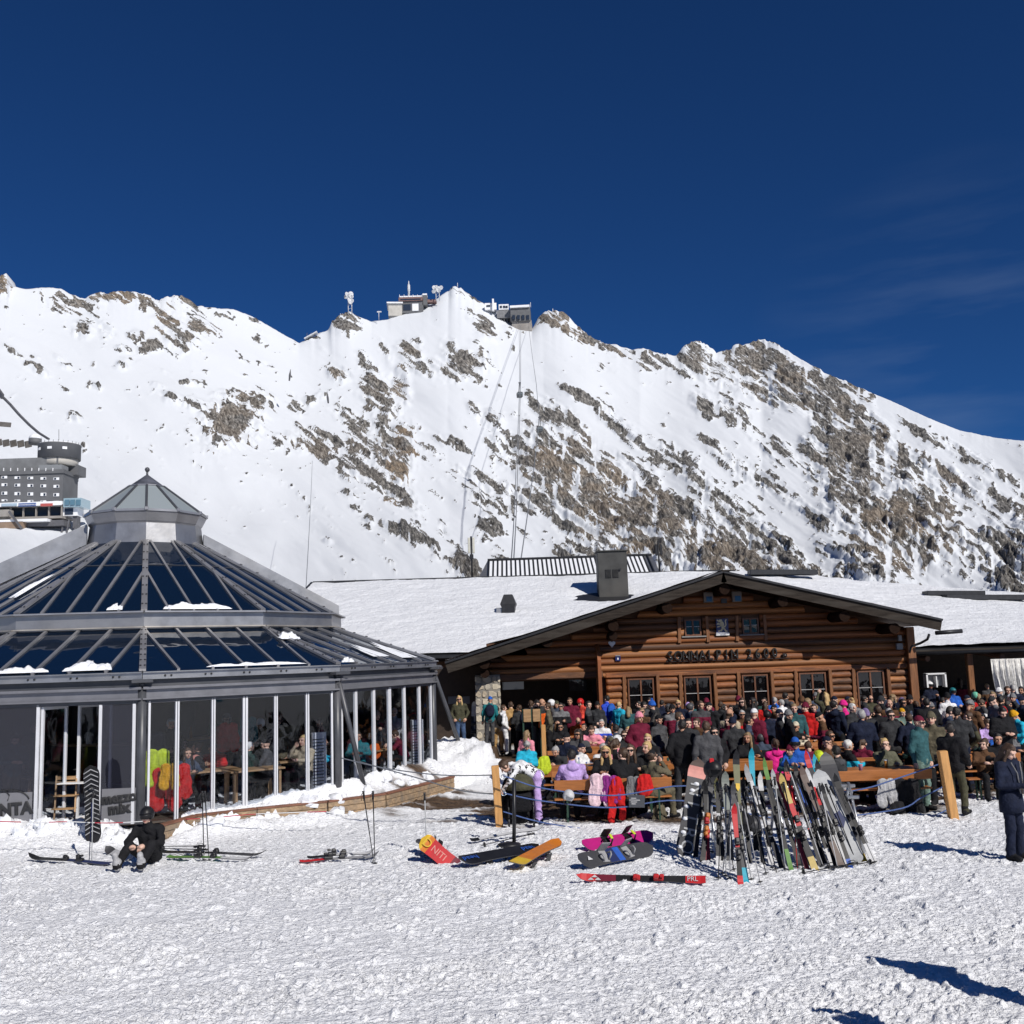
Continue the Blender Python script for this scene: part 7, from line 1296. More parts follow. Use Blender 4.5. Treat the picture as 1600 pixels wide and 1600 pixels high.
rope('upper dark rope from the pavilion strut to the left post', [(532, 1184), (600, 1200), (690, 1211), (776, 1211)], .012, ROPEG, Y=20.6); rope('lower dark rope from the pavilion strut to the left post', [(560, 1190), (640, 1212), (720, 1235), (776, 1241)], .012, ROPEG, Y=20.6)
rope('red and white tape lying along the snow bank left of the seated person', [(-20, 1283), (60, 1285), (105, 1284), (170, 1286), (230, 1283)], .009, mat('red_tape', (.45, .03, .05), rough=.5), 'barrier_tape', 18.6); rope('red tape hung along the plank edging', [(290, 1280), (330, 1278), (400, 1272), (510, 1268)], .009, MATS['red_tape'], 'barrier_tape', 20.4)
for (x, y) in ((787, 1213), (1473, 1193), (1477, 1228), (787, 1240)):
    p = at(x, y, 20.15); mb = MB(); mb.tube([p + Vector((.05 * math.cos(a), 0, .035 * math.sin(a))) for a in np.linspace(0, 6.0, 10)], .008, 5); tag(mb.build('rope_shackle', SHK), {787: 'steel shackle on the left post, %s' % ('upper' if y < 1230 else 'lower'), 1473: 'upper steel shackle on the right post', 1477: 'lower steel shackle on the right post'}[x], 'shackle')
p = gnd(803, 1322); t = thing('black_stake', 'thin black stake standing behind the black snowboard', 'stake', p); MB().tube([p - Vector((0, 0, .1)), p + Vector((.04, 0, 1.12))], .033, 8).build('pole', BLACK, t); MB().lathe([(.20, 0), (.20, .03), (.05, .06)], p + Vector((-.08, -.05, .02)), 12).build('foot', BLACK, t)
# hanging info board
p = at(995, 1252, 20.15); t = thing('info_board', 'small dark grey notice hanging on the middle rope', 'sign', p); MB().box(p, (.30, .012, .23), Matrix.Rotation(.05, 3, 'Y'), bev=.004).build('plate', mat('slate_board', (.06, .065, .075), rough=.4), t)
for j, w_ in enumerate((.10, .20, .12, .08)): MB().box(p + Vector((-.03 + w_ * .2 - .05, -.009, .06 - j * .035)), (w_, .003, .009), Matrix.Rotation(.05, 3, 'Y')).build('text_line', WHITE, t)
# ================================================================== SKIS, BOARDS, POLES
def plank_mesh(kind, L, Wd, pat, mats, camber=.02):
    """a ski or board along +Z (0..L), width along X, top face -Y; pat = material index by fraction"""
    n = 26; V = []; F = []; M = []; th = .012 if kind == 'ski' else .014
    for i in range(n + 1):
        s = i / n
        if kind == 'ski': w = (1.0 - .28 * math.sin(math.pi * min(1, max(0, (s - .04) / .86)))) ; w *= min(1, math.sqrt(max(0, 1 - ((s - .90) / .10) ** 2))) if s > .90 else 1; w *= .9 if s < .03 else 1; yb = -.10 * max(0, (s - .86) / .14) ** 2 - .02 * max(0, (.05 - s) / .05)
        else:
            e = min(s, 1 - s) / .13; w = math.sqrt(max(.0, 1 - (1 - min(1, e)) ** 2)) if e < 1 else 1; w *= 1 - .12 * math.sin(math.pi * min(1, max(0, (s - .15) / .7))); yb = -.06 * max(0, 1 - min(s, 1 - s) / .15) ** 2
        w = max(w, .04) * Wd / 2; y = yb - camber * math.sin(math.pi * s)
        V += [(-w, y - th / 2, s * L), (w, y - th / 2, s * L), (w, y + th / 2, s * L), (-w, y + th / 2, s * L)]
    for i in range(n):
        a = i * 4; b = a + 4; s = (i + .5) / n; mi = [q for q in pat if s <= q[0]][0]
        F += [(a, a + 1, b + 1, b), (a + 1, a + 2, b + 2, b + 1), (a + 2, a + 3, b + 3, b + 2), (a + 3, a, b, b + 3)]; M += [mi[1], len(mats) - 1, mi[2] if len(mi) > 2 else mi[1], len(mats) - 1]
    F += [(3, 2, 1, 0), (n * 4, n * 4 + 1, n * 4 + 2, n * 4 + 3)]; M += [0, 0]
    me = bpy.data.meshes.new(kind); me.from_pydata(V, [], F)
    for m_ in mats: me.materials.append(m_)
    me.polygons.foreach_set('material_index', M); me.update(); return me
def frame(a, b, nrm):
    z = (b - a).normalized(); n = Vector(nrm); y = -(n - z * n.dot(z)).normalized(); x = y.cross(z); return Matrix((x, y, z)).transposed()
EDGE_ = mat('steel_edge', (.10, .10, .105), rough=.35, metal=.6); BIND = mat('binding_black', (.016, .016, .018), rough=.4)
bt = MB(); bt.box((0, -.035, 0), (.075, .06, .10), bev=.012); bt.box((0, -.075, .01), (.06, .03, .07), bev=.01); TOE = bt.mesh('toe_binding', BIND)
bt = MB(); bt.box((0, -.03, 0), (.07, .05, .14), bev=.01); bt.box((0, -.08, .03), (.062, .07, .08), bev=.015); bt.box((0, -.10, -.05), (.05, .03, .06), bev=.01); HEEL = bt.mesh('heel_binding', BIND)
bt = MB(); bt.box((0, -.015, 0), (.22, .02, .13), bev=.005); bt.box((-.10, -.12, 0), (.012, .20, .16), Matrix.Rotation(.2, 3, 'Z'), bev=.004)
bt.tube([(-.06 + .0, -.03, .07), (0, -.11, .085), (.06, -.12, .06), (.08, -.03, .05)], .014, 6); bt.tube([(-.02, -.03, -.075), (.03, -.10, -.085), (.08, -.09, -.06), (.1, -.03, -.05)], .014, 6); SBIND = bt.mesh('binding', BIND)
def C(n, c): return gloss('gear_' + n, c)
GC = dict(black=C('black', (.012, .012, .014)), dgrey=C('dgrey', (.05, .05, .055)), grey=C('grey', (.30, .30, .31)), lgrey=C('lgrey', (.38, .39, .40)), white=C('white', (.52, .52, .53)), olive=C('olive', (.12, .12, .055)), yellow=C('yellow', (.62, .40, .03)), red=C('red', (.48, .02, .025)), gold=C('gold', (.48, .36, .12)), turq=C('turq', (.02, .33, .45)), brown=C('brown', (.13, .095, .08)), maroon=C('maroon', (.14, .015, .03)), magenta=C('magenta', (.42, .015, .17)), blue=C('blue', (.03, .10, .42)), navy=C('navy', (.02, .03, .10)), green=C('green', (.10, .22, .05)), orange=C('orange', (.55, .17, .02)), salmon=C('salmon', (.60, .26, .22)), pgrey=C('pgrey', (.20, .22, .20)))
def gear(kind, lab, a, b, nrm, Wd, pat, cols, binds=True, group=None, bcol=None, roll=0.0):
    a, b = Vector(a), Vector(b); L = (b - a).length; me = plank_mesh(kind, L, Wd, pat, [GC[c] for c in cols] + [EDGE_]); M = frame(a, b, nrm)
    o = link('ski' if kind == 'ski' else 'snowboard', me, None, a, (M @ Matrix.Rotation(roll, 3, 'Z')).to_quaternion()); tag(o, lab, 'ski' if kind == 'ski' else 'snowboard', group)
    if binds and kind == 'ski':
        for nm_, me_, s in (('toe_binding', TOE, .53), ('heel_binding', HEEL, .36)):
            q = link(nm_, me_, o, (0, -.012, L * s))
            if bcol: q.material_slots[0].link = 'OBJECT'; q.material_slots[0].material = GC[bcol]
    elif binds:
        for s, r_ in ((.34, .15), (.66, -.15)):
            q = link('binding', SBIND, o, (0, -.012, L * s), (0, r_, 0))
            if bcol: q.material_slots[0].link = 'OBJECT'; q.material_slots[0].material = GC[bcol]
    return o
POLEC = {}
def pole(lab, a, b, col='black', r=.0075, group='ski poles'):
    """a = tip, b = grip end"""
    a, b = Vector(a), Vector(b); t = thing('ski_pole', lab, 'ski pole', a, group=group); d = (b - a).normalized(); L = (b - a).length
    MB().tube([a, a + d * (L - .1)], [r * .6, r * 1.1], 6).build('shaft', GC[col], t); MB().tube([a + d * (L - .13), a + d * (L - .03), b], [.014, .017, .021], 8).build('grip', BIND, t)
    bk = MB(); bk.lathe([(.012, -.01), (.045, 0), (.012, .012)], (0, 0, 0), 10); k_ = bk.build('basket', BIND, None); k_.parent = t; k_.location = d * .07; k_.rotation_mode = 'QUATERNION'; k_.rotation_quaternion = d.to_track_quat('Z', 'Y')
    sd = d.cross(Vector((0, 1, 0))); sd = sd.normalized() if sd.length > .01 else Vector((1, 0, 0))
    MB().tube([b - d * .02, b - d * .06 + sd * .045, b - d * .15 + sd * .05, b - d * .16 + sd * .02, b - d * .06 + sd * .015], .006, 5).build('strap', BIND, t); return t
def decal(o, txt, size, loc, rot, col, sp=1.0, sx=1.0):
    m_ = text_mesh(txt, size, .0015, GC[col], sp=sp); return link('lettering', m_, o, loc, rot, (sx, 1, 1))
# ---- boards and skis lying about
def lay(px0, py0, px1, py1, z=.03): return gnd(px0, py0, z), gnd(px1, py1, z)
UP = (0, 0, 1); FR = (0, -.93, .36)
def gz(v, dz): return Vector((v.x, v.y, ground_z(v.x, v.y) + dz))
a, b = gnd(716, 1350, .1), gnd(843, 1326, .12); a, b = gz(a, .10), gz(b, .12); b = a + (b - a).normalized() * 1.56
o = gear('board', 'black snowboard lying base up with blue lettering at both ends', a, b, (.05, -.35, .9), .29, [(1, 0)], ['black']); 
for q in o.children: q.rotation_euler = (0, 0, math.pi); q.location.y = .012
decal(o, 'head', .15, (0, -.045, .22), (R(90), R(90), 0), 'blue'); decal(o, 'head', .15, (0, -.035, 1.36), (R(90), R(90), 0), 'blue')
a, b = gz(gnd(800, 1356, .1), .10), gz(gnd(868, 1330, .1), .20); b = a + (b - a).normalized() * 1.5; o = gear('board', 'yellow-orange snowboard lying base up beside the black board', a, b, (.1, -.12, 1), .27, [(.25, 0), (1, 1)], ['yellow', 'orange'])
for q in o.children: q.rotation_euler = (0, 0, math.pi); q.location.y = .012
a, b = gz(gnd(908, 1322, .1), .08), gz(gnd(1040, 1302, .1), .10); b = a + (b - a).normalized() * 1.5; o = gear('board', 'magenta snowboard tilted on its edge with lime bindings', a, b, (-.1, -.66, .75), .28, [(1, 0)], ['magenta'])
for q in o.children: q.material_slots[0].link = 'OBJECT'; q.material_slots[0].material = GC['black']; s_ = MB(); s_.box((0, -.13, .05), (.10, .02, .05), bev=.006); s_ = s_.build('strap', mat('lime_strap', (.5, .6, .03), rough=.5), None); s_.parent = q
a, b = gz(gnd(902, 1352, .1), .12), gz(gnd(1013, 1332, .1), .14); b = a + (b - a).normalized() * 1.5; o = gear('board', 'black snowboard with blue middle and grey bindings lying on its edge', a, b, (-.1, -.72, .68), .30, [(.40, 0), (.50, 1), (.56, 2), (1, 0)], ['dgrey', 'navy', 'blue'], bcol='grey'); s_ = MB(); s_.slab([(-.05, -.04, .22), (.03, -.04, .18), (.03, -.04, .27)], (0, -1, 0), .003); s_ = s_.build('triangle_mark', GC['white'], None); s_.parent = o
a, b = gz(gnd(902, 1378, .05), .07), gz(gnd(1103, 1380, .05), .07); o = gear('ski', 'red and black ski lying on its edge in front of the boards', b, a, (0, -.80, .60), .115, [(.16, 1), (.30, 0), (.70, 0), (.86, 2), (1, 1)], ['black', 'red', 'maroon'], bcol='red'); L_ = (b - a).length; decal(o, 'PRL', .095, (0, -.026, L_ * .10), (R(90), R(90), 0), 'white'); s_ = MB()
for (x, z) in ((0, 0), (-.04, .05), (-.04, -.05)): s_.slab([(x + .038, -.03, L_ * .86 + z), (x - .0, -.03, L_ * .86 + z - .045), (x - .0, -.03, L_ * .86 + z + .045)], (0, -1, 0), .003)
s_ = s_.build('triangle_mark', GC['white'], None); s_.parent = o
a, b = gz(gnd(716, 1338, .1), .12), gz(gnd(688, 1312, .3), .38); a = gz(gnd(716, 1345, .05), -.12); dr = Vector((-.5, .1, .42)).normalized(); o = gear('board', 'orange and red snowboard stuck slanting in the snow with large letters', a, a + dr * .78, (.25, -.9, .2), .29, [(.22, 2), (.55, 1), (.75, 1), (.9, 3), (1, 4)], ['black', 'red', 'maroon', 'orange', 'yellow'], binds=False); decal(o, 'NITI', .15, (0, -.03, .42), (R(90), R(90), 0), 'salmon'); decal(o, 'D', .20, (0, -.045, .66), (R(90), R(90), 0), 'yellow')
a, b = gz(gnd(657, 1322, .1), .16), gz(gnd(697, 1352, .05), .04); o = gear('board', 'black snowboard with binding half buried left of the orange board', a, a + (b - a).normalized() * 1.1, (.5, -.6, .6), .26, [(1, 0)], ['dgrey'])
# left group
a = gz(gnd(146, 1325), -.05); o = gear('board', 'snowboard with black and white zigzag print standing upright in the snow', a, a + Vector((-.10, .06, 1.42)), (.15, -1, .1), .29, [(1, 0)], ['black'])
for j in range(14):
    s_ = MB(); z = .16 + j * .085; s_.slab([(-.13, -.05, z), (0, -.05, z + .07), (.13, -.05, z), (.13, -.05, z + .018), (0, -.05, z + .09), (-.13, -.05, z + .018)], (0, -1, 0), .002); s_ = s_.build('zigzag_stripe', GC['grey'], None); s_.parent = o
pole('silver ski pole leaning on the zigzag snowboard', gz(gnd(143, 1352), -.05), gz(gnd(143, 1352), 0) + Vector((-.10, .25, 1.20)), 'lgrey', .010); pole('blue ski pole leaning on the zigzag snowboard', gz(gnd(139, 1350), -.05), gz(gnd(139, 1350), 0) + Vector((-.08, .27, 1.12)), 'navy', .010)
a, b = gz(gnd(45, 1346), .06), gz(gnd(172, 1354), .03); gear('ski', 'dark blue ski lying flat left of the seated person', b, a, (0, -.2, 1), .12, [(.5, 0), (1, 1)], ['navy', 'black'])
a, b = gz(gnd(165, 1334), .06), gz(gnd(206, 1346), .04); gear('ski', 'short white ski tip with black edge behind the seated person', b, b + (a - b).normalized() * 1.0, (.1, -.7, .7), .16, [(.8, 0), (1, 1)], ['white', 'dgrey'], binds=False)
for i, (x0, y0, x1, y1, c0, c1, lab) in enumerate(((252, 1338, 417, 1344, 'black', 'dgrey', 'black ski lying flat behind the pair of standing poles'), (262, 1346, 400, 1352, 'green', 'white', 'pale green ski lying flat right of the seated person'))): a, b = gz(gnd(x0, y0), .05), gz(gnd(x1, y1), .05); gear('ski', lab, a, b, (0, -.2, 1), .10, [(.6, 0), (1, 1)], [c0, c1])
for j, (x0, y0, x1, y1) in enumerate(((248, 1333, 281, 1331), (250, 1336, 284, 1338))): pole(('upper', 'lower')[j] + ' black ski pole lying behind the seated person', gz(gnd(x0, y0), .10), gz(gnd(x1 + 40, y1), .10), 'black', .009)
for (bx, by, dx, lab) in ((319, 1346, -.05, 'left black ski pole of the pair standing upright by the seated person'), (327, 1347, -.09, 'right black ski pole of the pair standing upright by the seated person'), (585, 1350, -.17, 'left black ski pole of the pair standing in the middle of the snow'), (586, 1352, -.02, 'right black ski pole of the pair standing in the middle of the snow'), (667, 1336, -.02, 'single silver and black ski pole standing left of the orange board')):
    a = gz(gnd(bx, by), -.05); pole(lab, a, a + Vector((dx, .02, 1.20 if bx != 667 else 1.06)), 'black' if bx != 667 else 'lgrey', .010)
for i, (x0, y0, x1, y1, lab) in enumerate(((468, 1354, 592, 1344, 'red and grey ski lying flat below the standing pole pair'), (480, 1347, 585, 1337, 'black ski with bindings lying flat below the standing pole pair'))): a, b = gz(gnd(x0, y0), .04), gz(gnd(x1, y1), .04); gear('ski', lab, a, b, (0, -.25, 1), .09, [(.4, 0), (1, 1)], (['red', 'grey'], ['black', 'white'])[i])
a, b = gz(gnd(735, 1319), .06), gz(gnd(850, 1306), .12); gear('ski', 'white ski lying flat behind the black snowboard', a, b, (0, -.4, 1), .10, [(.1, 1), (1, 0)], ['white', 'black'], binds=False); a, b = gz(gnd(752, 1326), .06), gz(gnd(835, 1312), .10); pole('black ski pole lying behind the black snowboard', a, b, 'black', .010)
# ---- the rack
rc = thing('ski_rack', 'tubular steel ski rack hidden under leaning skis and poles', 'ski rack', (4.0, 17.3, 0)); RKS = mat('galvanised', (.52, .53, .55), rough=.35, metal=.8, var=.1)
for z, y in ((1.02, 17.25), (.90, 17.4), (.86, 17.1)): MB().tube([(2.98, y, z), (5.45, y + .05, z - .03)], .028, 10).build('rail', RKS, rc)
for x in (3.05, 4.15, 5.35):
    MB().tube([(x, 16.75, 0), (x, 17.3, 1.04)], .025, 8).build('leg', RKS, rc); MB().tube([(x, 17.9, 0), (x, 17.3, 1.04)], .025, 8).build('leg', RKS, rc)
for z in (.25,): MB().tube([(2.98, 17.85, z), (5.45, 17.85, z)], .022, 8).build('rail', RKS, rc)
RG = 'skis and boards on the rack'
def lean(kind, lab, bx, by, tx, ty, dY, Wd, pat, cols, n=(0, -1, .35), **kw):
    a = gz(gnd(bx, by), -.03); b = at(tx, ty, a.y + dY); return gear(kind, lab, a, b, n, Wd * (.84 if kind == 'ski' else 1), pat, cols, group=RG, **kw)
o = lean('board', 'dark snowboard with salmon tip and grey letters at the left end of the rack', 1068, 1338, 1092, 1187, .55, .30, [(.80, 0), (.93, 1), (1, 2)], ['dgrey', 'salmon', 'brown'], binds=False)
for i, ch in enumerate('NITRO'): decal(o, ch, .30, (.015, -.034, 1.12 - i * .235), (R(90), R(90), 0), 'lgrey', sx=1.0)
for i, (x, z) in enumerate(((.02, 1.22), (-.03, 1.10), (-.08, .82), (-.08, .62), (-.07, .40), (-.09, .16), (-.04, .02))): s_ = MB(); s_.lathe([(.05, 0), (.04, .02), (.01, .03)], (0, 0, 0), 7); s_ = s_.build('snow_patch', SNOW, None); s_.parent = o; s_.location = (x, -.02, z); s_.rotation_euler = (R(90), 0, 0); s_.scale = (1.0, .7, 1)
o = lean('ski', 'olive green ski with a yellow shield standing tallest in the rack', 1160, 1372, 1149, 1173, .75, .125, [(.88, 0), (1, 1)], ['olive', 'black']); s_ = MB(); s_.slab([(-.03, -.04, 1.32), (0, -.04, 1.27), (.03, -.04, 1.32), (.03, -.04, 1.39), (-.03, -.04, 1.39)], (0, -1, 0), .003); s_ = s_.build('shield_mark', GC['yellow'], None); s_.parent = o
o = lean('ski', 'wide grey and white ski tip with a dark loop mark', 1141, 1345, 1132, 1207, .5, .15, [(.5, 0), (1, 1)], ['dgrey', 'pgrey'], binds=True); decal(o, '9', .16, (.02, -.06, (o.data.vertices[-1].co.z) - .28), (R(90), 0, 0), 'black')
lean('ski', 'turquoise tipped ski behind the rack rails', 1182, 1330, 1173, 1170, .5, .12, [(.55, 0), (1, 1)], ['black', 'turq'])
lean('ski', 'red ski with white flecks leaning steeply in front of the rack', 1157, 1380, 1146, 1258, .45, .10, [(.10, 1), (.45, 0), (1, 1)], ['black', 'red'])
lean('ski', 'white and black mottled ski leaning left of the rack middle', 1224, 1357, 1163, 1197, .8, .11, [(.3, 0), (.55, 1), (.62, 0), (.85, 1), (1, 2)], ['black', 'white', 'grey'])
lean('ski', 'dark green ski with lime tip leaning across the rack middle', 1237, 1361, 1192, 1187, .9, .085, [(.2, 1), (.8, 0), (1, 1)], ['black', 'green'])
lean('ski', 'gold ski with mirror-like tip in the middle of the rack', 1275, 1360, 1218, 1211, .6, .125, [(.16, 0), (.45, 1), (.68, 2), (1, 0)], ['gold', 'black', 'red'])
lean('ski', 'bright red ski with dark tip behind the gold ski', 1262, 1352, 1226, 1188, .8, .11, [(.3, 1), (.9, 0), (1, 1)], ['red', 'black'])
lean('ski', 'brown-grey ski with rounded tip right of the gold ski', 1318, 1358, 1250, 1200, .8, .13, [(.25, 0), (.5, 1), (1, 0)], ['brown', 'black'])
lean('ski', 'white ski with red lettering band beside the brown ski', 1322, 1352, 1258, 1203, .85, .11, [(.3, 0), (.6, 2), (.82, 1), (1, 0)], ['white', 'red', 'black'])
o = lean('board', 'light grey snowboard with dark crest at the right of the rack', 1340, 1350, 1277, 1205, .8, .29, [(1, 0)], ['lgrey'], binds=False); s_ = MB(); s_.slab([(-.10, -.03, .66), (.02, -.03, .58), (.10, -.03, .70), (.07, -.03, .86), (-.04, -.03, .82), (-.12, -.03, .90)], (0, -1, 0), .003); s_ = s_.build('crest_mark', GC['navy'], None); s_.parent = o
lean('ski', 'black ski with white base and red letters at the far right of the rack', 1368, 1351, 1302, 1212, .75, .115, [(.22, 1), (.8, 0), (1, 0)], ['black', 'white'], bcol='black')
lean('ski', 'black ski with white stencil tip behind the grey board', 1335, 1348, 1274, 1191, .95, .12, [(.75, 0), (.9, 1), (1, 0)], ['black', 'white'])
lean('ski', 'ski with a bright blue tip above the grey board', 1330, 1340, 1270, 1183, 1.0, .12, [(.88, 0), (1, 1)], ['black', 'turq'])
lean('ski', 'ski with a crimson tip above the white ski', 1318, 1340, 1257, 1176, 1.0, .11, [(.85, 0), (1, 1)], ['dgrey', 'red'])
o = lean('board', 'black snowboard behind the right end of the rack', 1340, 1335, 1288, 1178, 1.1, .27, [(1, 0)], ['dgrey'], binds=False)
lean('ski', 'thin blue and black ski beside the red ski', 1290, 1350, 1240, 1195, .9, .10, [(.4, 0), (.8, 1), (1, 0)], ['black', 'blue'])
lean('ski', 'maroon-based ski stuck low between the poles', 1106, 1347, 1102, 1228, .5, .10, [(.3, 1), (1, 0)], ['black', 'maroon'], bcol='red')
lean('ski', 'black ski with orange binding left of the olive ski', 1097, 1348, 1112, 1215, .6, .10, [(.6, 0), (1, 1)], ['black', 'dgrey'], bcol='orange')
lean('ski', 'slim olive ski behind the grey tip', 1130, 1345, 1118, 1218, .6, .10, [(.5, 0), (1, 1)], ['black', 'olive'])
lean('ski', 'teal and grey ski foot beside the red ski', 1166, 1378, 1144, 1225, .7, .10, [(.15, 1), (1, 0)], ['dgrey', 'turq'])
lean('ski', 'white-striped black ski right of the mottled ski', 1205, 1350, 1186, 1210, .8, .10, [(.2, 1), (.8, 0), (1, 1)], ['black', 'white'])
lean('ski', 'black ski with silver tip between lime and gold skis', 1250, 1352, 1205, 1205, .8, .10, [(.8, 0), (1, 1)], ['black', 'lgrey'])
lean('ski', 'charcoal ski with lime heel left of the far right ski', 1352, 1348, 1300, 1222, .75, .11, [(.12, 1), (1, 0)], ['dgrey', 'yellow'])
for (bx, by, tx, ty, w_, pat, cols, lab) in ((1122, 1352, 1122, 1222, .09, [(.1, 1), (.55, 0), (.6, 1), (1, 0)], ['black', 'white'], 'black ski with two white bands left of the grey tip'), (1172, 1352, 1160, 1216, .09, [(.4, 0), (.5, 1), (1, 0)], ['black', 'grey'], 'black ski with grey middle band behind the olive ski'), (1193, 1352, 1172, 1212, .085, [(.7, 0), (.75, 1), (1, 0)], ['black', 'white'], 'black ski with narrow white ring behind the mottled ski'), (1228, 1352, 1198, 1216, .09, [(.15, 1), (.5, 0), (1, 0)], ['black', 'lgrey'], 'black ski with silver tail right of the lime tip ski'), (1262, 1358, 1212, 1208, .085, [(.3, 1), (.5, 0), (1, 1)], ['black', 'maroon'], 'maroon and black ski tight left of the gold ski'), (1284, 1354, 1238, 1212, .09, [(.35, 0), (.42, 1), (1, 0)], ['black', 'red'], 'black ski with red band between red and brown skis'), (1302, 1352, 1246, 1208, .09, [(.2, 1), (1, 0)], ['black', 'white'], 'black ski with white tail left of the brown ski'), (1308, 1356, 1264, 1222, .09, [(.6, 0), (.7, 1), (1, 0)], ['black', 'yellow'], 'black ski with yellow band beside the white ski'), (1330, 1356, 1282, 1226, .085, [(.12, 1), (1, 0)], ['black', 'blue'], 'black ski with blue tail under the grey board'), (1086, 1342, 1100, 1220, .09, [(.5, 0), (.56, 1), (1, 0)], ['black', 'red'], 'black ski with red ring just right of the letter board')):
    lean('ski', lab, bx, by, tx, ty, .6, w_, pat, cols)
PG = 'ski poles on the rack'
for (bx, by, tx, ty, c, lab) in ((1122, 1378, 1128, 1235, 'black', 'black pole left of the red steep ski'), (1134, 1372, 1134, 1225, 'lgrey', 'silver pole left of the red steep ski'), (1140, 1375, 1142, 1228, 'lgrey', 'silver pole touching the red steep ski'), (1175, 1376, 1150, 1240, 'lgrey', 'silver pole crossing right of the red steep ski'), (1189, 1383, 1160, 1250, 'grey', 'grey pole standing farthest forward of the rack'), (1209, 1360, 1170, 1222, 'grey', 'grey pole along the mottled ski'), (1214, 1362, 1178, 1228, 'black', 'black pole along the mottled ski'), (1246, 1358, 1236, 1215, 'red', 'red and white pole left of the gold ski'), (1288, 1357, 1230, 1193, 'white', 'thick white pole crossing the red ski'), (1340, 1350, 1290, 1225, 'black', 'black pole over the grey board, left one'), (1350, 1348, 1298, 1228, 'black', 'black pole over the grey board, right one'), (1300, 1352, 1262, 1230, 'navy', 'navy pole between the brown and white skis'), (1095, 1330, 1108, 1212, 'black', 'black pole beside the letter board'), (1112, 1335, 1113, 1215, 'lgrey', 'silver pole under the hanging black helmet'), (1370, 1353, 1320, 1240, 'grey', 'grey pole at the far right end of the rack'), (1148, 1362, 1120, 1222, 'black', 'black pole crossing behind the red steep ski'), (1128, 1368, 1146, 1224, 'grey', 'grey pole crossing left of the olive ski'), (1198, 1366, 1166, 1232, 'black', 'black pole between the steep red and mottled skis'), (1228, 1362, 1210, 1214, 'lgrey', 'silver pole beside the lime tip ski'), (1256, 1362, 1224, 1222, 'black', 'black pole under the gold ski'), (1296, 1358, 1246, 1216, 'black', 'black pole under the thick white pole'), (1310, 1360, 1280, 1224, 'white', 'white pole by the brown ski foot'), (1324, 1358, 1276, 1232, 'black', 'black pole left of the grey board'), (1100, 1344, 1116, 1224, 'grey', 'grey pole right of the letter board')):
    a = gz(gnd(bx, by), -.03); pole(lab, a, at(tx, ty, a.y + .55), c, .010, PG)
pole('long black pole lying on the snow in front of the rack', gz(gnd(1367, 1353), .05), gz(gnd(1295, 1361), .05), 'black', .010); pole('second black pole lying crossed in front of the rack', gz(gnd(1250, 1367), .05), gz(gnd(1340, 1354), .05), 'black', .010)
# helmets and gloves
def helmet(lab, p, col, s=1.15, rot=(0, 0, 0)):
    o = link('ski_helmet', WEAR['helmet'], None, p, rot, (s, s, s)); o.material_slots[0].link = 'OBJECT'; o.material_slots[0].material = GC[col]; tag(o, lab, 'helmet')
    sb = MB(); sb.tube([(-.09, -.02, -.05), (-.05, -.04, -.14), (.05, -.04, -.14), (.09, -.02, -.05)], .008, 5); s_ = sb.build('chin_strap', BIND, None); s_.parent = o
helmet('black helmet with red strap hung on the poles beside the letter board', at(1115, 1206, 16.6), 'black', 1.25, (.2, 0, .5)); helmet('white helmet hanging on the rope at the left front bench', at(888, 1246, 20.0), 'white', .95, (.4, .3, .4)); helmet('black helmet hung low in the middle of the rack', at(1162, 1288, 16.2), 'black', 1.25, (.3, 0, .2)); helmet('dark grey helmet on the snow side of the rack', at(1175, 1292, 16.3), 'dgrey', 1.1, (.5, .4, 0))
rd = MB(); rd.box(at(1112, 1192, 16.55), (.07, .05, .14), bev=.01); tag(rd.build('red_strap', GC['red']), 'red strap loop above the hanging black helmet', 'strap')
# ---- clothes left on benches
def coat_mesh(kind):
    if kind == 'trousers': pr = [cap(0, (0, 0, 0), (0, 0, -.15), .11, .13), cap(0, (-.08, 0, -.15), (-.13, -.02, -.75), .09, .075), cap(0, (.08, 0, -.15), (.10, -.02, -.70), .09, .075)]
    elif kind == 'coat': pr = [cap(0, (-.10, 0, 0), (-.14, 0, -.55), .10, .12), cap(0, (.10, 0, 0), (.14, 0, -.55), .10, .12), cap(0, (-.16, 0, 0), (-.24, .0, -.55), .07, .06), cap(0, (.16, 0, 0), (.24, 0, -.50), .07, .06)]
    else: pr = [ell(0, (0, 0, -.2), (.20, .10, .26)), ell(0, (0, -.08, -.3), (.14, .08, .14)), cap(0, (-.1, 0, .0), (.1, 0, .02), .03, .03)]
    V, Q, g = skin(pr, .03, .05); V[:, 1] = V[:, 1] * .38 + (fbm(V[:, 0] * 22, V[:, 2] * 7, 3) - .5) * .10; V[:, 0] += (fbm(V[:, 2] * 7 + 3, V[:, 0] * 4, 2) - .5) * .05; V[:, 2] += (fbm(V[:, 0] * 9, V[:, 1] * 5 + 9, 2) - .5) * .05; return np_mesh(kind, V, Q, BLACK)
CT = {k_: coat_mesh(k_) for k_ in ('trousers', 'coat', 'bag')}
def drop(kind, lab, cat, p, col, rz=0.0, s=1.0, nm=None, tilt=0.0, group='clothes left on benches'):
    o = link(nm or {'trousers': 'ski_trousers', 'coat': 'ski_jacket', 'bag': 'rucksack'}[kind], CT[kind], None, p, (tilt, 0, rz), (s, s, s)); o.material_slots[0].link = 'OBJECT'; o.material_slots[0].material = cloth(col, COLR[col]); return tag(o, lab, cat, group)
COLR['palepink'] = (.68, .50, .55); COLR['violet'] = (.24, .03, .20)
yb = 20.58
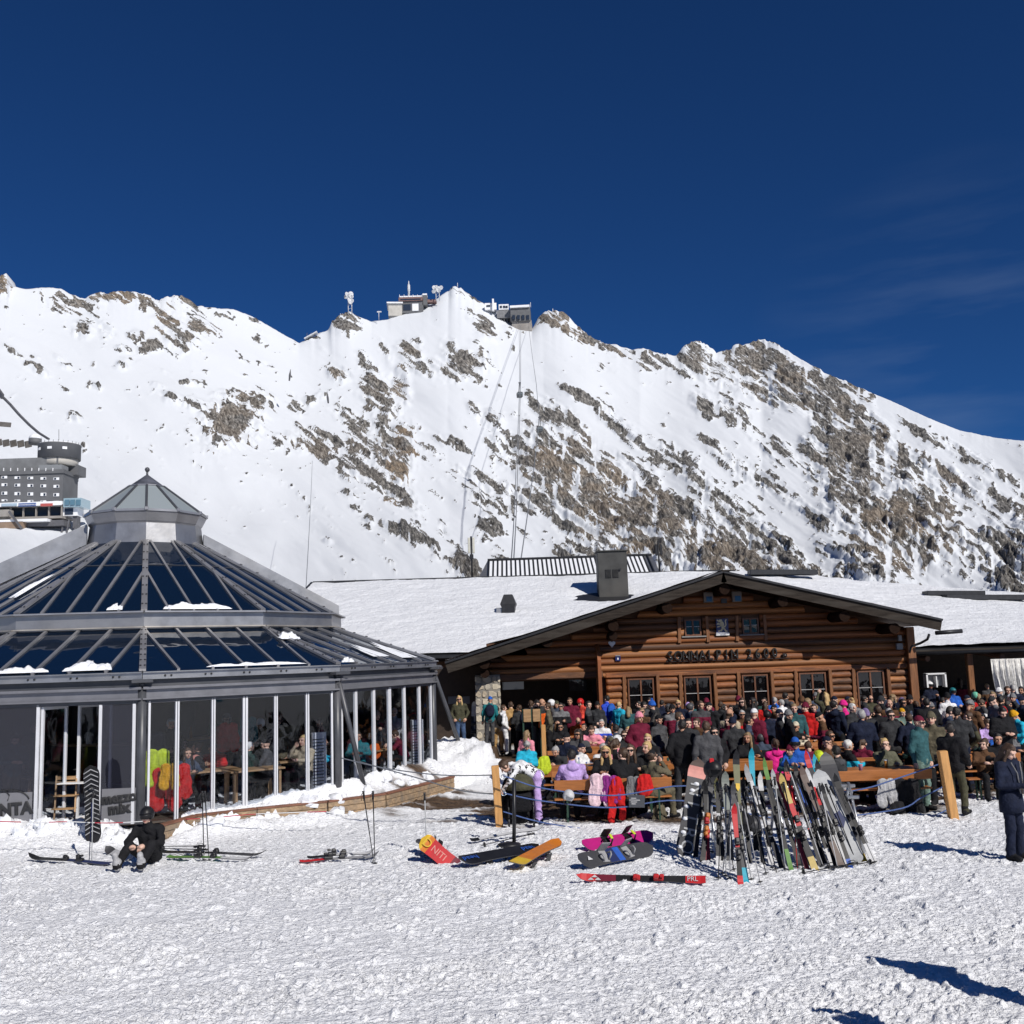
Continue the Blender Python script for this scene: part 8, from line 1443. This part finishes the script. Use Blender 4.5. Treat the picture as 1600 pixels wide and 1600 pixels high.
drop('coat', 'pale pink ski jacket hanging over the left front bench back', 'jacket', at(938, 1215, yb), 'palepink', .1, .85); drop('coat', 'violet jacket hung over the left front bench back', 'jacket', at(953, 1217, yb - .04), 'violet', -.2, .7); drop('trousers', 'red ski trousers with a hanging leg on the left front bench', 'trousers', at(963, 1222, yb - .06), 'red', .1, .95); drop('coat', 'grey checked shirt hung on the left front bench back', 'shirt', at(990, 1217, yb), 'grey', 0, .55, 'shirt'); drop('bag', 'red rucksack hanging on the left front bench back', 'rucksack', at(1007, 1214, yb - .05), 'red', .1, .85); drop('bag', 'brown bag under the end of the left front bench', 'bag', at(1030, 1262, 20.9), 'khaki', .2, .8, 'bag'); drop('coat', 'white and navy jacket hanging over the right front bench back', 'jacket', at(1385, 1222, yb), 'lgrey', .1, .75); drop('coat', 'black jacket spread over the right end of the front bench', 'jacket', at(1415, 1224, yb), 'black', -.2, 1.0); drop('bag', 'black rucksack leaning against the right front bench', 'rucksack', at(1402, 1258, 20.4), 'black', .3, 1.1); drop('bag', 'charcoal rucksack on the ground by the right bench end', 'rucksack', at(1430, 1255, 20.6), 'charcoal', -.3, 1.0); drop('bag', 'lime rucksack on the ground behind the lilac trousers', 'rucksack', at(850, 1185, 22.5), 'lime', .3, .8); drop('bag', 'pushchair-like black bag by the left wooden post', 'bag', at(808, 1220, 20.9), 'black', .2, 1.9, 'bag')
# pushchair beside the left post
p = gnd(815, 1290); t = thing('pushchair', 'black pushchair with dark hood beside the left wooden post', 'pushchair', p)
for dx in (-.24, .24):
    for dy in (-.25, .3): w_ = MB(); w_.tube([p + Vector((dx - .02, dy, .11)), p + Vector((dx + .02, dy, .11))], .11, 14); w_.build('wheel', BLACK, t)
    MB().tube([p + Vector((dx, -.25, .11)), p + Vector((dx, .15, .55)), p + Vector((dx, .5, 1.02))], .015, 6).build('frame_tube', BLACK, t); MB().tube([p + Vector((dx, .3, .11)), p + Vector((dx, 0, .5))], .015, 6).build('frame_tube', BLACK, t)
hd = MB(); hd.lathe([(.30 * math.cos(a_), .30 * math.sin(a_)) for a_ in np.linspace(0, 1.5, 6)], p + Vector((0, .1, .68)), 14); hd.build('hood', cloth('olive', COLR['olive']), t); MB().box(p + Vector((0, .05, .48)), (.42, .4, .36), Matrix.Rotation(.3, 3, 'X'), bev=.05).build('seat', cloth('black', COLR['black']), t); MB().tube([p + Vector((-.24, .5, 1.02)), p + Vector((.24, .5, 1.02))], .018, 6).build('handle', BLACK, t)
# white cabinet frame and menu boards by the hut
p = at(1461, 1063, 38.6); t = thing('white_cage', 'white framed outdoor cabinet in the shade right of the corner post', 'cabinet', p)
for dx in (-.34, .34):
    MB().box(p + Vector((dx, 0, 0)), (.06, .3, .5)).build('side', WHITE, t)
MB().box(p + Vector((0, 0, .24)), (.74, .3, .05)).build('top', WHITE, t); MB().box(p + Vector((0, .1, 0)), (.62, .04, .4)).build('grille', mat('grille_grey', (.25, .25, .25), rough=.5), t); MB().box(p + Vector((0, 0, -.05)), (.04, .3, .4)).build('divider', WHITE, t)
p = at(831, 1118, 33.5); t = thing('wooden_menu_box', 'pair of pale wooden panels on a stand before the porch', 'stand', (p.x, p.y, 0))
for dx in (-.15, .15): MB().box(p + Vector((dx, 0, 0)), (.24, .05, .40), bev=.01).build('panel', WOOD, t)
for dx in (-.28, 0, .28): MB().bar((p.x + dx, p.y + .05, 0), (p.x + dx, p.y + .05, p.z + .2), .05, .05).build('leg', GRN, t)
for (x, y, lab) in ((708, 1094, 'left dark menu board in the dark entrance'), (726, 1094, 'right dark menu board in the dark entrance')): mb = MB(); mb.box(at(x, y, 37.4), (.36, .04, .26)); tag(mb.build('menu_board', mat('board_grey', (.10, .10, .11), rough=.5)), lab, 'board')
for i in range(5):
    a = gnd(735 + i * 3, 1163, .3); a = Vector((at(735 + i * 3.0, 1150, 36.8).x, 36.8, .05)); gear('ski', ['dark ski leaning in the entrance, leftmost', 'black ski leaning in the entrance, second', 'grey ski leaning in the entrance, third', 'black and white ski leaning in the entrance, fourth', 'dark ski leaning in the entrance beside the pillar'][i], a, a + Vector((.12 - .03 * i, .5, 1.6)), (0, -1, .3), .11, [(.7, 0), (1, 1)], [('black', 'dgrey', 'grey', 'black', 'dgrey')[i], 'white'])
# bar stool style bench at the right
beer_bench(9.2, 10.3, 21.9, 0, 'short stool-like bench beside the dark green jacket')
# ================================================================== INSIDE THE PAVILION
def intable(px, py, dep, L, lab, rz=0.0):
    p = at(px, py, dep); t = thing('wooden_table', lab, 'table', (p.x, p.y, .3), rz, 'tables inside the pavilion'); MB().box((0, 0, .74), (L, .7, .04), bev=.008).build('table_top', WOOD, t, False)
    for sx in (-1, 1):
        for sy in (-1, 1): MB().bar((sx * (L / 2 - .1), sy * .27, 0), (sx * (L / 2 - .1), sy * .27, .72), .05, .05).build('leg', WOOD, t, False)
intable(320, 1195, 22.6, 1.4, 'wooden table behind the glass with a pink helmet', PHI + R(15)); intable(450, 1190, 24.2, 1.4, 'wooden table deep behind the middle panes', PHI + R(15)); intable(590, 1165, 26.5, 1.4, 'wooden table behind the right panes', PHI + R(45)); intable(265, 1185, 24.5, 1.6, 'wooden table behind the coats near the corner column', PHI + R(15)); intable(20, 1185, 22.5, 1.2, 'wooden table behind the left glass', 0); intable(395, 1195, 22.6, 1.2, 'wooden table next to the white haired guest', PHI + R(15))
p = at(306, 1190, 22.5); helmet('pink-red helmet on the table behind the glass', Vector((p.x, p.y, 1.2)), 'salmon', 1.25)
GI = 'coats hung inside the pavilion'
drop('coat', 'lime yellow jacket hanging behind the first pane right of the column', 'jacket', at(246, 1178, 21.2), 'lime', PHI, 1.0, group=GI); drop('coat', 'mustard jacket hanging over the red coat behind the glass', 'jacket', at(265, 1198, 21.05), 'mustard', PHI, .7, group=GI); drop('coat', 'red coat hanging low behind the first pane', 'coat', at(258, 1208, 21.25), 'red', PHI, 1.15, group=GI); drop('coat', 'second red coat beside the first mullion behind the glass', 'coat', at(279, 1200, 21.5), 'red', PHI, .95, group=GI); drop('coat', 'dark grey coat deep inside left of the red coats', 'coat', at(240, 1150, 22.5), 'dgrey', PHI, 1.0, group=GI); drop('coat', 'red and black jacket on a rail deep inside', 'jacket', at(357, 1135, 24.5), 'red', PHI, .9, group=GI); drop('coat', 'khaki jacket hanging on a rail deep inside', 'jacket', at(450, 1140, 24.0), 'khaki', PHI, 1.0, group=GI); drop('coat', 'grey-green blanket coat hanging deep inside', 'coat', at(388, 1125, 25.0), 'teal', PHI, .8, group=GI); drop('bag', 'orange bag on the table behind the right panes', 'bag', at(585, 1165, 26.0), 'orange', .3, .8, 'bag', group=GI)
for (x, y, d_, w_, lab) in ((498, 1170, 23.6, .34, 'grey heater panel inside before the second column'), (652, 1160, 27.2, .34, 'white slatted heater inside before the right column')):
    p = at(x, y, d_); t = thing('heater_panel', lab, 'heater', (p.x, p.y, .3)); MB().box((p.x, p.y, 1.05), (w_, .10, 1.3), PHI + R(20), bev=.01).build('casing', WALU, t)
    for j in range(16): MB().box((p.x, p.y - .06, .5 + j * .07), (w_ * .8, .02, .02), PHI + R(20)).build('slat', TIN, t)
# high chair in the doorway
p = at(108, 1225, 20.9); t = thing('high_chair', 'pale wooden high chair standing tilted in the open pavilion door', 'high chair', (p.x, p.y, .32)); b0 = Vector((p.x, p.y, .32))
for dx in (-.20, .20):
    MB().bar(b0 + Vector((dx, -.18, 0)), b0 + Vector((dx - .12, .16, .86)), .03, .08).build('side_frame', WOOD, t); MB().bar(b0 + Vector((dx, -.20, .02)), b0 + Vector((dx, .32, .02)), .03, .04).build('floor_runner', WOOD, t)
for z, y, w_ in ((.50, .0, .26), (.26, -.12, .20)): MB().box(b0 + Vector((-.04, y, z)), (.42, w_, .022), bev=.004).build('seat' if z > .4 else 'footrest', WOOD, t)
for z in (.72, .82): MB().box(b0 + Vector((-.10, .15, z)), (.40, .02, .07), bev=.004).build('back_slat', WOOD, t)
MB().box(b0 + Vector((.10, -.05, .74)), (.55, .26, .02), bev=.004).build('tray', WHITE, t)
